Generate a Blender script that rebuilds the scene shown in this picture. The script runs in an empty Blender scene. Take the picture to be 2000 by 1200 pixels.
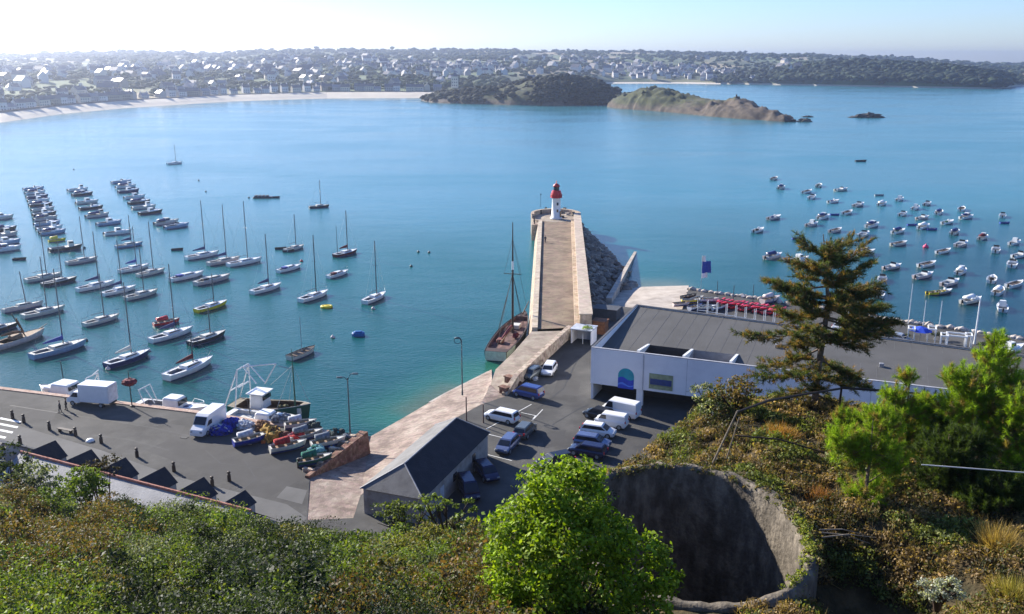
import bpy, bmesh, math, random
import numpy as np
from mathutils import Vector, Matrix, noise
from mathutils.geometry import tessellate_polygon
random.seed(7); rng = np.random.default_rng(7)
R = math.radians
scene = bpy.context.scene
COL = scene.collection
# ------------------------------------------------------------------ camera
CAMZ = 50.5; PITCH = R(15.1); F = 1800.0
CT, ST = math.cos(PITCH), math.sin(PITCH)
def ray(px, py):
    v = py - 600.0
    return ((px - 1000.0), F*CT - v*ST, -(F*ST + v*CT))
def P(px, py, z=0.0):
    """world point at height z seen at photo position (used for surveying the plan)"""
    d = ray(px, py); k = (z - CAMZ)/d[2]
    return Vector((d[0]*k, d[1]*k, z))
def PY(px, py, Y):
    d = ray(px, py); k = Y/d[1]
    return Vector((d[0]*k, Y, CAMZ + d[2]*k))
cam = bpy.data.cameras.new('camera'); camo = bpy.data.objects.new('camera', cam); COL.objects.link(camo)
camo.location = (0, 0, CAMZ); camo.rotation_euler = (math.pi/2 - PITCH, 0, 0)
cam.sensor_width = 36; cam.lens = 36*F/2000; cam.clip_start = 0.5; cam.clip_end = 40000
scene.camera = camo
# ------------------------------------------------------------------ light
SUN_AZ, SUN_EL = R(-47), R(25)
S = Vector((math.sin(SUN_AZ)*math.cos(SUN_EL), math.cos(SUN_AZ)*math.cos(SUN_EL), math.sin(SUN_EL)))
sl = bpy.data.lights.new('sun', 'SUN'); sl.energy = 5.0; sl.angle = R(0.5); sl.color = (1.0, 0.93, 0.82)
so = bpy.data.objects.new('sun', sl); COL.objects.link(so)
so.rotation_euler = S.to_track_quat('Z', 'Y').to_euler(); so.location = (-60, 60, 120)
w = bpy.data.worlds.new('World'); scene.world = w; w.use_nodes = True
nt = w.node_tree; bg = nt.nodes['Background']
sky = nt.nodes.new('ShaderNodeTexSky'); sky.sky_type = 'NISHITA'; sky.sun_disc = False
sky.sun_elevation = SUN_EL; sky.sun_rotation = SUN_AZ; sky.altitude = 20; sky.dust_density = 0.25; sky.air_density = 1.0; sky.ozone_density = 6.0
tint = nt.nodes.new('ShaderNodeMix'); tint.data_type = 'RGBA'; tint.blend_type = 'MULTIPLY'; tint.inputs[0].default_value = 1; tint.inputs[7].default_value = (.97, 1.0, 1.2, 1)
nt.links.new(sky.outputs[0], tint.inputs[6]); nt.links.new(tint.outputs[2], bg.inputs[0]); bg.inputs[1].default_value = 0.082
scene.view_settings.view_transform = 'Standard'; scene.view_settings.look = 'None'
scene.view_settings.exposure = 1.1; scene.view_settings.gamma = 1.0
scene.render.engine = 'CYCLES'
scene.cycles.max_bounces = 6; scene.cycles.volume_bounces = 0; scene.cycles.transparent_max_bounces = 8
scene.cycles.diffuse_bounces = 1; scene.cycles.glossy_bounces = 3; scene.cycles.transmission_bounces = 3
scene.cycles.use_denoising = True; scene.cycles.caustics_reflective = False; scene.cycles.caustics_refractive = False
# ------------------------------------------------------------------ materials
MATS = {}
def M(name, col, rough=0.6, metal=0.0, var=0.12, scale=2.0, bump=0.0, spec=0.4, col2=None, bscale=None):
    if name in MATS: return MATS[name]
    m = bpy.data.materials.new(name); m.use_nodes = True; n = m.node_tree.nodes; l = m.node_tree.links
    b = n['Principled BSDF']; b.inputs['Roughness'].default_value = rough; b.inputs['Metallic'].default_value = metal
    b.inputs['Specular IOR Level'].default_value = spec
    tc = n.new('ShaderNodeTexCoord')
    no = n.new('ShaderNodeTexNoise'); no.inputs['Scale'].default_value = scale; no.inputs['Detail'].default_value = 5
    l.new(tc.outputs['Object'], no.inputs['Vector'])
    rp = n.new('ShaderNodeValToRGB'); l.new(no.outputs['Fac'], rp.inputs[0])
    c2 = col2 or tuple(min(1, c*(1+var)) for c in col)
    c1 = col if col2 else tuple(c*(1-var) for c in col)
    rp.color_ramp.elements[0].position = 0.35; rp.color_ramp.elements[1].position = 0.65
    rp.color_ramp.elements[0].color = (*c1, 1); rp.color_ramp.elements[1].color = (*c2, 1)
    l.new(rp.outputs[0], b.inputs['Base Color'])
    if bump:
        n2 = n.new('ShaderNodeTexNoise'); n2.inputs['Scale'].default_value = bscale or scale*4; n2.inputs['Detail'].default_value = 4
        l.new(tc.outputs['Object'], n2.inputs['Vector'])
        bp = n.new('ShaderNodeBump'); bp.inputs['Strength'].default_value = bump; bp.inputs['Distance'].default_value = 0.1
        l.new(n2.outputs['Fac'], bp.inputs['Height']); l.new(bp.outputs[0], b.inputs['Normal'])
    MATS[name] = m; return m
def leafmat(name, trans=0.4, rough=0.6):
    if name in MATS: return MATS[name]
    m = bpy.data.materials.new(name); m.use_nodes = True; n = m.node_tree.nodes; l = m.node_tree.links
    out = n['Material Output']; b = n['Principled BSDF']; b.inputs['Roughness'].default_value = rough
    b.inputs['Specular IOR Level'].default_value = 0.25
    a = n.new('ShaderNodeAttribute'); a.attribute_name = 'Col'
    l.new(a.outputs['Color'], b.inputs['Base Color'])
    if trans:
        t = n.new('ShaderNodeBsdfTranslucent'); mx = n.new('ShaderNodeMixShader'); mx.inputs[0].default_value = trans
        g = n.new('ShaderNodeMix'); g.data_type = 'RGBA'; g.blend_type = 'MULTIPLY'; g.inputs[0].default_value = 1
        l.new(a.outputs['Color'], g.inputs[6]); g.inputs[7].default_value = (1.5, 1.5, 0.6, 1)
        l.new(g.outputs[2], t.inputs[0]); l.new(b.outputs[0], mx.inputs[1]); l.new(t.outputs[0], mx.inputs[2]); l.new(mx.outputs[0], out.inputs[0])
    MATS[name] = m; return m
def mottled(name, cols, scale, rough=0.85, bump=0.3, bscale=8, brick=None, coord='Object'):
    """three-tone mottled surface; brick=(scale, mortar colour) adds stone setts"""
    if name in MATS: return MATS[name]
    m = bpy.data.materials.new(name); m.use_nodes = True; n = m.node_tree.nodes; l = m.node_tree.links
    b = n['Principled BSDF']; b.inputs['Roughness'].default_value = rough; b.inputs['Specular IOR Level'].default_value = 0.3
    tc = n.new('ShaderNodeTexCoord')
    no = n.new('ShaderNodeTexNoise'); no.inputs['Scale'].default_value = scale; no.inputs['Detail'].default_value = 7; no.inputs['Roughness'].default_value = 0.62
    l.new(tc.outputs[coord], no.inputs['Vector'])
    rp = n.new('ShaderNodeValToRGB'); l.new(no.outputs['Fac'], rp.inputs[0])
    e = rp.color_ramp.elements; e[0].position = 0.36; e[1].position = 0.64
    e[0].color = (*cols[0], 1); e[1].color = (*cols[-1], 1)
    for i, c in enumerate(cols[1:-1]):
        k = e.new(0.36 + 0.28*(i+1)/(len(cols)-1)); k.color = (*c, 1)
    colout = rp.outputs[0]
    if brick:
        vo = n.new('ShaderNodeTexVoronoi'); vo.inputs['Scale'].default_value = brick[0]; l.new(tc.outputs[coord], vo.inputs['Vector'])
        hs = n.new('ShaderNodeHueSaturation'); sx = n.new('ShaderNodeSeparateColor'); l.new(vo.outputs['Color'], sx.inputs[0])
        mr = n.new('ShaderNodeMapRange'); mr.inputs[3].default_value = 1-brick[1]; mr.inputs[4].default_value = 1+brick[1]
        l.new(sx.outputs[0], mr.inputs[0]); l.new(mr.outputs[0], hs.inputs['Value']); l.new(colout, hs.inputs['Color'])
        mr2 = n.new('ShaderNodeMapRange'); mr2.inputs[3].default_value = 0.485; mr2.inputs[4].default_value = 0.515
        l.new(sx.outputs[1], mr2.inputs[0]); l.new(mr2.outputs[0], hs.inputs['Hue'])
        colout = hs.outputs[0]
    l.new(colout, b.inputs['Base Color'])
    if bump:
        n2 = n.new('ShaderNodeTexNoise'); n2.inputs['Scale'].default_value = bscale; n2.inputs['Detail'].default_value = 5
        l.new(tc.outputs[coord], n2.inputs['Vector'])
        bp = n.new('ShaderNodeBump'); bp.inputs['Strength'].default_value = bump; bp.inputs['Distance'].default_value = 0.15
        l.new(n2.outputs['Fac'], bp.inputs['Height']); l.new(bp.outputs[0], b.inputs['Normal'])
    MATS[name] = m; return m
# ------------------------------------------------------------------ mesh builder
class MB:
    def __init__(s): s.v = []; s.f = []; s.m = []
    def add(s, vs, fs, mi=0):
        o = len(s.v); s.v += [tuple(x) for x in vs]; s.f += [tuple(i+o for i in f) for f in fs]; s.m += [mi]*len(fs); return s
    def hexa(s, p, mi=0):   # 8 points: bottom 4 ccw, top 4
        return s.add(p, [(3,2,1,0),(4,5,6,7),(0,1,5,4),(1,2,6,5),(2,3,7,6),(3,0,4,7)], mi)
    def box(s, c, d, rz=0, mi=0, taper=1.0, bev=0):
        cx, cy, cz = c; a, b, h = d[0]/2, d[1]/2, d[2]/2; cs, sn = math.cos(rz), math.sin(rz); p = []
        if bev:
            k = min(bev, a*.9, b*.9, h*.9)
            ring = [(-a+k,-b),(a-k,-b),(a,-b+k),(a,b-k),(a-k,b),(-a+k,b),(-a,b-k),(-a,-b+k)]
            rings = []
            for z, q in ((-h, 1), (h-k, 1), (h, 1-k/max(a, b))):
                t = taper if z > 0 else 1
                rings.append([(cx+(x*cs-y*sn)*q*t, cy+(x*sn+y*cs)*q*t, cz+z) for x, y in ring])
            return s.loft(rings, mi)
        for z, t in ((-h, 1), (h, taper)):
            for x, y in ((-a,-b),(a,-b),(a,b),(-a,b)):
                x *= t; y *= t; p.append((cx+x*cs-y*sn, cy+x*sn+y*cs, cz+z))
        return s.hexa(p, mi)
    def loft(s, rings, mi=0, cap=True, closed=True):
        n = len(rings[0]); vs = [q for r in rings for q in r]; fs = []
        for i in range(len(rings)-1):
            for j in range(n if closed else n-1):
                k = (j+1) % n; fs.append((i*n+j, i*n+k, (i+1)*n+k, (i+1)*n+j))
        if cap: fs.append(tuple(range(n-1, -1, -1))); fs.append(tuple((len(rings)-1)*n + j for j in range(n)))
        return s.add(vs, fs, mi)
    def tube(s, pts, rad, n=6, mi=0, cap=True):
        pts = [Vector(p) for p in pts]
        if not hasattr(rad, '__len__'): rad = [rad]*len(pts)
        rings = []
        for i, p in enumerate(pts):
            t = (pts[min(i+1, len(pts)-1)] - pts[max(i-1, 0)])
            t = t.normalized() if t.length > 1e-9 else Vector((0,0,1))
            up = Vector((0,0,1)) if abs(t.z) < .9 else Vector((1,0,0))
            a = t.cross(up).normalized(); b = a.cross(t)
            rings.append([tuple(p + (a*math.cos(k*2*math.pi/n) + b*math.sin(k*2*math.pi/n))*rad[i]) for k in range(n)])
        return s.loft(rings, mi, cap)
    def lathe(s, prof, n=20, c=(0,0), mi=0):
        rings = [[(c[0]+r*math.cos(k*2*math.pi/n), c[1]+r*math.sin(k*2*math.pi/n), z) for k in range(n)] for r, z in prof]
        return s.loft(rings, mi)
    def blob(s, c, r, sub=2, amp=.2, fr=1.0, mi=0, seed=0, flat=None):
        bm = bmesh.new(); bmesh.ops.create_icosphere(bm, subdivisions=sub, radius=1)
        vs = []
        for v in bm.verts:
            d = v.co.normalized(); k = 1 + amp*noise.noise(d*fr*1.7 + Vector((seed*3.1, seed*1.7, seed)))*1.6
            q = [c[0]+d.x*r[0]*k, c[1]+d.y*r[1]*k, c[2]+d.z*r[2]*k]
            if flat is not None: q[2] = max(q[2], flat)
            vs.append(q)
        fs = [tuple(v.index for v in f.verts) for f in bm.faces]; bm.free()
        return s.add(vs, fs, mi)
    def mesh(s, name, mats, smooth=False):
        me = bpy.data.meshes.new(name); me.from_pydata(s.v, [], s.f)
        for m in (mats if isinstance(mats, (list, tuple)) else [mats]): me.materials.append(m)
        if any(s.m): me.polygons.foreach_set('material_index', s.m)
        bm = bmesh.new(); bm.from_mesh(me); bmesh.ops.recalc_face_normals(bm, faces=bm.faces); bm.to_mesh(me); bm.free()
        if smooth: me.polygons.foreach_set('use_smooth', [True]*len(me.polygons))
        me.update(); return me
    def build(s, name, mats, parent=None, loc=(0,0,0), rz=0, smooth=False):
        return link(name, s.mesh(name, mats, smooth), parent, loc, rz)
def link(name, me, parent=None, loc=(0,0,0), rz=0):
    o = bpy.data.objects.new(name, me); COL.objects.link(o); o.parent = parent; o.location = loc; o.rotation_euler = (0,0,rz); return o
def tag(o, label=None, cat=None, group=None, kind=None):
    if label: o['label'] = label
    if cat: o['category'] = cat
    if group: o['group'] = group
    if kind: o['kind'] = kind
    return o
def thing(name, label, cat, loc=(0,0,0), rz=0, group=None):
    o = bpy.data.objects.new(name, None); COL.objects.link(o); o.location = loc; o.rotation_euler = (0,0,rz); o.empty_display_size = .3
    return tag(o, label, cat, group)
def copy_tree(o, parent=None):
    c = o.copy(); COL.objects.link(c); c.parent = parent
    for ch in list(o.children): copy_tree(ch, c)
    return c
def struct(o): o['kind'] = 'structure'; return o
def npmesh(name, V, Fq, mat, colors=None, smooth=False):
    """fast mesh from numpy arrays: V (n,3), Fq (m,k)"""
    me = bpy.data.meshes.new(name); V = np.asarray(V, dtype=np.float32); Fq = np.asarray(Fq, dtype=np.int32); k = Fq.shape[1]
    me.vertices.add(len(V)); me.vertices.foreach_set('co', V.ravel())
    me.loops.add(Fq.size); me.loops.foreach_set('vertex_index', Fq.ravel())
    me.polygons.add(len(Fq)); me.polygons.foreach_set('loop_start', np.arange(0, Fq.size, k, dtype=np.int32))
    try: me.polygons.foreach_set('loop_total', np.full(len(Fq), k, dtype=np.int32))
    except Exception: pass
    if smooth: me.polygons.foreach_set('use_smooth', np.ones(len(Fq), dtype=bool))
    if colors is not None:
        a = me.attributes.new('Col', 'FLOAT_COLOR', 'FACE')
        c = np.ones((len(Fq), 4), dtype=np.float32); c[:, :3] = colors; a.data.foreach_set('color', c.ravel())
    for mm in (mat if isinstance(mat, (list, tuple)) else [mat]): me.materials.append(mm)
    me.update(calc_edges=True); me.validate(); return me
def leaf_quads(C, size, colors, aspect=0.55, up=0.35, N=None):
    """diamond leaves at C (n,3)"""
    n = len(C); size = np.broadcast_to(np.asarray(size, float), (n,))
    d = rng.normal(size=(n,3)); d[:, 2] += up
    if N is not None: d = d*0.8 + N*1.0
    d /= np.linalg.norm(d, axis=1)[:, None]
    r = rng.normal(size=(n,3)); a = np.cross(d, r); a /= np.linalg.norm(a, axis=1)[:, None]; b = np.cross(d, a)
    a = a*size[:, None]*.5; b = b*size[:, None]*.5*aspect
    bend = d*size[:, None]*.12
    V = np.stack([C-a, C-b+bend, C+a, C+b+bend], axis=1).reshape(-1, 3)
    Fq = np.arange(4*n).reshape(n, 4); return V, Fq, colors
def blades(C, D, length, width, colors):
    """thin triangles from C along D (n,3)"""
    n = len(C); L = np.broadcast_to(np.asarray(length, float), (n,)); W = np.broadcast_to(np.asarray(width, float), (n,))
    r = rng.normal(size=(n,3)); s = np.cross(D, r); s /= np.linalg.norm(s, axis=1)[:, None]+1e-9
    V = np.stack([C - s*W[:, None]/2, C + s*W[:, None]/2, C + D*L[:, None]], axis=1).reshape(-1, 3)
    return V, np.arange(3*n).reshape(n, 3), colors
def palette(n, cols, wts=None, jit=0.25):
    cols = np.array(cols, float); i = rng.choice(len(cols), n, p=wts)
    return np.clip(cols[i]*(1+rng.normal(size=(n,1))*jit), 0.003, 1)
def sheet(name, pts, mat, zb=None, parent=None):
    """polygon (3d points) as a surface; zb: skirt down to that height"""
    tri = tessellate_polygon([[Vector((p[0], p[1], 0)) for p in pts]])
    mb = MB(); mb.add(pts, [tuple(t) for t in tri])
    if zb is not None:
        n = len(pts); lo = [(p[0], p[1], zb) for p in pts]
        mb.add(list(pts)+lo, [(i, (i+1) % n, n+(i+1) % n, n+i) for i in range(n)], 1 if isinstance(mat, (list, tuple)) else 0)
    return mb.build(name, mat, parent)
# shared plain paints
WHITE = M('white_paint', (.8,.8,.78), .35, var=.05, scale=1.2); OFFW = M('cream_paint', (.62,.6,.53), .45, var=.08)
GREYP = M('grey_paint', (.32,.33,.35), .45); DARKG = M('dark_glass', (.015,.02,.03), .12, var=.1, spec=.6)
BLACK = M('black_rubber', (.02,.02,.022), .7); ALU = M('mast_metal', (.12,.125,.14), .4, .3, var=.05); DKW = M('dark_wood', (.045,.028,.02), .6)
TEAK = M('teak_deck', (.22,.14,.08), .7, var=.25); NAVY = M('navy_paint', (.02,.035,.13), .35); RED = M('red_paint', (.5,.02,.03), .4)
MAROON = M('maroon_cloth', (.12,.012,.022), .8); BLUEC = M('blue_cloth', (.03,.07,.33), .8); YELL = M('yellow_paint', (.75,.58,.03), .5)
GREENP = M('green_paint', (.015,.09,.06), .5); STEEL = M('galvanised_steel', (.3,.33,.36), .5, .4); BROWNC = M('tan_cloth', (.2,.1,.05), .9)
LTBLUE = M('pale_blue_paint', (.25,.38,.55), .4); INNER = M('cockpit_grey', (.22,.22,.23), .7); ORANGE = M('orange_paint', (.7,.2,.03), .5)
PINKW = M('blush_gelcoat', (.6,.5,.48), .4); TEALP = M('teal_paint', (.03,.25,.3), .5); DARKHULL = M('charcoal_hull', (.03,.035,.045), .4)
# ================================================================== WATER
def water_mat():
    m = bpy.data.materials.new('sea_water'); m.use_nodes = True; n = m.node_tree.nodes; l = m.node_tree.links
    b = n['Principled BSDF']; b.inputs['Roughness'].default_value = .16; b.inputs['IOR'].default_value = 1.33
    tc = n.new('ShaderNodeTexCoord'); sp = n.new('ShaderNodeSeparateXYZ'); l.new(tc.outputs['Object'], sp.inputs[0])
    # depth tint: teal inshore -> blue offshore, far end brightened in place of sky reflection; pale sand shallows by the slip and beach
    no = n.new('ShaderNodeTexNoise'); no.inputs['Scale'].default_value = .012; no.inputs['Detail'].default_value = 6; l.new(tc.outputs['Object'], no.inputs[0])
    dm = n.new('ShaderNodeMapRange'); dm.inputs[1].default_value = 120; dm.inputs[2].default_value = 420; l.new(sp.outputs['Y'], dm.inputs[0])
    ad = n.new('ShaderNodeMath'); ad.operation = 'MULTIPLY_ADD'; l.new(no.outputs['Fac'], ad.inputs[0]); ad.inputs[1].default_value = .5; l.new(dm.outputs[0], ad.inputs[2])
    rp = n.new('ShaderNodeValToRGB'); l.new(ad.outputs[0], rp.inputs[0]); e = rp.color_ramp.elements
    e[0].position = .2; e[0].color = (.0, .056, .044, 1); e[1].position = 1.1; e[1].color = (.035, .18, .225, 1)
    k = e.new(.6); k.color = (.0, .098, .094, 1)
    last = rp.outputs[0]
    def shallow(ax, ay, bx, by, wid, colr, last, s=1.0):
        # sand shelf along segment a-b, fading over wid metres
        L = math.hypot(bx-ax, by-ay); nx, ny = -(by-ay)/L, (bx-ax)/L; tx, ty = (bx-ax)/L, (by-ay)/L
        def dot(x, y, c):
            a = n.new('ShaderNodeMath'); a.operation = 'MULTIPLY_ADD'; l.new(sp.outputs['X'], a.inputs[0]); a.inputs[1].default_value = x; a.inputs[2].default_value = c
            d = n.new('ShaderNodeMath'); d.operation = 'MULTIPLY_ADD'; l.new(sp.outputs['Y'], d.inputs[0]); d.inputs[1].default_value = y; l.new(a.outputs[0], d.inputs[2]); return d.outputs[0]
        dn = dot(nx, ny, -(ax*nx+ay*ny)); dt = dot(tx, ty, -(ax*tx+ay*ty))
        m1 = n.new('ShaderNodeMapRange'); m1.interpolation_type = 'SMOOTHSTEP'; l.new(dn, m1.inputs[0]); m1.inputs[1].default_value = 0; m1.inputs[2].default_value = wid; m1.inputs[3].default_value = s; m1.inputs[4].default_value = 0
        m2 = n.new('ShaderNodeMapRange'); m2.interpolation_type = 'SMOOTHSTEP'; l.new(dt, m2.inputs[0]); m2.inputs[1].default_value = -wid*.2; m2.inputs[2].default_value = wid*.5
        m3 = n.new('ShaderNodeMapRange'); m3.interpolation_type = 'SMOOTHSTEP'; l.new(dt, m3.inputs[0]); m3.inputs[1].default_value = L+wid*.2; m3.inputs[2].default_value = L-wid*.5
        a = n.new('ShaderNodeMath'); a.operation = 'MULTIPLY'; l.new(m1.outputs[0], a.inputs[0]); l.new(m2.outputs[0], a.inputs[1])
        a2 = n.new('ShaderNodeMath'); a2.operation = 'MULTIPLY'; l.new(a.outputs[0], a2.inputs[0]); l.new(m3.outputs[0], a2.inputs[1])
        mx = n.new('ShaderNodeMix'); mx.data_type = 'RGBA'; l.new(a2.outputs[0], mx.inputs[0]); l.new(last, mx.inputs[6]); mx.inputs[7].default_value = (*colr, 1); return mx.outputs[2]
    xd = n.new('ShaderNodeMapRange'); xd.inputs[1].default_value = 25; xd.inputs[2].default_value = 120; xd.inputs[4].default_value = 1; l.new(sp.outputs['X'], xd.inputs[0])
    yd = n.new('ShaderNodeMapRange'); yd.inputs[1].default_value = 330; yd.inputs[2].default_value = 170; l.new(sp.outputs['Y'], yd.inputs[0])
    xy = n.new('ShaderNodeMath'); xy.operation = 'MULTIPLY'; l.new(xd.outputs[0], xy.inputs[0]); l.new(yd.outputs[0], xy.inputs[1])
    dp = n.new('ShaderNodeMix'); dp.data_type = 'RGBA'; l.new(xy.outputs[0], dp.inputs[0]); l.new(last, dp.inputs[6]); dp.inputs[7].default_value = (0, .022, .042, 1); last = dp.outputs[2]  # right-hand water darkened in the colour itself, for the weaker sun glare there
    a, c = P(735, 846), P(985, 705)
    last = shallow(a.x, a.y, c.x, c.y, 13, (.02, .13, .075), last, .95)
    a1, c1 = P(790, 815), P(905, 750)
    last = shallow(a1.x, a1.y, c1.x, c1.y, 6, (.09, .12, .06), last, .8)
    a, c = P(1195, 560), P(1360, 560)
    last = shallow(a.x, a.y, c.x, c.y, 45, (.03, .17, .15), last, .8)
    last = shallow(a.x, a.y, c.x, c.y, 12, (.14, .17, .11), last, .8)
    a, c = P(1140, 470), P(1200, 560)
    l.new(last, b.inputs['Base Color'])
    # ripples: two scales, stretched across the wind
    mp = n.new('ShaderNodeMapping'); mp.inputs['Rotation'].default_value = (0, 0, R(22)); mp.inputs['Scale'].default_value = (1, 1.9, 1); l.new(tc.outputs['Object'], mp.inputs[0])
    w1 = n.new('ShaderNodeTexNoise'); w1.inputs['Scale'].default_value = .9; w1.inputs['Detail'].default_value = 6; w1.inputs['Roughness'].default_value = .6; l.new(mp.outputs[0], w1.inputs[0])
    w2 = n.new('ShaderNodeTexNoise'); w2.inputs['Scale'].default_value = .07; w2.inputs['Detail'].default_value = 4; l.new(mp.outputs[0], w2.inputs[0])
    b1 = n.new('ShaderNodeBump'); b1.inputs['Strength'].default_value = .45; b1.inputs['Distance'].default_value = .22; l.new(w1.outputs['Fac'], b1.inputs['Height'])
    b2 = n.new('ShaderNodeBump'); b2.inputs['Strength'].default_value = .35; b2.inputs['Distance'].default_value = .5; l.new(w2.outputs['Fac'], b2.inputs['Height']); l.new(b1.outputs[0], b2.inputs['Normal'])
    l.new(b2.outputs[0], b.inputs['Normal']); b.inputs['Specular IOR Level'].default_value = .38
    # wind patches change the gloss
    w3 = n.new('ShaderNodeTexNoise'); w3.inputs['Scale'].default_value = .009; w3.inputs['Detail'].default_value = 5; w3.inputs['Distortion'].default_value = .6; l.new(mp.outputs[0], w3.inputs[0])
    mr = n.new('ShaderNodeMapRange'); mr.inputs[1].default_value = .35; mr.inputs[2].default_value = .65; mr.inputs[3].default_value = .12; mr.inputs[4].default_value = .24; l.new(w3.outputs['Fac'], mr.inputs[0]); l.new(mr.outputs[0], b.inputs['Roughness'])
    return m
mb = MB(); mb.add([(-6000,-200,0),(6000,-200,0),(6000,7400,0),(-6000,7400,0)], [(0,1,2,3)])
struct(mb.build('sea_water', water_mat()))
# ================================================================== PLAN POINTS
UU = Vector((.9272, -.3746, 0)); WW = Vector((.3746, .9272, 0))
ASPH = mottled('asphalt', [(.042,.041,.04),(.06,.058,.056),(.074,.072,.068),(.097,.093,.087)], .16, .9, .2, 3)
ASPH2 = mottled('pale_asphalt', [(.095,.093,.09),(.118,.116,.112),(.14,.137,.132)], .12, .9, .15, 3)
GRAN = mottled('pink_granite_setts', [(.17,.125,.1),(.26,.195,.16),(.33,.27,.22)], .35, .85, .5, 5, brick=(1.9, .22))
STONE = mottled('pier_stone', [(.24,.19,.145),(.32,.26,.2),(.38,.32,.25)], .5, .85, .35, 4, brick=(1.6, .1))
WALLST = mottled('harbour_wall_stone', [(.3,.21,.16),(.46,.36,.27),(.56,.47,.36)], 1.2, .9, .8, 6, brick=(1.6, .28))
PINKST = mottled('pink_coping', [(.36,.23,.17),(.46,.32,.25),(.52,.4,.32)], 1.5, .9, .5, 6)
REDST = mottled('red_granite', [(.13,.06,.04),(.21,.11,.075),(.3,.19,.14)], 1.5, .9, .8, 6, brick=(2, .3))
CONC = mottled('pale_concrete', [(.34,.29,.24),(.45,.39,.33),(.52,.46,.39)], .35, .9, .25, 4)
MARK = M('road_marking_white', (.7,.7,.67), .7, var=.15, scale=3)
QZ = 3.5
def q(px, py, z=QZ): return tuple(P(px, py, z))
rampU = [q(600,1016), q(690,1012), q(704,968), q(880,822), q(940,790)]
Aquay = [(-190, 168, QZ), q(0,757), q(380,803), q(712,853), q(605,932)]
root_r = [q(985,775), q(1005,748), q(1060,697), q(1112,660)]
back = [q(1150,628), q(1189,596), q(1330,612), q(1344,567), q(1530,592), q(1750,627), q(1990,663), (190, 114, QZ)]
Q = Aquay + rampU + root_r + back + [(190, 35, QZ), (-190, 35, QZ)]
quay = struct(sheet('quay', Q, [ASPH, WALLST], -2))
# lighter street along the houses and its kerb line
rd = [(-190, 147, QZ+.004), q(25,828,QZ+.004), q(198,880,QZ+.004), q(340,930,QZ+.004), q(450,958,QZ+.004), q(560,985,QZ+.004), q(600,1012,QZ+.004), (-30, 60, QZ+.004), (-190, 60, QZ+.004)]
struct(sheet('road', rd, ASPH2))
for px, py, wd in ((20,821,1), (14,831,1), (4,841,1), (-10,851,1), (-22,861,1)):
    p = P(px, py, QZ+.008); mb = MB(); d = UU*1.9; e = Vector((-.15,1,0)).normalized()*.28
    mb.add([p-d-e, p+d-e, p+d+e, p-d+e], [(0,1,2,3)]); tag(mb.build('crossing_stripe', MARK), 'white painted bar of the zebra crossing at the left edge of the street', 'road marking', 'bars of the zebra crossing')
# asphalt patches (repairs)
PATCH = mottled('dark_patch', [(.055,.053,.052),(.068,.066,.064)], .3, .9, .1, 3)
struct(sheet('asphalt_patch', [q(285,880,QZ+.0045), q(360,845,QZ+.0045), q(560,890,QZ+.0045), q(600,930,QZ+.0045), q(520,975,QZ+.0045), q(455,945,QZ+.0045)], PATCH))
for j_, pg in enumerate(([(60,800),(110,806),(104,822),(52,815)],[(330,828),(362,832),(352,850),(318,845)],[(560,950),(600,958),(590,985),(540,972)],[(1090,740),(1135,745),(1128,775),(1080,768)],[(1060,850),(1105,840),(1100,870),(1062,876)],[(1180,690),(1200,700),(1140,760),(1122,752)])):
    struct(sheet('asphalt_patch', [q(a_, b_, QZ+.005) for a_, b_ in pg] if j_ != 5 else [q(1100,690,QZ+.005), q(1126,694,QZ+.005), q(1106,722,QZ+.005), q(1088,716,QZ+.005)], PATCH if j_ % 2 else ASPH2 if j_ == 2 else PATCH))
SEAL = M('crack_seal', (.03,.03,.03), .6)
for j_, pg in enumerate(([(20,792),(150,812),(300,836),(460,872),(560,905)],[(180,850),(250,858),(330,880)],[(480,900),(500,935),(470,960)],[(1050,800),(1100,760),(1128,700)],[(1080,830),(1130,800),(1150,790)],[(400,880),(430,905),(520,915)])):
    mb = MB()
    pp_ = [P(a_+random.uniform(-2,2), b_, QZ+.009) for a_, b_ in pg]
    for a, b_ in zip(pp_, pp_[1:]):
        d = (b_-a).normalized(); nn = Vector((-d.y,d.x,0))*.06; mb.add([a-nn,b_-nn,b_+nn,a+nn], [(0,1,2,3)])
    struct(mb.build('road_seam', SEAL))
# coping of red-pink stone along the quay edge
mb = MB(); ed = [Vector(v) for v in Aquay[:4]]
for a, b_ in zip(ed, ed[1:]):
    d = (b_-a).normalized(); nrm = Vector((-d.y, d.x, 0)); a0, b0 = a+nrm*.06, b_+nrm*.06
    mb.hexa([a0-nrm*.85+Vector((0,0,-.4)), b0-nrm*.85+Vector((0,0,-.4)), b0+Vector((0,0,-.4)), a0+Vector((0,0,-.4)), a0-nrm*.85+Vector((0,0,.12)), b0-nrm*.85+Vector((0,0,.12)), b0+Vector((0,0,.12)), a0+Vector((0,0,.12))])
tag(mb.build('quay_coping', PINKST), 'row of red stone coping along the edge of the fishing quay', 'coping')
# slipway
W0 = [P(725,852,0), P(790,815,0), P(870,768,0), P(960,722,0)]
foot = P(712,853,.9)
rw = [q(605,932,3.4), tuple(foot)] + [tuple(v) for v in W0] + [q(962,760,3.3), q(940,790,3.45)] + [rampU[3][:2]+(3.46,), rampU[2][:2]+(3.46,), rampU[1][:2]+(3.46,), rampU[0][:2]+(3.46,)]
vs = rw; mb = MB()
# hand triangulation strips: U side indices 7..11 , water side 0..5
mb.add(vs, [(0,1,2),(0,2,9),(0,9,10),(0,10,11),(2,3,9),(3,8,9),(3,4,8),(4,7,8),(4,5,7),(5,6,7)])
und = [tuple(v + (Vector((-.35,.94,0))*14) + Vector((0,0,-2.6))) for v in W0]
mb.add([tuple(v) for v in W0]+und, [(i, i+1, i+5, i+4) for i in range(3)])
struct(mb.build('slipway', GRAN))
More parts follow.
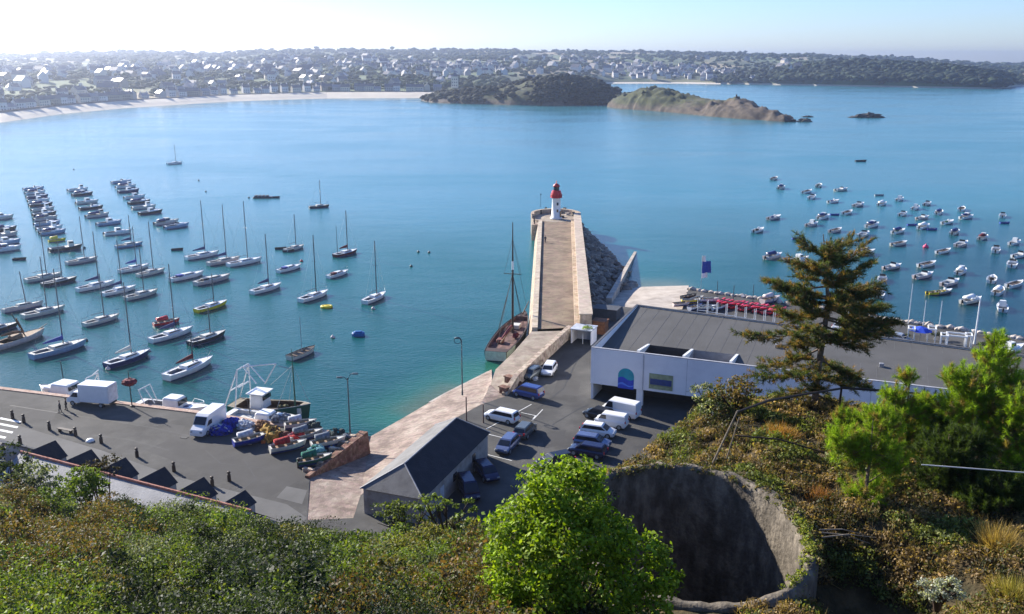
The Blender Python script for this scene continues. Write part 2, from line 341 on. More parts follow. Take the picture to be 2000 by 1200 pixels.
# pale kerb on the slipway foot
mb = MB(); pts = [P(840,786,.12), P(872,768,.1), P(955,726,.15)]
for a, b_ in zip(pts, pts[1:]):
    d = (b_-a).normalized()*1; nn = Vector((-d.y, d.x, 0)).normalized()*.28
    mb.hexa([a-nn-Vector((0,0,2.5)), b_-nn-Vector((0,0,2.5)), b_+nn-Vector((0,0,2.5)), a+nn-Vector((0,0,2.5)), a-nn, b_-nn, b_+nn, a+nn])
tag(mb.build('slip_kerb', CONC), 'pale stone kerb running down the slipway edge at the waterline', 'kerb')
struct(sheet('slip_head', [q(936,793,3.49), q(950,768,3.49), tuple(P(956,752,3.49)), tuple(P(987,770,3.49)), q(988,790,3.49), q(960,800,3.49)], GRAN, 1))
# sloping red wall between quay and slipway
a, b_ = P(603,935,QZ), P(712,853,QZ); d = (b_-a).normalized(); nn = Vector((d.y, -d.x, 0))
wt = thing('slipway_wall', 'red granite retaining wall beside the slipway with pale buttresses', 'wall', a)
mb = MB(); A = Vector((0,0,0)); B = b_-a; L = B.length
mb.hexa([A+nn*.05+Vector((0,0,-.3)), B+nn*.9+Vector((0,0,-3.6)), B-nn*.6+Vector((0,0,-3.6)), A-nn*.5+Vector((0,0,-.3)), A+nn*.05+Vector((0,0,.3)), B+nn*.5+Vector((0,0,.75)), B-nn*.6+Vector((0,0,.75)), A-nn*.5+Vector((0,0,.3))])
mb.build('wall_body', REDST, wt)
for i in range(6):
    t = .12 + .15*i; c = A + d*(L*t) - nn*1.0; mb = MB(); mb.box((c.x, c.y, .2+t*.2), (.5, 1.5, .4+t*.5), math.atan2(d.y, d.x), bev=.08); mb.build('buttress', WALLST, wt)
# raised walkway from quay to pier root
lft = [P(1038,648,5.0), P(1003,688,4.6), P(968,722,4.0), P(958,752,3.52)]; rgt = [P(1113,646,5.0), P(1062,693,4.7), P(1008,744,4.2), P(985,772,3.52)]
mb = MB(); n_ = 4
mb.add(lft+rgt, [(i, i+1, n_+i+1, n_+i) for i in range(3)])
lo = [Vector((v.x, v.y, -2)) for v in lft+rgt]
mb.add(lft+lo[:4], [(i, i+1, 4+i+1, 4+i) for i in range(3)], 1); mb.add(rgt+lo[4:], [(i, i+1, 4+i+1, 4+i) for i in range(3)], 1)
struct(mb.build('walkway', [STONE, WALLST]))
mb = MB(); hgt = .95
for a, b_ in zip(rgt[:3], rgt[1:]):
    d = (b_-a).normalized(); nn = Vector((-d.y, d.x, 0)).normalized()*.4; z1 = Vector((0,0,.95 if b_ is not rgt[3] else .3)); z0 = Vector((0,0,.95))
    mb.hexa([a-nn-Vector((0,0,1)), b_-nn-Vector((0,0,1)), b_+nn-Vector((0,0,1)), a+nn-Vector((0,0,1)), a-nn+z0, b_-nn+z1, b_+nn+z1, a+nn+z0])
tag(mb.build('walkway_parapet', WALLST), 'stone parapet wall between the pier walkway and the car park', 'wall')
for px, py, h in ((995,752,1.3),(985,768,.9)):
    p = P(px, py, 3.5); mb = MB(); mb.box((0,0,h/2), (1.3,.9,h), R(-40), bev=.06); mb.box((0,0,h+.06), (1.5,1.1,.12), R(-40)); o = mb.build('stone_pier', REDST, loc=p)
    tag(o, 'red stone gate pier at the foot of the pier walkway' if h > 1 else 'low pale topped stone block beside the gate pier', 'gate pier')
# ================================================================== PIER (jetty)
jt = thing('stone_jetty', 'long straight stone harbour jetty with a high parapet on its right side', 'jetty', (4.46,154,0))
J0 = Vector((4.46,154,0))
DL0, DL1 = P(1050,644,5), P(1059,433,5); DR0, DR1 = P(1122,640,5), P(1115,433,5)
ax = (DL1-DL0).normalized(); axr = (DR1-DR0).normalized()
mb = MB(); E = Vector((0,0,0))
def lp(v, z): return (v.x-J0.x, v.y-J0.y, z)
ppl = [DL0 - Vector((1.0,0,0)), DL1 - Vector((1.1,0,0))]; ppr = [DR0, DR1]
mb.add([lp(ppl[0],5), lp(ppr[0],5), lp(ppr[1],5), lp(ppl[1],5)], [(0,1,2,3)])
mb.build('deck', mottled('jetty_paving', [(.16,.115,.08),(.225,.165,.115),(.27,.2,.14)], .2, .9, .4, 2.5, brick=(.85,.17)), jt)
mb = MB(); o_ = 1.35
mb.add([lp(ppl[0],5), lp(ppl[1],5), (ppl[1].x-o_-J0.x, ppl[1].y-J0.y, -2), (ppl[0].x-o_-J0.x, ppl[0].y-J0.y, -2)], [(0,1,2,3)])
mb.build('side_wall', WALLST, jt)
mb = MB(); a, b_ = ppl
mb.hexa([lp(a,4.6), lp(a+Vector((1.0,0,0)),4.6), lp(b_+Vector((1.1,0,0)),4.6), lp(b_,4.6), lp(a,5.4), lp(a+Vector((1.0,0,0)),5.4), lp(b_+Vector((1.1,0,0)),5.4), lp(b_,5.4)])
mb.build('low_kerb', mottled('pale_kerb_stone', [(.4,.32,.23),(.5,.41,.31),(.56,.48,.38)], .8, .85, .3, 5, brick=(1.2,.12)), jt)
# parapet with bench step
def strip(x0a, x1a, x0b, x1b, z0, z1, nm, mat, ya=None, yb=None):
    a, b_ = ppr; m_ = MB()
    m_.hexa([lp(a+Vector((x0a,0,0)),z0), lp(a+Vector((x1a,0,0)),z0), lp(b_+Vector((x1b,0,0)),z0), lp(b_+Vector((x0b,0,0)),z0), lp(a+Vector((x0a+.05,0,0)),z1), lp(a+Vector((x1a,0,0)),z1), lp(b_+Vector((x1b,0,0)),z1), lp(b_+Vector((x0b+.05,0,0)),z1)]); m_.build(nm, mat, jt)
PW = mottled('parapet_stone', [(.33,.24,.165),(.43,.33,.235),(.5,.4,.3)], .7, .85, .5, 4, brick=(1.1,.24))
strip(0, .9, 0, .9, 4.9, 5.55, 'bench_step', PW)
strip(.9, 3.0, .9, 2.6, -2, 7.3, 'parapet', PW)
strip(.75, 3.15, .75, 2.75, 7.303, 7.5, 'coping', mottled('pale_coping', [(.42,.33,.25),(.52,.43,.34)], .8, .85, .2, 5, brick=(.9,.12)))
# jetty head
HC = Vector((13.0, 271, 0)); mb = MB(); n_ = 28; Rh = 7.4
ring = [(HC.x+Rh*math.cos(k*2*math.pi/n_)-J0.x, HC.y+Rh*1.15*math.sin(k*2*math.pi/n_)-J0.y) for k in range(n_)]
mb.loft([[(x, y, z) for x, y in ring] for z in (-2, 5.02)]); mb.build('round_head', STONE, jt)
mb = MB()
for k in range(-3, 15):
    a0, a1 = k*2*math.pi/n_, (k+1)*2*math.pi/n_; pp = []
    for z in (5.02, 6.3):
        for (aa, rr) in ((a0, Rh-.9), (a0, Rh), (a1, Rh), (a1, Rh-.9)): pp.append((HC.x+rr*math.cos(aa)-J0.x, HC.y+rr*1.15*math.sin(aa)-J0.y, z))
    mb.hexa(pp)
mb.build('head_parapet', PW, jt)
# lower step of head at left (dark buttress)
mb = MB(); mb.box((DL1.x-1.6-J0.x, DL1.y+2-J0.y, 1.2), (2.6, 9, 6.6), R(-3), bev=.1); mb.build('landing_steps', WALLST, jt)
for i in range(3):
    mb = MB(); p = DL1 + Vector((-2.3, -1+3*i, 0)); mb.box((p.x-J0.x, p.y-J0.y, 2.6), (.35,.35,6.5)); mb.build('fender_timber', DKW, jt)
# lighthouse
lh = thing('lighthouse', 'white round lighthouse with a red lantern room at the end of the jetty', 'lighthouse', P(1086,428,5.0))
MB().lathe([(1.75,0),(1.75,.5),(1.4,.6),(1.2,6.0),(1.35,6.2)], 24).build('tower', M('lighthouse_white', (.82,.8,.76), .5, var=.06, scale=.8), lh, smooth=True)
MB().lathe([(1.35,6.2),(1.75,6.35),(1.75,6.5),(1.55,6.5),(1.5,7.6),(1.25,8.4)], 24).build('gallery_drum', M('lighthouse_red', (.6,.025,.03), .4), lh, smooth=False)
mb = MB()
for k in range(16):
    a = k*2*math.pi/16; mb.tube([(1.7*math.cos(a),1.7*math.sin(a),6.5),(1.7*math.cos(a),1.7*math.sin(a),7.3)], .035, 4)
for z in (6.9,7.3): mb.tube([(1.7*math.cos(k*math.pi/12),1.7*math.sin(k*math.pi/12),z) for k in range(25)], .04, 4)
mb.build('railing', RED, lh)
MB().lathe([(.85,8.4),(.85,9.5)], 16).build('lantern_glass', DARKG, lh)
MB().lathe([(1.05,9.5),(.95,9.9),(.5,10.3),(.14,10.5),(.12,11.2)], 20).build('dome', RED, lh, smooth=True)
for z in (2.6, 4.6):
    mb = MB(); mb.box((.35,-1.32,z), (.5,.12,.8), R(15)); mb.build('window', DARKG, lh)
mb = MB(); mb.box((1.25,-.62,1.5), (.12,.85,1.9), R(-28)); mb.build('door', DARKG, lh)
# capstans and blocks on the head
for i, (px, py, w_, h_) in enumerate(((1056,418,.9,1.2),(1066,414,.8,1.4),(1103,412,1.3,1.0),(1108,420,1.6,.6),(1120,422,1.0,1.2),(1098,425,1.7,.5))):
    p = P(px, py, 5.05); mb = MB(); mb.lathe([(w_*.5,0),(w_*.42,h_*.2),(w_*.3,h_*.5),(w_*.45,h_*.9),(w_*.4,h_)], 10); 
    tag(mb.build('mooring_capstan', BLACK if i != 3 else CONC, loc=p, smooth=False), ['dark capstan at the left rim of the jetty head','dark capstan just left of the lighthouse','squat dark capstan behind the lighthouse at right','low pale round block right of the lighthouse','dark capstan against the right parapet of the jetty head','flat dark round block at the foot of the lighthouse'][i], 'capstan')
p = P(1056,405,5); t = thing('beacon_pole', 'thin dark beacon pole at the left corner of the jetty head', 'pole', p)
mb = MB(); mb.tube([(0,0,0),(0,0,4.0)], .06, 6); mb.build('pole', BLACK, t); mb = MB(); mb.box((0,0,4.1), (.4,.3,.35), bev=.04); mb.build('lamp_box', BLACK, t)
# rock armour right of the jetty
RK = mottled('rock', [(.12,.095,.085),(.24,.2,.165),(.4,.34,.28)], .35, .95, .8, 3)
mb = MB(); rk0 = MB()
path = [(P(1137,442,0), 2.5), (P(1165,470,0), 5), (P(1185,500,0), 7.0), (P(1200,532,0), 9), (P(1208,560,0), 10), (P(1200,585,0), 11)]
cnt = 0
for i in range(560):
    s = random.random(); y = 176 + s*92; xw = 15.5 + (y-165)*.045   # foot of the parapet
    # reach of the heap to the right
    reach = 3 + 8*math.sin(min(1, (268-y)/70)*math.pi/2)
    t_ = random.random(); x = xw + t_*reach; z = 3.4*(1-t_)**1.1 + random.uniform(-.35,.35)
    if y < 196 and x > 21: continue
    r_ = random.uniform(.5,1.15); mb.blob((x,y,z), (r_*random.uniform(.8,1.4), r_*random.uniform(.7,1.2), r_*random.uniform(.5,.9)), 1, .35, 1.2, seed=i)
mb.build('rock_armour', RK).update_tag(); ra = bpy.data.objects['rock_armour']; tag(ra, 'heap of boulders piled against the outer side of the jetty', 'rocks', kind='stuff')
mb = MB(); pr = []
for k in range(14):
    y = 172+k*7.4; reach = 3 + 8*math.sin(min(1, (268-y)/70)*math.pi/2); xw = 15.2+(y-165)*.045
    pr.append([(xw, y, 3.2), (xw+reach*.5, y, 1.3), (xw+reach+1, y, -.4), (xw, y, -2)])
mb.loft(pr); struct(mb.build('rock_bank', RK))
# beach slab, dividing wall
bp = [P(1205,560,-.3), P(1237,548,-.3), P(1345,556,-.3), P(1345,570,1.8), P(1330,616,3.46), P(1185,600,3.3)]
struct(sheet('beach_slip', [tuple(v) for v in bp], CONC, -2))
# broken ground between the walkway, the rocks and the hall
mb = MB()
mb.add([q(1113,652,3.45), q(1150,634,3.3), q(1190,600,3.4), q(1175,575,3.2), q(1158,585,3.3), q(1125,628,3.4)], [(0,1,2,3,4,5)]); struct(mb.build('rubble_ground', RK))
a, b_ = P(1189,588,3.4), P(1243,487,.0); d = (b_-a).normalized(); nn = Vector((-d.y,d.x,0)).normalized()
mb = MB(); mb.hexa([a-nn*.6-Vector((0,0,4)), a+nn*.6-Vector((0,0,4)), b_+nn*.35-Vector((0,0,2)), b_-nn*.35-Vector((0,0,2)), a-nn*.6+Vector((0,0,.6)), a+nn*.6+Vector((0,0,.6)), b_+nn*.35+Vector((0,0,-.2)), b_-nn*.35+Vector((0,0,-.2))])
tag(mb.build('groyne_wall', CONC), 'narrow pale concrete groyne sloping down into the sea beside the beach slip', 'groyne')
# sea wall stones along the promenade
mb = MB(); pth = [P(1340,566,3.4), P(1530,592,3.4), P(1750,627,3.4), P(1990,663,3.4), Vector((190,114,3.4))]; i = 0
for a, b_ in zip(pth, pth[1:]):
    L = (b_-a).length; nst = int(L/.75)
    for k in range(nst):
        for rr in (0, 1, 2):
            c = a + (b_-a)*((k+random.random())/nst) + Vector((.37,.93,0))*(rr*1.1+random.uniform(-.4,.4)) + Vector((0,0,.2-rr*1.1))
            r_ = random.uniform(.4,.85); mb.blob(c, (r_*1.2, r_, r_*.75), 1, .35, 1.2, seed=i); i += 1
tag(mb.build('sea_wall_stones', mottled('pale_rock', [(.3,.26,.22),(.45,.4,.35),(.6,.55,.5)], .5, .95, .5, 3)), 'ridge of pale boulders along the sea wall behind the hall', 'rocks', kind='stuff')
# ================================================================== FAR LAND
def interp(tab, x):
    xs = [t[0] for t in tab]
    if x <= xs[0]: return tab[0][1:]
    if x >= xs[-1]: return tab[-1][1:]
    for a, b in zip(tab, tab[1:]):
        if a[0] <= x <= b[0]:
            t = (x-a[0])/(b[0]-a[0]); return tuple(p+(q_-p)*t for p, q_ in zip(a[1:], b[1:]))
COAST = [(-900,300),(-300,262),(0,238),(120,222),(240,211),(450,198),(640,192),(880,191),(960,190),(1050,180),(1190,163),(1330,163),(1600,168),(1800,172),(1935,174.5),(1958,172),(1990,168),(2300,164),(2900,160)]
SKY = [(-900,108),(0,110),(150,107),(260,103),(400,104),(600,99),(850,101),(1000,99),(1200,99),(1400,102),(1550,106),(1700,113),(1830,120),(1930,127),(2100,128),(2900,128)]
def coastY(px): py = interp(COAST, px)[0]; return P(px, py, 0).y
def farz(px, Y):
    Yc = coastY(px)
    if Y <= Yc: return 0
    d = Y-Yc; sy = interp(SKY, px)[0]; zs = PY(px, sy+3, 3500).z
    s = min(1, d/(3500-Yc)); z = 1.2 + min(d/25,1)*2 + (zs-3)*s**.72
    X = (px-1000)/1840*Y
    nz = noise.fractal(Vector((X*.0016+3, Y*.0016, 0)), 1, 2, 4)
    z += nz*9*min(1, max(0,d-36)/400)
    if px > 1440: z = max(z, min(d/4,1)*4)
    if 1250 < px < 1990:    # wooded cape
        g = math.sin(math.pi*min(1, max(0, (px-1250)/(1990-1250))))**.5 * (0.35+.65*min(1,max(0,(px-1420)/200)))
        hd = 40*g*math.exp(-((d-190)/170)**2)
        z = max(z, hd*1.0 + (1.5 if d > 8 else 0)) if d > 0 else z
    if Y > 3500: z -= (Y-3500)*.004
    return max(z, .6)
FW = mottled('far_ground', [(.045,.06,.03),(.075,.085,.045),(.13,.125,.07)], .006, .95, 0)
def far_mat():
    m = bpy.data.materials.new('far_fields'); m.use_nodes = True; n = m.node_tree.nodes; l = m.node_tree.links; b = n['Principled BSDF']; b.inputs['Roughness'].default_value = .95
    tc = n.new('ShaderNodeTexCoord'); mp = n.new('ShaderNodeMapping'); mp.inputs['Rotation'].default_value = (0,0,.4); mp.inputs['Scale'].default_value = (1,.6,0); l.new(tc.outputs['Object'], mp.inputs[0])
    vo = n.new('ShaderNodeTexVoronoi'); vo.inputs['Scale'].default_value = .0055; vo.inputs['Randomness'].default_value = .8; l.new(mp.outputs[0], vo.inputs['Vector'])
    sx = n.new('ShaderNodeSeparateColor'); l.new(vo.outputs['Color'], sx.inputs[0]); rp = n.new('ShaderNodeValToRGB'); l.new(sx.outputs[0], rp.inputs[0]); rp.color_ramp.interpolation = 'CONSTANT'
    e = rp.color_ramp.elements; e[0].color = (.05,.07,.03,1); e[1].position = .8; e[1].color = (.3,.25,.15,1)
    for p_, c in ((.25,(.09,.13,.045)),(.45,(.16,.16,.08)),(.6,(.07,.1,.04))): k = e.new(p_); k.color = (*c,1)
    sp = n.new('ShaderNodeSeparateXYZ'); l.new(tc.outputs['Object'], sp.inputs[0])
    mr = n.new('ShaderNodeMapRange'); mr.inputs[1].default_value = 2.2; mr.inputs[2].default_value = 3.0; l.new(sp.outputs['Z'], mr.inputs[0])
    mx = n.new('ShaderNodeMix'); mx.data_type = 'RGBA'; l.new(mr.outputs[0], mx.inputs[0]); mx.inputs[6].default_value = (.5,.45,.37,1); l.new(rp.outputs[0], mx.inputs[7]); l.new(mx.outputs[2], b.inputs['Base Color']); return m
V = []; cols_ = list(range(-900, 2901, 16)); ds = [-30, 0, 6, 14, 22, 30, 45, 65, 90, 120, 160, 200, 250, 300, 360, 430, 520, 620, 740, 880, 1050, 1250, 1500, 1800, 2150, 2600, 3200]
for px in cols_:
    Yc = coastY(px)
    for d in ds:
        Y = Yc+d; V.append(((px-1000)/1840*Y, Y, farz(px, Y) if d > 0 else (-.4 if d < 0 else -.05)))
nd = len(ds); Fq = [(i*nd+j, (i+1)*nd+j, (i+1)*nd+j+1, i*nd+j+1) for i in range(len(cols_)-1) for j in range(nd-1)]
struct(link('hills', npmesh('hills', V, Fq, far_mat(), smooth=True)))
# sand beach of the bay
SAND = M('sand', (.62,.55,.44), .95, var=.08, scale=.05); mb = MB()
bv = []
for px in range(-300, 901, 20):
    Yc = coastY(px); x = (px-1000)/1840
    bv.append([(x*(Yc+d), Yc+d, .04 if d < 0 else farz(px, Yc+d)+.35) for d in (-10, 1, 6, 12, 18, 24, 30)])
mb.loft(bv, cap=False, closed=False)
struct(mb.build('sandy_beach', SAND))
mb = MB(); bv = []
for px in range(1195, 1420, 15):
    Yc = coastY(px); bv.append([((px-1000)/1840*(Yc-25), Yc-25, .03), ((px-1000)/1840*(Yc+14), Yc+14, 2.6)])
mb.loft(bv, cap=False, closed=False); struct(mb.build('sandy_beach', SAND))
# promenade sea wall behind the beach
mb = MB(); 
pp = []
for px in range(-300, 890, 20):
    Yc = coastY(px)+ 30; x = (px-1000)/1840
    pp.append([(x*Yc, Yc, -.5), (x*Yc, Yc, 7.0), (x*(Yc+4), Yc+4, 7.0), (x*(Yc+4), Yc+4, -.5)])
mb.loft(pp); tag(mb.build('promenade_wall', M('dark_wall_stone', (.06,.05,.05), .9)), 'long dark sea wall behind the sandy beach of the far town', 'wall')
# tree blobs for woods and hedges (far-off masses)
def ico(sub):
    bm = bmesh.new(); bmesh.ops.create_icosphere(bm, subdivisions=sub, radius=1); v = np.array([x.co[:] for x in bm.verts]); f = np.array([[q_.index for q_ in g.verts] for g in bm.faces]); bm.free(); return v, f
IV, IF = ico(1)
def crowns(name, pts, cols, lab, cat, kind='stuff'):
    """pts: x,y,z,rx,ry,rz ; every crown built of three uneven lumps"""
    Vs, Fs, Cs = [], [], []; o = 0
    for (x, y, z, a, b, c), col in zip(pts, cols):
        for k in range(3):
            jit = 1 + rng.normal(size=(len(IV),1))*.22
            off = rng.normal(size=3)*np.array([a,b,c])*.4; sc = rng.uniform(.5,.8)
            Vs.append(IV*jit*np.array([a,b,c])*sc + np.array([x,y,z]) + off); Fs.append(IF+o); o += len(IV)
            Cs.append(np.tile(np.array(col)*rng.uniform(.6,1.4), (len(IF),1))*rng.uniform(.8,1.2,(len(IF),1)))
    me = npmesh(name, np.concatenate(Vs), np.concatenate(Fs), leafmat('far_foliage', 0, .9), np.concatenate(Cs))
    o_ = link(name, me); return tag(o_, lab, cat, kind=kind)
pts, cc = [], []
for i in range(9000):
    px = rng.uniform(-150, 2080); Yc = coastY(px); d = (54 if px < 900 else 18) + (rng.random()**1.7)*2600; Y = Yc+d; x = (px-1000)/1840*Y
    nz = noise.noise(Vector((x*.006, Y*.004, 5)))
    if nz < -.03 and d < 2200 and rng.random() < .75: continue
    if d < 75 and rng.random() < .75: continue
    r_ = rng.uniform(2.6, 5.5)*(1 + d/2200)
    z = farz(px, Y); pts.append((x, Y, z+r_*.4, r_*rng.uniform(1.1,2.2), r_, r_*.75)); c = (.03,.048,.022) if rng.random() < .6 else (.06,.08,.032); cc.append(c)
crowns('distant_woods', pts, cc, 'hedgerows and copses spread over the far hills across the bay', 'woods')
pts, cc = [], []
for i in range(2600):   # wooded cape
    px = rng.uniform(1400, 1962); Yc = coastY(px); d = 6 + rng.random()**1.5*340; Y = Yc+d; x = (px-1000)/1840*Y
    if px < 1520 and rng.random() < .5: continue
    r_ = rng.uniform(5, 9); pts.append((x, Y, farz(px, Y)+r_*.25, r_*1.5, r_*1.2, r_*.7)); cc.append((.022,.036,.018))
crowns('cape_woods', pts, cc, 'dark wood covering the long cape at the far right of the bay', 'woods')
# near headlands
def ridge_field(name, line, mat, nx=90, ny=34, rough=3.0, seed=0, zfloor=-.8):
    """heightfield ridge; line: (x,y,halfwidth,height)"""
    V = []; 
    for i in range(nx+1):
        t = i/nx*(len(line)-1); k = min(int(t), len(line)-2); f = t-k; a, b = line[k], line[k+1]
        cx, cy, hw, h = [a[j]+(b[j]-a[j])*f for j in range(4)]
        dx, dy = b[0]-a[0], b[1]-a[1]; L = math.hypot(dx, dy); nx_, ny_ = -dy/L, dx/L
        for j in range(ny+1):
            s = (j/ny-.5)*2; x, y = cx+nx_*hw*s*1.15, cy+ny_*hw*s*1.15
            r2 = noise.fractal(Vector((x*.02+seed, y*.02, 1)), 1, 2, 6); r3 = noise.ridged_multi_fractal(Vector((x*.06+seed, y*.06, 2)), 1, 2, 4, 1, 2)
            pr = max(0, 1-abs(s)**2.2)**.8
            z = h*pr*(1+.25*r2) + rough*(r3-1.0)*min(1, pr*3)*.6 - (.9 if pr < .02 else 0)
            V.append((x, y, max(z, zfloor)))
    Fq = [(i*(ny+1)+j, (i+1)*(ny+1)+j, (i+1)*(ny+1)+j+1, i*(ny+1)+j+1) for i in range(nx) for j in range(ny)]
    return link(name, npmesh(name, V, Fq, mat, smooth=False))
def isl_mat():
    m = bpy.data.materials.new('headland_rock_and_turf'); m.use_nodes = True; n = m.node_tree.nodes; l = m.node_tree.links; b = n['Principled BSDF']; b.inputs['Roughness'].default_value = .95
    tc = n.new('ShaderNodeTexCoord'); sp = n.new('ShaderNodeSeparateXYZ'); l.new(tc.outputs['Object'], sp.inputs[0])
    no = n.new('ShaderNodeTexNoise'); no.inputs['Scale'].default_value = .05; no.inputs['Detail'].default_value = 6; l.new(tc.outputs['Object'], no.inputs[0])
    a = n.new('ShaderNodeMath'); a.operation = 'MULTIPLY_ADD'; l.new(no.outputs['Fac'], a.inputs[0]); a.inputs[1].default_value = 16; l.new(sp.outputs['Z'], a.inputs[2])
    xr = n.new('ShaderNodeMapRange'); xr.inputs[1].default_value = 150; xr.inputs[2].default_value = 215; xr.inputs[3].default_value = 0; xr.inputs[4].default_value = -13; l.new(sp.outputs['X'], xr.inputs[0])
    a2 = n.new('ShaderNodeMath'); l.new(a.outputs[0], a2.inputs[0]); l.new(xr.outputs[0], a2.inputs[1])
    mr = n.new('ShaderNodeMapRange'); mr.inputs[1].default_value = 10.5; mr.inputs[2].default_value = 15; l.new(a2.outputs[0], mr.inputs[0])
    n2 = n.new('ShaderNodeTexNoise'); n2.inputs['Scale'].default_value = .25; n2.inputs['Detail'].default_value = 6; l.new(tc.outputs['Object'], n2.inputs[0])
    r1 = n.new('ShaderNodeValToRGB'); l.new(n2.outputs['Fac'], r1.inputs[0]); r1.color_ramp.elements[0].position=.35; r1.color_ramp.elements[1].position=.65; r1.color_ramp.elements[0].color = (.05,.038,.028,1); r1.color_ramp.elements[1].color = (.125,.095,.068,1)
    r2 = n.new('ShaderNodeValToRGB'); l.new(n2.outputs['Fac'], r2.inputs[0]); r2.color_ramp.elements[0].position=.35; r2.color_ramp.elements[1].position=.65; r2.color_ramp.elements[0].color = (.018,.028,.01,1); r2.color_ramp.elements[1].color = (.075,.08,.022,1)
    mx = n.new('ShaderNodeMix'); mx.data_type = 'RGBA'; l.new(mr.outputs[0], mx.inputs[0]); l.new(r1.outputs[0], mx.inputs[6]); l.new(r2.outputs[0], mx.inputs[7]); l.new(mx.outputs[2], b.inputs['Base Color']); return m
IM = isl_mat()
struct(ridge_field('headland', [(114,1040,6,4),(121,1018,18,10),(138,992,27,17),(153,975,30,21),(164,952,28,18),(174,930,26,13.5),(190,885,22,8.5),(197,865,22,10.5),(204,848,22,14),(213,820,18,9.5),(222,793,12,5.5),(229,772,5,1.5)], IM, rough=8))
wp = struct(ridge_field('wooded_point', [(-78,1200,40,7),(-40,1150,60,12),(0,1125,52,17),(25,1115,60,24),(50,1110,62,29),(80,1100,56,27),(100,1085,40,17),(110,1075,22,7),(116,1070,10,3)], IM, rough=2, seed=4))
WPV = np.array([v.co[:] for v in bpy.data.objects['wooded_point'].data.vertices]); WPV = WPV[WPV[:,2] > 1.5]
pts, cc = [], []
for i in range(1900):
    x, y, z = WPV[rng.integers(len(WPV))]
    if -30 < x < 25 and y < 1106 and rng.random() < .85: continue
    r_ = rng.uniform(2.6,4.8); pts.append((x+rng.normal()*2, y+rng.normal()*2, z*.96+r_*.3, r_*1.3, r_*1.2, r_*.75)); cc.append((.014,.02,.011) if rng.random()<.75 else (.03,.034,.018))
crowns('point_woods', pts, cc, 'dense dark wood on the rounded point between the two bays', 'woods')
pts, cc = [], []
for i in range(120):
    x = rng.uniform(116,138); y = 1028-(x-112)*1.5+rng.uniform(-22,22); r_ = rng.uniform(2.5,4.5); pts.append((x,y, interp([(112,7),(122,16),(140,20)],x)[0]*.7, r_,r_,r_*.8)); cc.append((.018,.028,.014))
crowns('headland_scrub', pts, cc, 'dark scrub on the near end of the rocky headland', 'scrub')
for nm, x, y, r_, lab in (('rock_islet', 1695, 230, (11,6,4.2), 'dark low rock islet standing alone in the sea right of the headland'), ('rock_islet', 1571, 238, (5,3.5,2.6), 'small dark rock just off the tip of the headland'), ('rock_islet', 1578, 229, (4,2.5,1.3), 'tiny flat rock behind the rock off the headland tip')):
    mb = MB(); mb.blob((0,0,0), r_, 3, .4, 1.5, seed=x); mb.blob((-r_[0]*.8,1,0), (r_[0]*.8,r_[1]*.6,r_[2]*.35), 2, .4, 1.5, seed=3); mb.blob((r_[0]*.6,1,0), (r_[0]*.7,r_[1]*.6,r_[2]*.45), 2, .4, 1.5, seed=5)
    tag(mb.build(nm, mottled('dark_rock', [(.03,.028,.028),(.08,.07,.06),(.13,.11,.09)], .3, .95, .4, 3), loc=P(x, y, 0)), lab, 'rock')
mb = MB(); mb.box((0,0,2.2),(5,4,4.4),taper=.8,bev=.3); mb.box((-1,0,5.2),(1.2,1.2,2.0)); mb.box((3.5,0,1),(4,3,2),bev=.2)
tag(mb.build('ruined_lookout', mottled('dark_rock', [], 1), loc=(203,850,13)), 'small ruined stone lookout on the crest of the rocky headland', 'ruin')
# ================================================================== TOWN
HW = [M('house_white', (.6,.58,.56), .8, var=.04), M('house_cream', (.6,.54,.44), .8), M('house_grey', (.36,.34,.34), .8), M('house_stone', (.3,.25,.2), .85)]
HR = [M('slate_roof', (.09,.09,.11), .55), M('slate_roof_pale', (.2,.2,.23), .4)]
def house_mesh(wd, dp, h, rf, wmi, rmi, chim=True):
    mb = MB(); mb.box((0,0,h/2), (wd,dp,h)); a, b = wd/2+.3, dp/2+.4
    mb.add([(-a,-b,h),(a,-b,h),(a,b,h),(-a,b,h),(-a,0,h+rf),(a,0,h+rf)], [(0,1,5,4),(2,3,4,5)], 1)
    mb.add([(-wd/2,-dp/2,h),(wd/2,-dp/2,h),(wd/2,dp/2,h),(-wd/2,dp/2,h),(-wd/2,0,h+rf*.96),(wd/2,0,h+rf*.96)], [(1,2,5),(3,0,4)], 0)
    if chim: mb.box((wd/2-.6,0,h+rf+.4), (.8,1.2,1.9)); mb.box((-wd/2+.6,0,h+rf+.4), (.8,1.2,1.9))
    for k in range(int(wd/2.6)):
        for z in (1.4, 4.0):
            if z < h-.8:
                for sd in (-1,1): mb.box((-wd/2+1.4+k*2.5, sd*dp/2, z), (.9,.1,1.2), mi=2)
    return mb.mesh('house', [HW[wmi], HR[rmi], DARKG])
hm = [house_mesh(10,8,5.6,3.6,0,0), house_mesh(12,8,6,4,1,0), house_mesh(9,7,3.2,3.4,0,1), house_mesh(14,8.5,6,4,2,0), house_mesh(9,7.5,7.5,3.8,0,0), house_mesh(18,9,6,3.6,3,0), house_mesh(11,8,5.5,3.6,2,1)]
placed = []
def put_house(px, Y, lab, grp, mi=None, rz=None, s=1.0, z=None):
    x = (px-1000)/1840*Y
    for (a, b) in placed:
        if (a-x)**2+(b-Y)**2 < (9*s)**2: return False
    placed.append((x, Y)); o = link('town_house', hm[rng.integers(len(hm)) if mi is None else mi], None, (x, Y, (farz(px, Y) if z is None else z)-.3), rng.uniform(0, math.pi) if rz is None else rz)
    o.scale = (s, s, s); tag(o, lab, 'house', grp); return True
n1 = 0
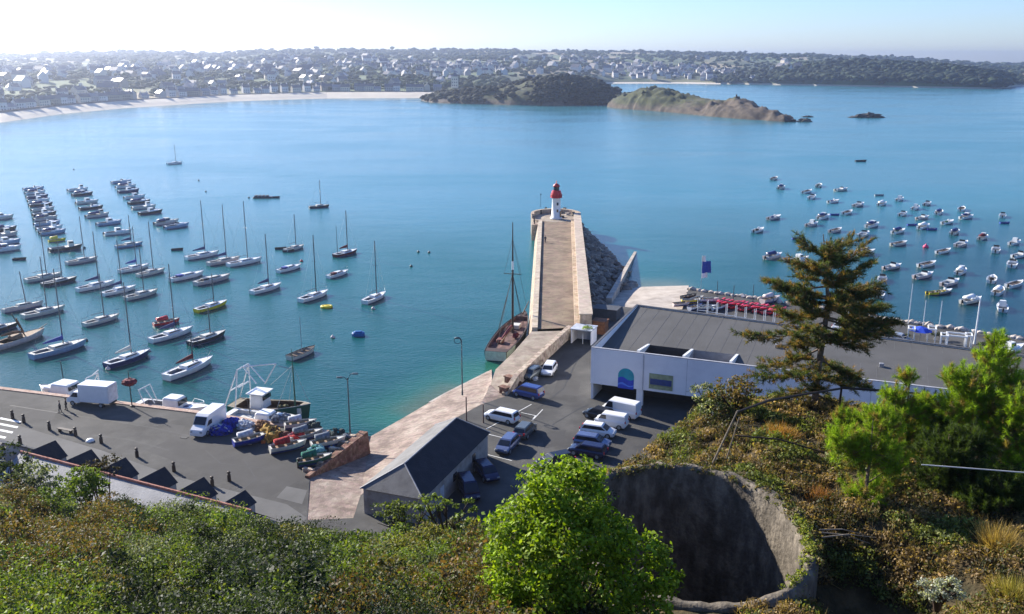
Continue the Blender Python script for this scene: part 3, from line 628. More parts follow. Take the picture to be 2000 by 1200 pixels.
for px in list(range(-40, 880, 20)):        # seafront row
    Y = coastY(px) + 46 + rng.uniform(-3, 10); yn = coastY(px+10)-coastY(px-10)
    if put_house(px+rng.uniform(-5,5), Y, 'small house in the seafront row right behind the dark promenade wall', 'seafront houses of the far town', rz=math.atan2(yn, 20/1840*Y)+rng.choice([0,math.pi/2], p=[.8,.2])): n1 += 1
while n1 < 190:
    px = rng.normal(420, 330); 
    if not -60 < px < 1180: continue
    d = 85 + rng.random()**1.2*800; 
    Y = coastY(px)+d
    if noise.noise(Vector((px*.009, d*.006, 9))) < -.12: continue
    if put_house(px, Y, 'pale gabled house among trees on the far hillside of the town', 'hillside houses of the far town', s=rng.uniform(.9,1.35)): n1 += 1
while n1 < 245:
    px = rng.normal(1300, 85); 
    if not 1190 < px < 1600: continue
    d = 22 + rng.random()**1.5*260
    if put_house(px, coastY(px)+d, 'pale house of the hamlet behind the second distant beach', 'houses behind the second beach', s=rng.uniform(1,1.4), mi=rng.choice([0,2,4])): n1 += 1
while n1 < 290:
    px = rng.normal(900, 70)
    if put_house(px, coastY(px)+rng.uniform(330,620), 'white house on the crowded hilltop above the wooded point', 'hilltop houses above the point', s=rng.uniform(1,1.3), mi=rng.choice([0,4])): n1 += 1
# the hundreds of farther houses, as one mass
Vs, Fs, Ms = [], [], []; o_ = 0; small = []
for wd_, dp_, h_, rf_ in ((10,8,5.5,3.6),(13,8,6,4),(9,7,3.5,3.4)):
    a, b = wd_/2, dp_/2; small.append((np.array([(-a,-b,-2),(a,-b,-2),(a,b,-2),(-a,b,-2),(-a,-b,h_),(a,-b,h_),(a,b,h_),(-a,b,h_),(-a,0,h_+rf_),(a,0,h_+rf_)]), [(0,1,5,4),(1,2,6,5),(2,3,7,6),(3,0,4,7),(4,5,9,8),(6,7,8,9),(5,6,9,9),(7,4,8,8)]))
cnt = 0; fm = MB()
while cnt < 420:
    px = rng.normal(480, 420) if cnt < 320 else rng.normal(1330, 110)
    if not -80 < px < 1650: continue
    d = (330 if cnt < 320 else 120) + rng.random()**1.2*900*(1 if cnt < 320 else .35); Y = coastY(px)+d; x = (px-1000)/1840*Y
    if noise.noise(Vector((px*.008, d*.004, 19))) < -.1: continue
    v, f = small[rng.integers(3)]; an = rng.uniform(0, math.pi); c, s_ = math.cos(an), math.sin(an); k = rng.uniform(1,1.6); z = farz(px, Y)
    vv = [(x+(p[0]*c-p[1]*s_)*k, Y+(p[0]*s_+p[1]*c)*k, z+p[2]*k) for p in v]; base = len(fm.v); fm.v += vv
    wi = rng.choice([0,0,1,2])
    for q_i, q_ in enumerate(f): q2 = tuple(dict.fromkeys(q_)); fm.f.append(tuple(base+t for t in q2)); fm.m.append(3 if q_i in (4,5) else int(wi))
    cnt += 1
tag(fm.build('far_houses', [HW[0], HW[1], HW[2], HR[0]]), 'hundreds of tiny pale houses scattered over the hills behind the seafront town', 'houses', kind='stuff')
# church-like tall villa above the beach end
x = P(884,180,8); t = thing('tall_villa', 'tall pale square villa on the rise at the right end of the long beach', 'house', (x.x, 1290, 12))
mb = MB(); mb.box((0,0,7.5),(9,9,15)); mb.build('wall', HW[1], t); mb = MB(); mb.add([(-5,-5,15),(5,-5,15),(5,5,15),(-5,5,15),(0,0,20)],[(0,1,4),(1,2,4),(2,3,4),(3,0,4),(3,2,1,0)]); mb.build('roof', HR[0], t)
for i in range(3):
    for k in range(3): mb = MB(); mb.box((-2.8+2.8*i,-4.5,3+4*k),(1.1,.15,1.8)); mb.build('window', DARKG, t)
# ================================================================== NEAR HILLSIDE
#       px    ysil  rc  veg   r1   z1
HT = [(-900, 925, 62, 1.5, 14, 39.6), (0, 940, 62, 1.5, 14, 39.6), (200, 970, 60, 1.4, 14, 39.6), (440, 995, 56, 1.3, 14, 39.6), (620, 1032, 50, 1.2, 14.5, 39.4), (700, 1045, 46, 1.3, 15, 39.0),
      (800, 1020, 44, 1.2, 16, 38.2), (940, 1010, 40, 1.2, 18, 36.5), (1050, 1000, 36, .6, 20, 35.0), (1130, 950, 34.5, .3, 22, 34.2), (1240, 894, 37, .35, 23, 34.2), (1300, 842, 41, .4, 23, 34.2), (1360, 790, 44, .5, 23, 34.2),
      (1470, 765, 45, .5, 23, 34.2), (1700, 785, 44, .4, 23, 34.2), (2000, 775, 48, .5, 23, 34.2), (2900, 775, 50, .5, 23, 34.2)]
PIT = (6.35, 30.0, 3.95, 4.9, 34.2)
def hillz(x, y, detail=True):
    if y < 2.2: y = 2.2
    px = 1000 + 1640*x/y; ys, rc, vg, r1, z1 = interp(HT, px)
    d = ray(1000, ys); zc = CAMZ + d[2]/d[1]*rc - vg
    if y < r1: z = 48.2 + (z1-48.2)*(y-2)/(r1-2)
    elif y < rc: z = z1 + (zc-z1)*(y-r1)/(rc-r1)
    else:
        t = min(1, (y-rc)/15); t = t*t*(3-2*t); z = zc + (3.2-zc)*t
    if detail and y < rc+4: z += .28*noise.fractal(Vector((x*.33, y*.33, 0)), 1, 2, 4)
    z -= 2.6*math.exp(-(((x-12.0)/2.4)**2 + ((y-26.6)/2.8)**2))
    e = ((x-PIT[0])/(PIT[2]+.3))**2 + ((y-PIT[1])/(PIT[3]+.3))**2
    if e < 1: z = 26.5
    elif e < 1.5 and x < 10: z = min(z, 34.2)
    return z
V = []; pxs = list(range(-700, 2801, 13)); rs = [2.2 + i*.45 for i in range(34)] + [17.6+i*.4 for i in range(52)] + [38.5+i*1.1 for i in range(40)]
for px in pxs:
    for r_ in rs: x = (px-1000)/1640*r_; V.append((x, r_, hillz(x, r_)))
nr = len(rs); Fq = [(i*nr+j, (i+1)*nr+j, (i+1)*nr+j+1, i*nr+j+1) for i in range(len(pxs)-1) for j in range(nr-1)]
SOIL = mottled('hill_soil', [(.03,.028,.012),(.06,.045,.02),(.12,.085,.04)], .8, .95, .8, 6)
struct(link('hillside', npmesh('hillside', V, Fq, SOIL, smooth=True)))
# pit
pt = thing('concrete_pit', 'deep oval concrete pit open to the sky on the brow of the hill', 'pit', (PIT[0], PIT[1], PIT[4]))
nn_ = 96; a_, b_2 = PIT[2], PIT[3]
def ell(k, s, z, jit=0): t = k*2*math.pi/nn_; return ((a_+s)*math.cos(t), (b_2+s)*math.sin(t), z + (jit*noise.noise(Vector((math.cos(t)*9, math.sin(t)*9, s*4))) if jit else 0))
mb = MB()
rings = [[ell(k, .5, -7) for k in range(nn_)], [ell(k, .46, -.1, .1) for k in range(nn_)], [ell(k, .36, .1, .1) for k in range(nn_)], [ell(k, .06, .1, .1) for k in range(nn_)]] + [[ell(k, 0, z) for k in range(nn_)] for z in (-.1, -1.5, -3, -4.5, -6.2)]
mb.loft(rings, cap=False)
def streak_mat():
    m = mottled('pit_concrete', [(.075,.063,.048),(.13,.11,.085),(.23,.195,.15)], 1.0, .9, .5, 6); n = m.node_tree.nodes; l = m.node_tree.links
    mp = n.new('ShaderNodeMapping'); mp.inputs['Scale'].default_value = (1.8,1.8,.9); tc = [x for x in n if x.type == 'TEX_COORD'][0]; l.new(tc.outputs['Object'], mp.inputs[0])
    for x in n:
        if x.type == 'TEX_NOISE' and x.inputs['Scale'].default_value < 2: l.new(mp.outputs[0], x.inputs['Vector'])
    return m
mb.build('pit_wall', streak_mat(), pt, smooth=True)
mb = MB(); mb.lathe([(0.01,-6.2),(5.2,-6.1)], 40); mb.build('pit_floor', SOIL, pt)
for th in (-12,):
    t = R(th); mb = MB(); mb.box(((a_+.0)*math.cos(t), (b_2)*math.sin(t), -.95), (.12,.42,.55), t, mi=0); mb.build('niche', BLACK, pt)
# ------------------------------------------------------------------ scrub generators
def cat(parts):
    o = 0; Vs, Fs, Cs = [], [], []
    for V_, F_, C_ in parts: Vs.append(V_); Fs.append(F_+o); Cs.append(C_); o += len(V_)
    return np.concatenate(Vs), np.concatenate(Fs), np.concatenate(Cs)
GREENS = [(.095,.15,.022),(.145,.205,.026),(.055,.095,.02),(.18,.205,.036),(.1,.14,.05)]
HEATH = [(.19,.14,.055),(.12,.115,.035),(.26,.19,.085),(.1,.13,.03),(.13,.09,.04)]
RUST = [(.15,.085,.03),(.11,.08,.03),(.18,.125,.055),(.09,.09,.03),(.08,.1,.025)]
DARKS = [(.018,.03,.012),(.028,.04,.018),(.045,.065,.03)]
def zone(px, py):
    """kind of growth by place on the slope"""
    n1 = noise.noise(Vector((px*.006, py*.010, 3))); n2 = noise.noise(Vector((px*.013+9, py*.02, 1)))
    if px < 240 and 1000 < py+n2*30 < 1120 and px < 230+60*n2: return 'rust'
    if 380 < px < 640 and 1045 < py: return 'dark' if n2 > -.35 else 'green'
    if px > 880 and px < 1000 and py > 1090: return 'rust'
    if 560 < px < 880 and py > 1150+40*n2: return 'rust' if n1 > -.1 else 'dark'
    if 130 < px < 300 and 1010 < py < 1080: return 'dark'
    if n1 > .4: return 'olive'
    if n1 < -.25: return 'dark'
    return 'green'
def clump(c, rad, n, pal, size, flat=.8, jit=.25):
    d = rng.normal(size=(n,3)); d[:,2] = np.abs(d[:,2])*.9; d /= np.linalg.norm(d, axis=1)[:,None]
    rr = rad*(.55+.5*rng.random((n,1))); C = np.array(c)+d*rr*np.array([1,1,flat])
    return leaf_quads(C, size*(.6+.8*rng.random(n)), palette(n, pal, jit=jit)*rng.uniform(.8,1.15), N=d*.5)
def to_px(x, y, z):
    fz = y*CT + (CAMZ-z)*ST; v = (CAMZ-z)*CT - y*ST; return 1000+x/fz*F, 600+v/fz*F
parts = []
PALS = {'rust': RUST, 'dark': DARKS, 'olive': [(.13,.14,.03),(.18,.17,.05),(.09,.11,.025),(.15,.12,.04)], 'green': GREENS, 'lime': [(.14,.2,.02),(.18,.25,.03),(.1,.14,.02)], 'grey': [(.13,.15,.1),(.18,.2,.14),(.08,.1,.06)]}
def slope_pt(pw=1.25, back=1.5):
    while 1:
        px = rng.uniform(-160, 1150); ys, rc, vg, r1, z1 = interp(HT, px); r_ = r1*.95 + (rc+back-r1*.95)*rng.random()**pw; x = (px-1000)/1640*r_
        if ((x-PIT[0])/(PIT[2]+.7))**2 + ((r_-PIT[1])/(PIT[3]+.7))**2 > 1: return x, r_, hillz(x, r_), rc, vg
for i in range(1800):      # low ground fill
    x, r_, z, rc, vg = slope_pt(); ppx, ppy = to_px(x, r_, z+.5); k = zone(ppx+rng.normal()*16, ppy+rng.normal()*11)
    parts.append(clump((x, r_, z), rng.uniform(.35,.7), 55, PALS[k], .07+r_*.0018, flat=.7))
for i in range(760):       # single bushes, each of one kind
    x, r_, z, rc, vg = slope_pt(); ppx, ppy = to_px(x, r_, z+.8); k = zone(ppx+rng.normal()*18, ppy+rng.normal()*13)
    if k == 'green' and rng.random() < .3: k = ['lime','grey','olive'][rng.integers(3)]
    pal = np.array(PALS[k])*rng.uniform(.75,1.25); R_ = rng.uniform(.5,1.35)*(1+.006*r_); near_crest = r_ > rc-6
    hgt = R_*rng.uniform(.7,1.25)*(.38 if near_crest else 1); lf = (.06+r_*.0016)*rng.choice([.75,1.0,1.5], p=[.35,.45,.2])
    for c in range(int(9+10*R_)):
        d = rng.normal(size=3); d[2] = abs(d[2]); d /= np.linalg.norm(d); cr = R_*rng.uniform(.22,.42)
        parts.append(clump((x+d[0]*R_*.75, r_+d[1]*R_*.75, z+d[2]*hgt*rng.uniform(.7,1.15)), cr, int(30+34*cr), pal, lf, flat=.85, jit=.22))
LEAF = leafmat('leaves', .35)
V_, F_, C_ = cat(parts)
o = link('hillside_scrub', npmesh('hillside_scrub', V_, F_, LEAF, C_)); tag(o, 'tangle of green and rust brown scrub covering the slope below the camera', 'scrub', kind='stuff')
# dry twigs and stalks standing out of the scrub
n = 2600; C = []; 
while len(C) < n:
    px = rng.uniform(-150, 1000); ys, rc, vg, r1, z1 = interp(HT, px); r_ = r1 + (rc-1-r1)*rng.random(); x = (px-1000)/1640*r_; C.append((x, r_, hillz(x, r_)+.5))
D = rng.normal(size=(n,3))*np.array([.5,.5,.2])+np.array([0,0,1]); D /= np.linalg.norm(D, axis=1)[:,None]
V_, F_, C_ = blades(np.array(C), D, rng.uniform(.5,1.3,n), .035, palette(n, [(.25,.2,.12),(.12,.1,.05),(.09,.12,.04)]))
o = link('dry_stalks', npmesh('dry_stalks', V_, F_, leafmat('stalks', 0), C_)); tag(o, 'thin dry stalks sticking out of the scrub on the slope', 'stalks', kind='stuff')
# dry heath on the right-hand brow
parts = []; bl = []
for i in range(6300):
    px = rng.uniform(1130, 2380); ys, rc, vg, r1, z1 = interp(HT, px)
    r_ = 21 + (rc+.6-21)*rng.random()**1.1; x = (px-1000)/1640*r_
    if ((x-PIT[0])/(PIT[2]+.3))**2 + ((r_-PIT[1])/(PIT[3]+.3))**2 < 1: continue
    if r_ < 26 and x < 7: continue
    if ((x-11.6)/1.7)**2 + ((r_-26.8)/2.2)**2 < 1: continue
    z = hillz(x, r_); n1 = noise.noise(Vector((x*.45, r_*.45, 3))); n2 = noise.noise(Vector((x*.9+5, r_*.9, 8)))
    if n2 < -.38: continue
    if n1 > .22: pal = [(.14,.165,.04),(.2,.22,.05),(.1,.13,.035)]
    elif n1 > -.05: pal = HEATH
    elif n1 > -.3: pal = [(.28,.19,.085),(.34,.23,.1),(.2,.135,.065),(.25,.19,.1)]
    else: pal = [(.05,.05,.02),(.09,.06,.03),(.06,.07,.025)]
    rad = rng.uniform(.16,.42)*(1+.6*max(0, n2)); hh = (.1 if r_ > rc-1.5 else .22)*rng.random()*(1+2*max(0,n1))
    parts.append(clump((x, r_, z+hh), rad, int(34+30*rad*2), pal, .085+.0012*r_, flat=.8, jit=.3))
    if rng.random() < .45:
        m_ = 16; Cb = np.array((x,r_,z))+rng.normal(size=(m_,3))*np.array([.15,.15,.03]); Db = rng.normal(size=(m_,3))*.45+np.array([0,0,.9]); Db /= np.linalg.norm(Db,axis=1)[:,None]
        bl.append(blades(Cb, Db, rng.uniform(.3,.6,m_), .03, palette(m_, [(.36,.25,.1),(.26,.18,.08),(.4,.3,.15)] if n1 < .1 else [(.2,.2,.06),(.28,.22,.09)])))
for i in range(330):      # growth hanging over the pit rim
    t = rng.uniform(-.5, 3.0); jr = rng.uniform(.02,.5); x, y = PIT[0]+(PIT[2]+jr)*math.cos(t), PIT[1]+(PIT[3]+jr)*math.sin(t)
    parts.append(clump((x, y, PIT[4]-.02+rng.uniform(-.1,.12)), rng.uniform(.1,.24), 26, HEATH if rng.random() < .6 else [(.1,.12,.03),(.14,.15,.05)], .1, flat=.8, jit=.3))
V_, F_, C_ = cat(parts); o = link('heath_cover', npmesh('heath_cover', V_, F_, LEAF, C_)); tag(o, 'low ochre and olive heath covering the brow around the concrete pit', 'heath', kind='stuff')
V_, F_, C_ = cat(bl); o = link('dry_grass', npmesh('dry_grass', V_, F_, leafmat('grass_blades', .25), C_)); tag(o, 'straw coloured dry grass growing among the heath', 'grass', kind='stuff')
# ------------------------------------------------------------------ single plants
def lumpbush(name, label, cat_, base, lumps, pal, n, size, stemh=None, trans=None, group=None, up=.3, mat=None):
    """lumps: (x,y,z,r) relative to base"""
    t = thing(name, label, cat_, base, group=group); ps = []; tot = sum(l_[3]**2 for l_ in lumps)
    for (x, y, z, r_) in lumps:
        # foliage gathered in sprays on the lump's surface
        k = int(n*r_*r_/tot); ns = max(4, k//26); d = rng.normal(size=(ns,3)); d[:,2] = d[:,2]*.8+.25; d /= np.linalg.norm(d,axis=1)[:,None]
        for q_ in d:
            if q_[1] > .75 and rng.random() < .5: continue
            c = np.array([x,y,z]) + q_*r_*rng.uniform(.76,1.04); m_ = 26; sr = min(.15, r_*.19)
            ps.append(leaf_quads(c + rng.normal(size=(m_,3))*sr*np.array([1,1,.5]), size*rng.uniform(.6,1.3,m_), palette(m_, pal, jit=.14)*rng.uniform(.7,1.25), aspect=.6, N=q_*.3+np.array([0,0,up])))
    V_, F_, C_ = cat(ps); link('foliage', npmesh('foliage', V_, F_, mat or LEAF, C_), t)
    mb = MB(); c0 = Vector((0,0,-.4)); 
    for (x, y, z, r_) in lumps:
        e_ = Vector((x,y,z)); mb.tube([c0, c0.lerp(e_, .45)+Vector((.05,0,.15)), e_], [.09,.06,.02], 6)
        for k in range(4):
            e2 = e_ + Vector(rng.normal(size=3))*r_*.45; mb.tube([c0.lerp(e_,.7), e2], [.035,.01], 5)
    mb.build('stems', DKW, t); return t
BRI = [(.17,.27,.01),(.23,.34,.015),(.12,.2,.01),(.3,.4,.03)]
b0 = PY(1110, 1190, 24); b0.z = hillz(b0.x, 24)
def rel(px, py, Y, r_): p = PY(px+12, py, Y) - b0; return (p.x, p.y, p.z, r_)
lumpbush('bright_bush_tree', 'big bright yellow green leafy tree in front of the concrete pit', 'tree', b0,
    [rel(1090,985,24.4,1.2), rel(1120,950,24.8,.8), rel(1060,955,24.6,.8), rel(1010,1035,24.2,.95), rel(1000,1105,23.6,1.05), rel(1080,1070,23.4,1.2), rel(1150,1060,23.8,1.0), rel(1190,1040,24.3,.55), rel(1230,1110,23.6,.95), rel(1275,1130,23.4,.6), rel(1150,1160,22.8,1.1), rel(1040,1180,22.6,1.0), rel(1240,1190,22.8,.8), rel(985,1160,23,.5)],
    BRI, 21000, .15)
def bush_at(px, py, Y, name, label, cat_, pal, r_, n, size, k=5, **kw):
    p = PY(px, py, Y); bz = p.z-.35 if name == 'silver_shrub' else hillz(p.x, Y); l_ = [(rng.normal()*r_*.5, rng.normal()*r_*.4, (p.z-bz)+rng.normal()*r_*.25, r_*rng.uniform(.5,.8)) for _ in range(k)]
    return lumpbush(name, label, cat_, Vector((p.x, Y, bz)), l_, pal, n, size, **kw)
bush_at(165, 953, 60, 'broom_shrub', 'bright yellow green shrub in front of the grey slate roof of the terrace', 'shrub', [(.13,.2,.015),(.18,.26,.02),(.1,.15,.015)], 1.7, 3600, .2, k=7)
bush_at(14, 932, 60, 'dark_shrub', 'dark leafy shrub beside the left gable of the terrace', 'shrub', [(.03,.05,.015),(.06,.085,.02)], 2.0, 3000, .22, k=7)
bush_at(190, 915, 66, 'dark_shrub', 'dark shrub reaching over the red ridge tiles beside the third gable', 'shrub', [(.03,.03,.012),(.07,.05,.02)], 1.0, 1500, .2, k=5)
bush_at(60, 945, 58, 'grey_leaf_shrub', 'grey green shrub with pale leaves below the slate roof', 'shrub', [(.16,.19,.12),(.24,.26,.18),(.09,.12,.06)], 1.4, 2400, .2, k=6)
bush_at(868, 992, 41, 'sapling', 'thin sapling with round leaves in front of the shaded hut wall', 'sapling', [(.16,.22,.05),(.1,.14,.03)], .9, 420, .2, k=5)
bush_at(790, 1004, 42, 'leafy_shrub', 'loose leafy shrub growing in front of the gable end of the slate hut', 'shrub', [(.13,.16,.04),(.08,.11,.025)], 1.0, 1100, .17, k=6)
bush_at(1385, 785, 43.5, 'pale_leaf_shrub', 'shrub with pale silvery leaves on the edge of the brow against the white facade', 'shrub', [(.1,.13,.04),(.06,.09,.02),(.42,.42,.28)], .8, 2200, .13, k=6)
bush_at(1440, 765, 43, 'rusty_shrub', 'rust tinged shrub at the foot of the big pine near the wooden fence', 'shrub', [(.18,.12,.03),(.1,.12,.03),(.22,.14,.04)], .9, 2000, .13, k=6)
bush_at(1835, 1150, 24.5, 'silver_shrub', 'silver grey felted shrub in the bottom right corner', 'shrub', [(.42,.44,.36),(.55,.56,.46),(.3,.32,.26)], .5, 1300, .085, k=6)
for i, (t0_, t1_, lab_) in enumerate(((-.42, .12, 'yellow green ivy spilling over the right rim of the concrete pit below the niche'), (-1.0, -.5, 'sparser ivy along the lower right rim of the pit'))):
    tm = (t0_+t1_)/2; base = Vector((PIT[0]+PIT[2]*math.cos(tm), PIT[1]+PIT[3]*math.sin(tm), PIT[4])); t = thing('ivy', lab_, 'ivy', base); ps = []
    for k in range(80 if i == 0 else 34):
        a = rng.uniform(t0_, t1_); jr = rng.uniform(-.06,.4); c = (PIT[0]+(PIT[2]+jr)*math.cos(a)-base.x, PIT[1]+(PIT[3]+jr)*math.sin(a)-base.y, .12-max(0,jr-.2)*1.6+rng.uniform(-.1,.1))
        ps.append(clump(c, rng.uniform(.08,.2), 22, [(.26,.3,.04),(.18,.23,.03),(.34,.34,.08),(.12,.16,.03)], .085, flat=.9))
    V_, F_, C_ = cat(ps); link('foliage', npmesh('foliage', V_, F_, LEAF, C_), t)
def tussock(px, py, Y, label, pal, L_, n):
    p = PY(px, py, Y); z = hillz(p.x, Y); t = thing('grass_tussock', label, 'grass tuft', (p.x, Y, z)); d = rng.normal(size=(n,3))*np.array([.55,.55,.2])+np.array([0,0,.8]); d /= np.linalg.norm(d,axis=1)[:,None]
    V_, F_, C_ = blades(rng.normal(size=(n,3))*np.array([.22,.22,.02]), d, rng.uniform(.5,1,n)*L_, .03, palette(n, pal)); link('blades', npmesh('blades', V_, F_, leafmat('grass_blades', .25), C_), t)
tussock(1955, 1045, 29, 'tall golden tussock of dry grass below the dark young pines at right', [(.45,.3,.08),(.55,.4,.14),(.3,.2,.06)], 1.3, 900)
tussock(1985, 1130, 26, 'golden green tussock at the right edge below the tall golden one', [(.4,.32,.08),(.28,.26,.06)], 1.0, 800)
tussock(1525, 835, 39.5, 'orange tussock of dry grass behind the lower fence rail', [(.5,.28,.06),(.4,.2,.05)], .9, 700)
tussock(1600, 925, 33, 'orange brown tussock halfway between fence and pit', [(.4,.18,.05),(.3,.14,.05)], .7, 600)
# ------------------------------------------------------------------ the big pine
def pine_tufts(ends, dirs, nb, L_, W_, pal, wts):
    ps = []
    for c, d in zip(ends, dirs):
        m_ = nb; d = np.array(d); Dn = rng.normal(size=(m_,3))*.75 + d*.7 + np.array([0,0,.25]); Dn /= np.linalg.norm(Dn,axis=1)[:,None]
        C = np.array(c) + d*rng.uniform(-.22,.1,(m_,1)); colr = palette(m_, [pal[rng.choice(len(pal), p=wts)]], jit=.25)
        ps.append(blades(C, Dn, L_*rng.uniform(.6,1.1,m_), W_, colr))
    return ps
YP = 44.0
tr = [PY(1588,815,YP), PY(1594,760,YP), PY(1601,700,YP), PY(1611,640,YP), PY(1617,585,YP), PY(1613,520,YP), PY(1608,458,YP)]
bz = tr[0]; pn = thing('pine_tree', 'tall gnarled pine with brown tinged needles rising in front of the hall roof', 'tree', bz)
mb = MB(); mb.tube([p-bz for p in tr], [.2,.17,.15,.13,.1,.06,.02], 9); trunk_mb = mb
brs = [((1611,500),(1565,470),0),((1610,490),(1660,470),.5),((1612,520),(1548,512),-.6),((1613,525),(1690,480),.8),((1614,545),(1700,515),-.8),((1615,560),(1500,550),.3),((1616,575),(1720,600),1.2),((1616,590),(1548,585),-1.3),
       ((1614,600),(1745,632),.2),((1612,615),(1535,620),1.5),((1610,630),(1452,655),-.6),((1608,650),(1545,675),-1.5),((1608,655),(1690,680),-.9),((1604,680),(1490,715),1.1),((1602,700),(1675,735),1.0),((1600,715),(1480,735),-1.1),
       ((1598,735),(1700,755),-.7),((1597,750),(1520,770),.8),((1594,770),(1650,790),.4),((1612,540),(1600,520),-1.9),((1612,560),(1640,540),-1.9),((1614,590),(1650,600),-2.1),((1608,640),(1580,640),-2.2),((1600,720),(1610,740),-2),((1612,505),(1625,480),-1.2),((1612,620),(1720,650),-1.0),((1614,575),(1705,560),.9),((1612,548),(1560,535),1.4),((1608,700),(1550,735),-1.8)]
def wprof(y): return interp([(455,20),(480,55),(520,80),(560,95),(600,95),(650,120),(700,95),(760,95),(800,50)], y)[0]
for k in range(20):
    y0_ = rng.uniform(475, 770); th_ = rng.uniform(0, 6.283); wv = wprof(y0_)*rng.uniform(.55,1.0); sx_ = 1612 if y0_ < 640 else 1604
    brs.append(((sx_, y0_), (sx_+math.cos(th_)*wv, y0_+rng.uniform(-26,12)), math.sin(th_)*wv/40.))
for (ex_, ey_) in ((1700,575),(1725,600),(1745,625),(1735,645),(1700,630),(1690,600),(1715,560)): brs.append(((1616,ey_-5), (ex_, ey_), rng.uniform(-1,1.2)))
ends, dirs = [], []
for (sx, sy), (ex, ey), dy in brs:
    a = PY(sx, sy, YP); b_ = PY(ex, ey, YP+dy); L_ = (b_-a).length; mid = a.lerp(b_, .5) + Vector((0,0,-.1*L_)); pp = [a-bz, mid-bz, b_-bz]
    mb.tube(pp, [.06,.035,.012], 5); nsub = int(8+L_*7)
    for k in range(nsub):
        t = .18+.82*(k+rng.random())/nsub; c = (a.lerp(mid, t*2) if t < .5 else mid.lerp(b_, t*2-1)); dd = (b_-a).normalized(); side = Vector((-dd.y, dd.x, 0)).normalized()*(1 if k % 2 else -1)
        sl_ = (.35+.45*(1-abs(t-.55)))*rng.uniform(.5,1.1); e_ = c + (side*rng.uniform(.4,1)+dd*.7+Vector((0,0,rng.uniform(-.35,.6)))).normalized()*sl_
        mb.tube([c-bz, e_-bz], [.014,.006], 4)
        for s_ in (.45,.72,1.0):
            dv = (e_-c).normalized(); ends.append(tuple(c.lerp(e_, s_)-bz+Vector(rng.normal(size=3))*.06)); dirs.append(tuple(dv))
mb.build('trunk', mottled('pine_bark', [(.09,.06,.045),(.2,.14,.1),(.3,.22,.17)], 3, .95, .9, 12), pn)
ps = pine_tufts(ends, dirs, 26, .26, .03, [(.05,.075,.025),(.085,.11,.03),(.25,.15,.045),(.16,.13,.035)], [.32,.28,.2,.2])
V_, F_, C_ = cat(ps); link('needles', npmesh('needles', V_, F_, leafmat('pine_needles', .35), C_), pn)
# ------------------------------------------------------------------ young pines
def young_pine(px, py, Y, H_, Wd, label, seed, pal=None, wts=None):
    p = PY(px, py, Y); z = hillz(p.x, Y); t = thing('young_pine', label, 'tree', (p.x, Y, z-.1), group='young pines on the brow'); g = np.random.default_rng(seed)
    mb = MB(); mb.tube([(0,0,0),(.05,0,H_*.5),(0,.05,H_)], [.07*H_/4,.04*H_/4,.012], 7); ps = []
    pal = pal or [(.12,.2,.015),(.17,.27,.02),(.07,.12,.015),(.16,.12,.03)]; wts = wts or [.4,.3,.2,.1]
    nw = int(H_*3.2)
    for i in range(nw):
        h = H_*(.06+.94*i/nw); wr = Wd*(1-(h/H_)**1.5)*g.uniform(.75,1.1)+.12
        for k in range(g.integers(5,8)):
            an = g.uniform(0, 2*math.pi); dv = Vector((math.cos(an), math.sin(an), 0)); e_ = dv*wr+Vector((0,0,h+wr*g.uniform(.25,.7))); m_ = dv*wr*.6+Vector((0,0,h+wr*.12)); mb.tube([(0,0,h), m_, e_], [.02,.013,.006], 4)
            for s_ in np.linspace(.25,1,int(5+wr*5)):
                c = np.array(Vector((0,0,h)).lerp(m_, s_*2) if s_ < .5 else m_.lerp(e_, s_*2-1)); dd = np.array((e_-m_).normalized()); mm = 46
                Dn = g.normal(size=(mm,3))*.6+dd*.8+np.array([0,0,.35]); Dn /= np.linalg.norm(Dn,axis=1)[:,None]; ps.append(blades(c+dd*g.uniform(-.1,.1,(mm,1)), Dn, .24*g.uniform(.6,1.1,mm), .022, palette(mm, [pal[g.choice(len(pal), p=wts)]], jit=.2)))
    V_, F_, C_ = cat(ps); link('needles', npmesh('needles', V_, F_, leafmat('young_needles', .45), C_), t); mb.build('trunk', MATS['pine_bark'], t)
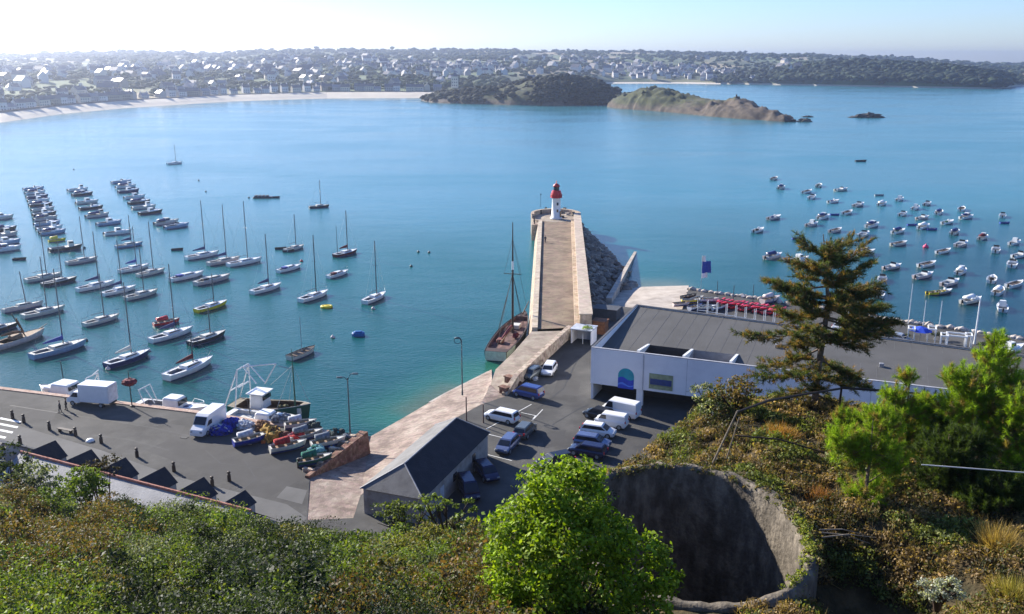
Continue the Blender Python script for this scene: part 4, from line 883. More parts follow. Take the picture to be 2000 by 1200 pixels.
def fuzzy_pine(Y, lumps, label, pal, n=240, nl=.24, seed=0):
    g = np.random.default_rng(seed); c0 = PY(lumps[0][0], lumps[0][1], Y); bz = hillz(c0.x, Y); t = thing('young_pine', label, 'tree', (c0.x, Y, bz-.1), group='young pines on the brow'); mb = MB(); ps = []
    top = max(PY(l_[0], l_[1], Y).z+l_[2]*.5 for l_ in lumps)-bz; mb.tube([(0,0,0),(.06,.05,top*.5),(0,0,top)], [.09,.05,.015], 7); tot = sum(l_[2]**2 for l_ in lumps)
    for (px, py, r_) in lumps:
        r_ *= 1.25; p = PY(px, py, Y); L0 = np.array([p.x-c0.x, g.uniform(-.4,.4)*r_, p.z-bz]); mb.tube([(0,0,max(.2,L0[2]-r_*.9)), tuple(L0*.7+np.array([0,0,L0[2]*.1])), tuple(L0)], [.035,.025,.012], 5)
        for k in range(int(1.15*n*r_*r_/tot)+8):
            d = g.normal(size=3); d[2] = d[2]*.8+.2; d /= np.linalg.norm(d); c = L0+d*r_*g.uniform(.35,1.08)*np.array([1,1,.9]); ax_ = d*.6+np.array([0,0,.7])+g.normal(size=3)*.25; ax_ /= np.linalg.norm(ax_)
            if k % 3 == 0: mb.tube([tuple(L0*.9), tuple(c)], [.015,.006], 4)
            m_ = 95; al = g.uniform(-.28,.12,(m_,1)); D_ = g.normal(size=(m_,3))*.75+ax_*.75; D_ /= np.linalg.norm(D_,axis=1)[:,None]
            ps.append(blades(c+ax_*al, D_, nl*g.uniform(.55,1.1,m_), .017, palette(m_, [pal[g.integers(len(pal))]], jit=.18)))
    V_, F_, C_ = cat(ps); link('needles', npmesh('needles', V_, F_, leafmat('young_needles', .45), C_), t); mb.build('trunk', MATS['pine_bark'], t)
YG = [(.22,.34,.02),(.28,.41,.03),(.16,.25,.02),(.21,.29,.03),(.26,.2,.06)]; DG = [(.05,.08,.018),(.07,.11,.02),(.035,.06,.015)]  # DG puts the shade among the pines into the needle colour
fuzzy_pine(33, [(1690,960,.75),(1665,880,.7),(1715,880,.9),(1730,830,.7),(1700,1000,.6),(1650,850,.5),(1745,910,.6)], 'bright green bushy young pine nearest the pit, left of the dark hollow', YG, 300, seed=1)
fuzzy_pine(37, [(1770,800,.7),(1770,730,.35),(1745,770,.5),(1800,790,.55),(1780,850,.7),(1745,830,.6)], 'young pine with a thin yellowish top standing against the hall roof', YG, 220, seed=2)
fuzzy_pine(36, [(1925,780,1.1),(1945,660,.4),(1950,700,.7),(1895,740,.8),(1875,790,.8),(1975,740,.7),(1910,840,.8),(1860,730,.4)], 'tallest young pine at the right with its top over the sea', YG, 420, seed=3)
fuzzy_pine(34, [(2010,850,1.2),(2000,790,.8),(1990,900,.9),(2060,800,1.2)], 'bright young pine cut off by the right edge of the picture', YG, 300, seed=4)
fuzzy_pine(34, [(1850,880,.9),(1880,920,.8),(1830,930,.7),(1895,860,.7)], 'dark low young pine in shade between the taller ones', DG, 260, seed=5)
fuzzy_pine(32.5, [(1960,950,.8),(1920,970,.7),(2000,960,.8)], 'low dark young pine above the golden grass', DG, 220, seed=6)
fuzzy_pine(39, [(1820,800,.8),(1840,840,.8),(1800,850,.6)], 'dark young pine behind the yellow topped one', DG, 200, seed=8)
fuzzy_pine(38, [(1652,815,.45),(1640,850,.4)], 'small bright young pine right of the leaning fence post', YG, 60, seed=7)
# ------------------------------------------------------------------ fence on the brow
def post(px, py, tx, ty, Y, label, r_=.06, nm='fence_post'):
    a, b_ = PY(px, py, Y), PY(tx, ty, Y-.3); mb = MB(); mb.tube([(0,0,-.4), (0,0,0), b_-a], [r_,r_,r_*.8], 7); return tag(mb.build(nm, DKW if r_ > .045 else M('weathered_wood', (.24,.2,.15), .9, var=.3), loc=a), label, 'post')
post(1637,808,1644,756,41, 'upright dark fence post in front of the big pine trunk')
post(1392,905,1441,802,36, 'long pale leaning fence post above the pit rim', .045)
post(1418,900,1444,815,36.6, 'thin grey fence post just behind the leaning one', .03)
mb = MB(); a = PY(1437,806,36); pts = [PY(1437,806,36), PY(1500,783,38), PY(1560,772,39.5), PY(1644,759,41)]; mb.tube([p-a for p in pts], [.05,.06,.06,.05], 7); tag(mb.build('fence_rail', DKW, loc=a), 'dark top rail running from the leaning post up to the upright post', 'rail')
mb = MB(); a = PY(1644,758,41); mb.tube([(0,0,0), PY(1720,763,41)-a, PY(1800,770,41)-a], .06, 7); tag(mb.build('fence_rail', DKW, loc=a), 'dark rail from the upright post to the right behind the young pines', 'rail')
mb = MB(); a = PY(1436,851,36.4); mb.tube([(0,0,0), PY(1520,858,36.8)-a, PY(1612,885,37)-a], .035, 6); tag(mb.build('fence_rail', DKW, loc=a), 'lower dark rail sagging between the leaning post and the young pine', 'rail')
mb = MB(); a = PY(1800,908,30); mb.tube([(0,0,0), PY(1880,914,29.7)-a, PY(2060,928,29)-a], .022, 6); tag(mb.build('cable', M('pale_cable', (.5,.5,.48), .5), loc=a), 'pale cable stretched across the dark hollow at the right', 'cable')
for i, (px, py, ex, ey, Y) in enumerate(((1600,1040,1700,1062,29.5),(1605,1050,1710,1050,29.3),(1600,1035,1690,1045,29.8))):
    mb = MB(); a = PY(px, py, Y); mb.tube([(0,0,0), PY((px+ex)/2,(py+ey)/2-6,Y)-a, PY(ex,ey,Y+.2)-a], [.03,.022,.01], 5); tag(mb.build('dead_branch', M('weathered_wood', (.24,.2,.15), .9), loc=a), 'bleached dead branch lying right of the pit rim', 'branch', 'dead branches beside the pit')
# ================================================================== BUILDINGS
ROOFG = mottled('grey_roofing', [(.08,.078,.074),(.094,.092,.088),(.105,.102,.098)], .15, .85, .1, 4)
FAC = mottled('facade_render', [(.76,.75,.78),(.84,.83,.85),(.88,.87,.88)], .18, .8, .05, 5)
hall = thing('harbour_hall', 'long white harbour hall with a flat grey roof and dark ground floor openings', 'building', (11.15, 123.65, QZ), math.atan2(UU.y, UU.x))
Lh, Dh, Ht, rf0, rf1 = 58, 24.8, 7.75, 6.35, 7.6
def yb(x): return Dh-.115*x
def rz_(y, x=0): return rf0 + (rf1-rf0)*y/yb(x)
mb = MB(); xs_ = [.3, 6.6, 12.6, 13.0, 19.0, Lh]; ys_ = [.3, 1.6, 7.4, Dh]
for i in range(5):
    for j in range(3):
        if j == 1 and i in (1, 3): continue
        x0, x1, y0, y1 = xs_[i], xs_[i+1], ys_[j], ys_[j+1]; ya_, yc_ = (y1, y1) if j < 2 else (yb(x0), yb(x1)); mb.add([(x0,y0,rz_(y0,x0)),(x1,y0,rz_(y0,x1)),(x1,yc_,rz_(yc_,x1)),(x0,ya_,rz_(ya_,x0))], [(0,1,2,3)])
mb.build('roof', ROOFG, hall)
mb = MB()
for k in range(27):
    x = 2.1+k*2.08; ya = 7.45 if 6.3 < x < 19.3 else .35; Dq = yb(x)
    mb.hexa([(x-.03,ya,rz_(ya,x)-.01),(x+.03,ya,rz_(ya,x)-.01),(x+.03,Dq-.2,rz_(Dq-.1,x)-.01),(x-.03,Dq-.2,rz_(Dq-.1,x)-.01),(x-.03,ya,rz_(ya,x)+.02),(x+.03,ya,rz_(ya,x)+.02),(x+.03,Dq-.2,rz_(Dq-.1,x)+.02),(x-.03,Dq-.2,rz_(Dq-.1,x)+.02)])
mb.build('roof_seams', M('seam_grey', (.12,.117,.113), .7), hall)
for x, y in ((24,12),(31,18),(38,9),(27,20)): mb = MB(); mb.box((x,y,rz_(y,x)+.25),(.6,.6,.5),bev=.05); mb.build('roof_vent', M('vent_grey', (.25,.25,.26), .5), hall)
mb = MB(); mb.box((Lh/2, .15, (2.45+Ht)/2), (Lh, .3, Ht-2.45)); mb.build('front_facade', FAC, hall)
mb = MB(); mb.box((.15, Dh/2+.15, Ht/2), (.3, Dh-.3, Ht)); mb.build('side_wall', FAC, hall)
mb = MB(); mb.hexa([(0,Dh,0),(Lh,yb(Lh),0),(Lh,yb(Lh)+.2,0),(0,Dh+.2,0),(0,Dh,Ht),(Lh,yb(Lh),Ht),(Lh,yb(Lh)+.2,Ht),(0,Dh+.2,Ht)]); mb.build('rear_wall', FAC, hall)
mb = MB(); mb.hexa([(0,Dh-.15,Ht),(Lh,yb(Lh)-.15,Ht),(Lh,yb(Lh)+.35,Ht),(0,Dh+.35,Ht),(0,Dh-.15,Ht+.1),(Lh,yb(Lh)-.15,Ht+.1),(Lh,yb(Lh)+.35,Ht+.1),(0,Dh+.35,Ht+.1)]); mb.box((.14, Dh/2, Ht+.05), (.34, Dh-.6, .1)); mb.build('roof_edge', M('edge_flashing', (.09,.09,.095), .6), hall)
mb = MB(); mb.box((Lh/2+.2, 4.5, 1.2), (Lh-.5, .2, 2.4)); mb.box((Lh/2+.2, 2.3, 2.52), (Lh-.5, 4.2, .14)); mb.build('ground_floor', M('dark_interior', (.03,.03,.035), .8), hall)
for x in (7.1, 21.5, 36, 50): mb = MB(); mb.box((x, .5, 1.22), (.9, .6, 2.44)); mb.build('pillar', FAC, hall)
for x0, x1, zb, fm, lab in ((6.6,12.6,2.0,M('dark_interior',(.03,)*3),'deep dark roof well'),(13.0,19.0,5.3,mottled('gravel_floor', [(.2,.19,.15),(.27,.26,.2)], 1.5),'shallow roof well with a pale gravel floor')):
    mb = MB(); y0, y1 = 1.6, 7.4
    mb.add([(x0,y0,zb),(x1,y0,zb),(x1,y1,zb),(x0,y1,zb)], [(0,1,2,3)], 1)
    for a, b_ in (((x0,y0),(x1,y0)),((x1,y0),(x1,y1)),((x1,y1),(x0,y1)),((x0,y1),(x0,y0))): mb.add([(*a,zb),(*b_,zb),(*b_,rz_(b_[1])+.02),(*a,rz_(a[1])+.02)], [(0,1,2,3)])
    o = mb.build('roof_well', [M('well_wall_shade', (.03,.03,.035), .7) if zb < 4 else M('well_wall', (.28,.28,.3), .7), fm], hall); o['label'] = lab  # deep well coloured near black, its shade put into walls and floor
mb = MB(); 
for x in (6.45, 12.8, 19.15): mb.hexa([(x-.18,1.3,rz_(1.3)),(x+.18,1.3,rz_(1.3)),(x+.18,7.5,rz_(7.5)),(x-.18,7.5,rz_(7.5)),(x-.18,1.3,rz_(1.3)+1.3),(x+.18,1.3,rz_(1.3)+1.3),(x+.18,7.5,rz_(7.5)+.12),(x-.18,7.5,rz_(7.5)+.12)])
mb.build('well_upstand', WHITE, hall)
mb = MB(); mb.box((Lh/2,.13,Ht+.04),(Lh,.34,.08)); mb.build('front_coping', M('coping_grey', (.4,.4,.42), .6), hall)
for x in (13.6, 21.5, 29, 37): mb = MB(); mb.box((x,-.004,5.1),(.035,.012,5.2)); mb.build('panel_joint', M('joint_grey', (.3,.3,.33), .8), hall)
for x in (7.55, 22.6): mb = MB(); mb.tube([(x,-.07,2.5),(x,-.07,Ht-.1)], .05, 6); mb.build('downpipe', M('pipe_grey', (.5,.5,.53), .5), hall)
# emblem on the facade: arched shape, teal above, blue waves below
def arch_pts(x0, x1, z0, z1, y, n=16):
    cx, r_ = (x0+x1)/2, (x1-x0)/2; return [(x0,y,z0),(x1,y,z0)] + [(cx+r_*math.cos(t), y, z1-r_+r_*math.sin(t)) for t in [math.pi*k/n for k in range(n+1)]]
mb = MB(); p_ = arch_pts(4.0,6.3,2.3,5.3,-.02); mb.add(p_ + [(x,-.001,z) for x,_,z in p_], [tuple(range(len(p_)))] + [(i,(i+1)%len(p_),len(p_)+(i+1)%len(p_),len(p_)+i) for i in range(len(p_))])
em = mb.build('emblem', M('emblem_teal', (.01,.3,.38), .5, var=.15, scale=.7), hall)
def wavepiece(z0, z1, amp, colr, nm, y):
    mb = MB(); n = 14; top = [(4.02+2.26*k/n, y, z1+amp*math.sin(k/n*2*math.pi)) for k in range(n+1)]; bot = [(4.02+2.26*k/n, y, z0) for k in range(n+1)]
    mb.add(top+bot, [(k,k+1,n+2+k,n+1+k) for k in range(n)]); mb.build(nm, colr, em)
wavepiece(2.3, 3.8, .22, M('emblem_blue', (.02,.06,.5), .5), 'blue_wave', -.026); wavepiece(2.3, 3.0, .2, M('emblem_light', (.08,.22,.75), .5), 'light_wave', -.032); wavepiece(2.3, 2.75, .15, M('emblem_blue', (.02,.06,.5), .5), 'blue_wave', -.038)
mb = MB(); mb.box((10.1,-.04,3.95), (3.3,.08,2.2)); pic = mb.build('picture_panel', M('panel_khaki', (.3,.34,.2), .5, var=.2, scale=1.5), hall)
mb = MB(); mb.box((10.1,-.09,3.9), (3.0,.02,.85)); mb.build('sea_band', M('panel_blue', (.03,.06,.2), .5), pic)
mb = MB(); mb.add([(8.6,-.092,3.3),(11.6,-.092,3.3),(11.6,-.092,3.47),(10.6,-.092,3.62),(9.4,-.092,3.42),(8.6,-.092,3.6)], [(0,1,2,3,4,5)]); mb.build('shore_band', M('panel_olive', (.22,.24,.12), .6), pic)
# slate hut
sh = thing('slate_hut', 'low stone hut with a hipped slate roof standing beside the slipway', 'building', (-9.3, 97.0, QZ), math.atan2(13.6, 5.05)-math.pi/2)
# local y runs along the ridge away from camera, x to the right
hl, hw, he, hr = 8.6, 3.7, 3.0, 5.1; y0, y1 = -hl-1.0, hl+.6
mb = MB(); mb.box((0, (y0+y1)/2, he/2), (hw*2-.5, y1-y0-.5, he)); mb.build('wall', mottled('hut_wall', [(.28,.25,.22),(.38,.35,.32),(.44,.41,.38)], .8, .9, .4, 5), sh)
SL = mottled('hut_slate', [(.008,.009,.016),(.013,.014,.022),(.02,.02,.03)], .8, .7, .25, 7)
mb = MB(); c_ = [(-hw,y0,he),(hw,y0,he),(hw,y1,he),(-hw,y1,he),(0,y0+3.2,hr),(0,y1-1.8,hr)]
mb.add(c_, [(1,2,5,4),(2,3,5),(0,3,2,1)]); mb.add(c_, [(0,1,4),(3,0,4,5)], 1); mb.build('roof', [SL, mottled('pale_roofing', [(.1,.098,.096),(.14,.137,.134),(.17,.166,.162)], .5, .7, .15, 5)], sh)  # left slope and near hip take a paler roofing than the other slopes
mb = MB(); mb.tube([c_[4],c_[5]], .1, 6); 
for i_, j_ in ((0,4),(1,4),(2,5),(3,5)): mb.tube([c_[i_],c_[j_]], .08, 6)
mb.build('ridge_tiles', M('ridge_grey', (.3,.3,.31), .6), sh)
mb = MB(); mb.box((hw-.24, -4.5, 1.05), (.08,1.0,2.1)); mb.build('door', M('door_pale', (.5,.52,.56), .5), sh)
for y in (-1, 4.5): mb = MB(); mb.box((hw-.24, y, 1.7), (.08,.9,.9)); mb.build('window', DARKG, sh)
# terrace of houses below the slope
th0 = Vector((-53.6, 93.0, QZ)); rt = math.atan2(-12.5, 26.5)
te = thing('terrace_house', 'terrace with red ridge tiles, grey slates and a row of dark cross gables', 'building', th0, rt)
Lt = 32; RT = mottled('red_tiles', [(.3,.1,.07),(.42,.17,.12),(.5,.26,.2)], 2.5, .85, .5, 12)
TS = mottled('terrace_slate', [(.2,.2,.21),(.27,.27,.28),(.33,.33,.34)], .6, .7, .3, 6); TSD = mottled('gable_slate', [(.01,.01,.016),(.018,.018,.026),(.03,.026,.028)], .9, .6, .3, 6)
TW = mottled('terrace_wall', [(.42,.38,.34),(.5,.46,.42),(.56,.52,.47)], .5, .9, .2, 5)
mb = MB(); mb.box((Lt/2, -1, 1.3), (Lt-.4, 9.4, 2.6)); mb.add([(.2,-5.7,2.6),(.2,3.7,2.6),(.2,0,5.35)], [(0,1,2)]); mb.add([(Lt-.2,-5.7,2.6),(Lt-.2,3.7,2.6),(Lt-.2,0,5.35)], [(0,1,2)]); mb.build('wall', TW, te)
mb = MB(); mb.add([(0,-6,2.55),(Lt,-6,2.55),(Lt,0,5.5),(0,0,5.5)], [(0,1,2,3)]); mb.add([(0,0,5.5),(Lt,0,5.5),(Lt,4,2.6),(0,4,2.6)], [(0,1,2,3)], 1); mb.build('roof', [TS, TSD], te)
mb = MB(); k = 0
for i in range(int(Lt/.42)): x = i*.42; mb.tube([(x,0,5.53),(x+.41,0,5.56)], [.19,.16], 7)
mb.build('ridge_tiles', RT, te)
for i, x in enumerate((.6, 6.0, 11.4, 16.8, 22.4, 27.6)):
    w_ = (1.75,1.6,1.8,1.7,1.75,1.4)[i]; yb = 3.9+.2*(i % 2); hz = (5.5,5.35,5.5,5.4,5.45,5.0)[i]; ez = 3.9; mb = MB()
    mb.add([(x-w_,-1.6,ez),(x,-.1,hz),(x,yb,hz),(x-w_,yb,ez)], [(0,1,2,3)]); mb.add([(x+w_,-.0,ez),(x+w_,yb,ez),(x,yb,hz),(x,-.1,hz)], [(0,1,2,3)]); g = mb.build('cross_gable_roof', TSD, te)
    mb = MB(); mb.add([(x-w_+.2,yb-.15,0),(x+w_-.2,yb-.15,0),(x+w_-.2,yb-.15,ez),(x,yb-.15,hz-.1),(x-w_+.2,yb-.15,ez)], [(0,1,2,3,4)]); mb.box((x+w_-.3, yb/2+1.5, (ez)/2), (.16, yb-3.2, ez)); mb.build('gable_wall', TW, te)
t2 = thing('end_house', 'taller dark gabled house at the left end of the terrace', 'building', th0+Vector((-8.2,3.0,0)), rt)
mb = MB(); mb.box((3, 0, 2), (7.4, 8.4, 4)); mb.add([(6.7,-4.2,4),(6.7,4.2,4),(6.7,0,6.4)],[(0,1,2)]); mb.build('wall', TW, t2); mb = MB(); mb.add([(-1,-4.6,3.9),(7,-4.6,3.9),(7,0,6.6),(-1,0,6.6)],[(0,1,2,3)]); mb.add([(-1,0,6.6),(7,0,6.6),(7,4.6,3.9),(-1,4.6,3.9)],[(0,1,2,3)]); mb.build('roof', TSD, t2)
# kiosk between pier and hall
p = P(1140,668,3.5); ks = thing('kiosk', 'small pale open fronted kiosk with a green plant on it beside the hall', 'kiosk', p, R(-22))
mb = MB(); mb.box((0,1.6,1.25),(3.6,.15,2.5)); mb.box((-1.75,0,1.25),(.15,3.05,2.5)); mb.box((1.75,0,1.25),(.15,3.05,2.5)); mb.build('wall', FAC, ks); mb = MB(); mb.box((0,0,2.58),(3.9,3.5,.16)); mb.build('roof', M('kiosk_roof', (.5,.52,.55), .4), ks); mb = MB(); mb.box((.2,-1.2,.9),(.1,.1,1.8)); mb.build('post', WHITE, ks)
bpv = P(1145,640,6.2); t = thing('climbing_plant', 'bright green climbing plant on the roof of the pale kiosk', 'plant', bpv); ps = [clump((x,y,0), .55, 120, BRI, .16) for x, y in ((0,0),(.6,-.5),(-.3,-.9))]; V_, F_, C_ = cat(ps); link('foliage', npmesh('foliage', V_, F_, LEAF, C_), t)
p = P(1172,650,3.5); mb = MB(); mb.box((0,0,1.1),(2.4,2.2,2.2),bev=.1); mb.box((0,0,2.3),(2.6,2.4,.15)); tag(mb.build('rust_container', M('rust', (.22,.09,.04), .8, var=.3), loc=p, rz=R(-22)), 'rust brown container between the kiosk and the hall', 'container')
mb = MB(); mb.box((0,0,1.0),(4.5,3,2.0),R(-22)); mb.box((0,0,2.08),(4.8,3.3,.16),R(-22)); tag(mb.build('dark_shed', M('shed_grey', (.07,.075,.085), .7), loc=P(1185,622,3.5)), 'low dark shed at the foot of the boulders behind the kiosk', 'shed')
# ================================================================== BOATS
MESH = {}
def cached(key, fn):
    if key not in MESH: MESH[key] = fn()
    return MESH[key]
def hull_w(t, sw):
    if t < .42: u = t/.42; return sw + (1-sw)*(u*(2-u))
    u = (t-.42)/.58; return max(.015, (1-u**2.3)**.85) if u < 1 else .015
def hull_parts(L, B, Fb, sw=.72, rise=.45, ck=(.06,.36), depth=.5, wc=.62, n=15):
    ts = sorted(set([i/(n-1) for i in range(n)] + list(ck))); X = lambda t: (t-.5)*L
    hull, deck, well = MB(), MB(), MB(); rings = []
    zs = lambda t: Fb*(1+rise*max(0,t-.25)**1.6+.05*(1-t))
    for t in ts:
        w_ = hull_w(t, sw)*B/2; z = zs(t); f = 1-.5*max(0,t-.5)**1.5
        xo = .10*L*max(0,t-.8)/.2 if t > .8 else 0
        rings.append([(X(t)+xo*.5, w_, z), (X(t)+xo*.2, w_*.95, z*.45), (X(t)-xo*.2, w_*.8*f, 0), (X(t)-xo*.4, w_*.25*f, -.3), (X(t)-xo*.4, -w_*.25*f, -.3), (X(t)-xo*.2, -w_*.8*f, 0), (X(t)+xo*.2, -w_*.95, z*.45), (X(t)+xo*.5, -w_, z)])
    hull.loft(rings, closed=False, cap=False); hull.add(rings[0], [tuple(range(8))]); hull.add(rings[-1], [tuple(range(8))])
    for a, b in zip(ts, ts[1:]):
        wa, wb = hull_w(a,sw)*B/2*.985, hull_w(b,sw)*B/2*.985; za, zb = zs(a)-.03, zs(b)-.03
        xa = X(a)+(.05*L*max(0,a-.8)/.2); xb = X(b)+(.05*L*max(0,b-.8)/.2)
        if ck and ck[0] <= a+1e-6 and b <= ck[1]+1e-6:
            ca, cb = wa*wc, wb*wc
            for s in (-1,1):
                deck.add([(xa,s*wa,za),(xb,s*wb,zb),(xb,s*cb,zb),(xa,s*ca,za)], [(0,1,2,3)])
                well.add([(xa,s*ca,za),(xb,s*cb,zb),(xb,s*cb,zb-depth),(xa,s*ca,za-depth)], [(0,1,2,3)])
            well.add([(xa,-ca,za-depth),(xb,-cb,zb-depth),(xb,cb,zb-depth),(xa,ca,za-depth)], [(0,1,2,3)])
            for t, x, c, z in ((a,xa,ca,za),(b,xb,cb,zb)):
                if abs(t-ck[0]) < 1e-6 or abs(t-ck[1]) < 1e-6: well.add([(x,-c,z),(x,c,z),(x,c,z-depth),(x,-c,z-depth)], [(0,1,2,3)])
        else: deck.add([(xa,-wa,za),(xb,-wb,zb),(xb,wb,zb),(xa,wa,za)], [(0,1,2,3)])
    rail = MB()
    for s in (-1,1):
        rail.tube([(X(t)+(.05*L*max(0,t-.8)/.2), s*hull_w(t,sw)*B/2, zs(t)) for t in ts], .045, 5)
    return hull, deck, well, rail, zs, X
def part(nm, key, mbf, mat, parent, smooth=False):
    me = cached(key, lambda: mbf().mesh(nm, WHITE, smooth)); o = link(nm, me, parent); o.material_slots[0].link = 'OBJECT'; o.material_slots[0].material = mat; return o
def trunk(x0, x1, w0, w1, z0, z1, sl=.5):
    mb = MB(); mb.hexa([(x0,-w0,z0),(x1,-w1,z0),(x1,w1,z0),(x0,w0,z0),(x0+.05,-w0*.86,z1),(x1-sl,-w1*.8,z1*.97),(x1-sl,w1*.8,z1*.97),(x0+.05,w0*.86,z1)]); return mb
def add_hull(t, k, L, B, Fb, hullm, deckm, wellm=INNER, railm=None, **kw):
    res = {}
    def get():
        if ('H',k) not in MESH:
            h, d, w_, r_, zs, X = hull_parts(L, B, Fb, **kw); MESH[('H',k)] = [x.mesh(n_, WHITE, s_) for x, n_, s_ in ((h,'hull',True),(d,'deck',False),(w_,'cockpit',False),(r_,'rubbing_strake',False))]
        return MESH[('H',k)]
    for me, m in zip(get(), (hullm, deckm, wellm, railm or deckm)):
        if len(me.polygons) == 0: continue
        o = link(me.name, me, t); o.material_slots[0].link = 'OBJECT'; o.material_slots[0].material = m
    MESH[('zs',k)] = None
def boot(t, k, L, B, sw, m):   # dark stripe at the waterline
    def f():
        mb = MB(); ts = [i/14 for i in range(15)]
        for s in (-1,1): mb.loft([[((x-.5)*L-(.05*L*max(0,x-.8)/.2)*.4, s*(hull_w(x,sw)*B/2*.83*(1-.5*max(0,x-.5)**1.5)+.03), z) for z in (-.1,.12)] for x in ts], closed=False, cap=False)
        return mb
    part('boot_stripe', ('boot',k), f, m, t)
def sailboat(label, px, py, L=8.0, brg=22, mast=None, hullm=WHITE, deckm=OFFW, cover=None, trim=NAVY, mastm=ALU, two=False, group='sailing boats moored left of the jetty', name='sailing_boat', z=0, wheel=None, lean=0):
    p = P(px, py, 0); b = R(90-brg); t = thing(name, label, 'sailboat', (p.x, p.y, 0), b, group); t.rotation_euler = (lean, 0, b)
    k = round(L*2)/2; s = L/k; B = .33*k if k < 9 else .30*k; Fb = .085*k+.1; key = ('s', k)
    add_hull(t, key, k, B, Fb, hullm, deckm, INNER, ck=(.06,.34), depth=.45, wc=.6); boot(t, key, k, B, .72, trim)
    zd = Fb*1.06
    part('cabin', key+('c',), lambda: trunk(-.14*k, .27*k, B*.29, B*.17, zd-.1, zd+.42, .5), deckm if deckm is not TEAK else OFFW, t)
    def wf():
        mb = MB()
        for sd in (-1,1): mb.hexa([(-.1*k,sd*B*.285,zd+.1),(.2*k,sd*B*.2,zd+.1),(.2*k,sd*B*.19,zd+.1),(-.1*k,sd*B*.27,zd+.1),(-.09*k,sd*B*.268,zd+.3),(.17*k,sd*B*.19,zd+.28),(.17*k,sd*B*.18,zd+.28),(-.09*k,sd*B*.25,zd+.3)])
        mb.box((.17*k,0,zd+.44),(.5,.45,.05)); return mb
    part('window', key+('w',), wf, DARKG, t)
    mh = mast if mast is not None else 1.22*k
    if mh > 0:
        mx = .1*k
        def mf():
            mb = MB(); mb.tube([(mx,0,zd),(mx,0,zd+mh)], [.12,.085], 7); mb.tube([(mx-.02*k,-B*.28,zd+mh*.55),(mx,0,zd+mh*.56),(mx-.02*k,B*.28,zd+mh*.55)], .03, 4); return mb
        part('mast', key+('m',round(mh,1)), mf, mastm, t)
        part('boom', key+('b',), lambda: MB().tube([(mx,0,zd+1.25),(-.28*k,0,zd+1.15)], .06, 6), mastm, t)
        def rf():
            mb = MB(); top = (mx,0,zd+mh*.97)
            for e in ((.52*k,0,zd+.5),(-.47*k,0,zd),(mx-.2,B*.45,zd),(mx-.2,-B*.45,zd)): mb.tube([e, top], .018, 3)
            return mb
        part('rigging', key+('r',round(mh,1)), rf, STEEL, t)
        if two: part('mizzen_mast', key+('mz',), lambda: MB().tube([(-.36*k,0,zd),(-.37*k,0,zd+mh*.68)], [.08,.05], 6), mastm, t)
        if cover:
            def cf():
                mb = MB(); rings = []
                for i in range(7):
                    u = i/6; x = mx-.05-(.36*k)*u; hgt = .42*(1-u)**.8+.16; zc = zd+1.28-.08*u; rings.append([(x, hgt*.35*math.cos(a), zc+hgt*(math.sin(a)*.8+.25)) for a in [q_*math.pi/3 for q_ in range(6)]])
                mb.loft(rings); mb.tube([(mx-.05,0,zd+1.3),(mx-.06,0,zd+2.3)], [.2,.08], 6); return mb
            part('sail_cover', key+('sc',), cf, cover, t)
    else:
        part('hatch_cover', key+('hc',), lambda: MB().box((-.2*k,0,zd+.25),(.2*k,B*.5,.3),bev=.1), cover or trim, t)
    def pf():
        mb = MB(); zb = Fb*1.4
        for sd in (-1,1): mb.tube([(.33*k,sd*B*.33,zb-.1),(.34*k,sd*B*.33,zb+.55),(.52*k,0,zb+.7)], .03, 4); mb.tube([(-.47*k,sd*B*.34,zd),(-.47*k,sd*B*.34,zd+.65),(-.3*k,sd*B*.45,zd+.6)], .03, 4)
        return mb
    part('pulpit', key+('p',), pf, STEEL, t); t.scale = (s,)*3; return t
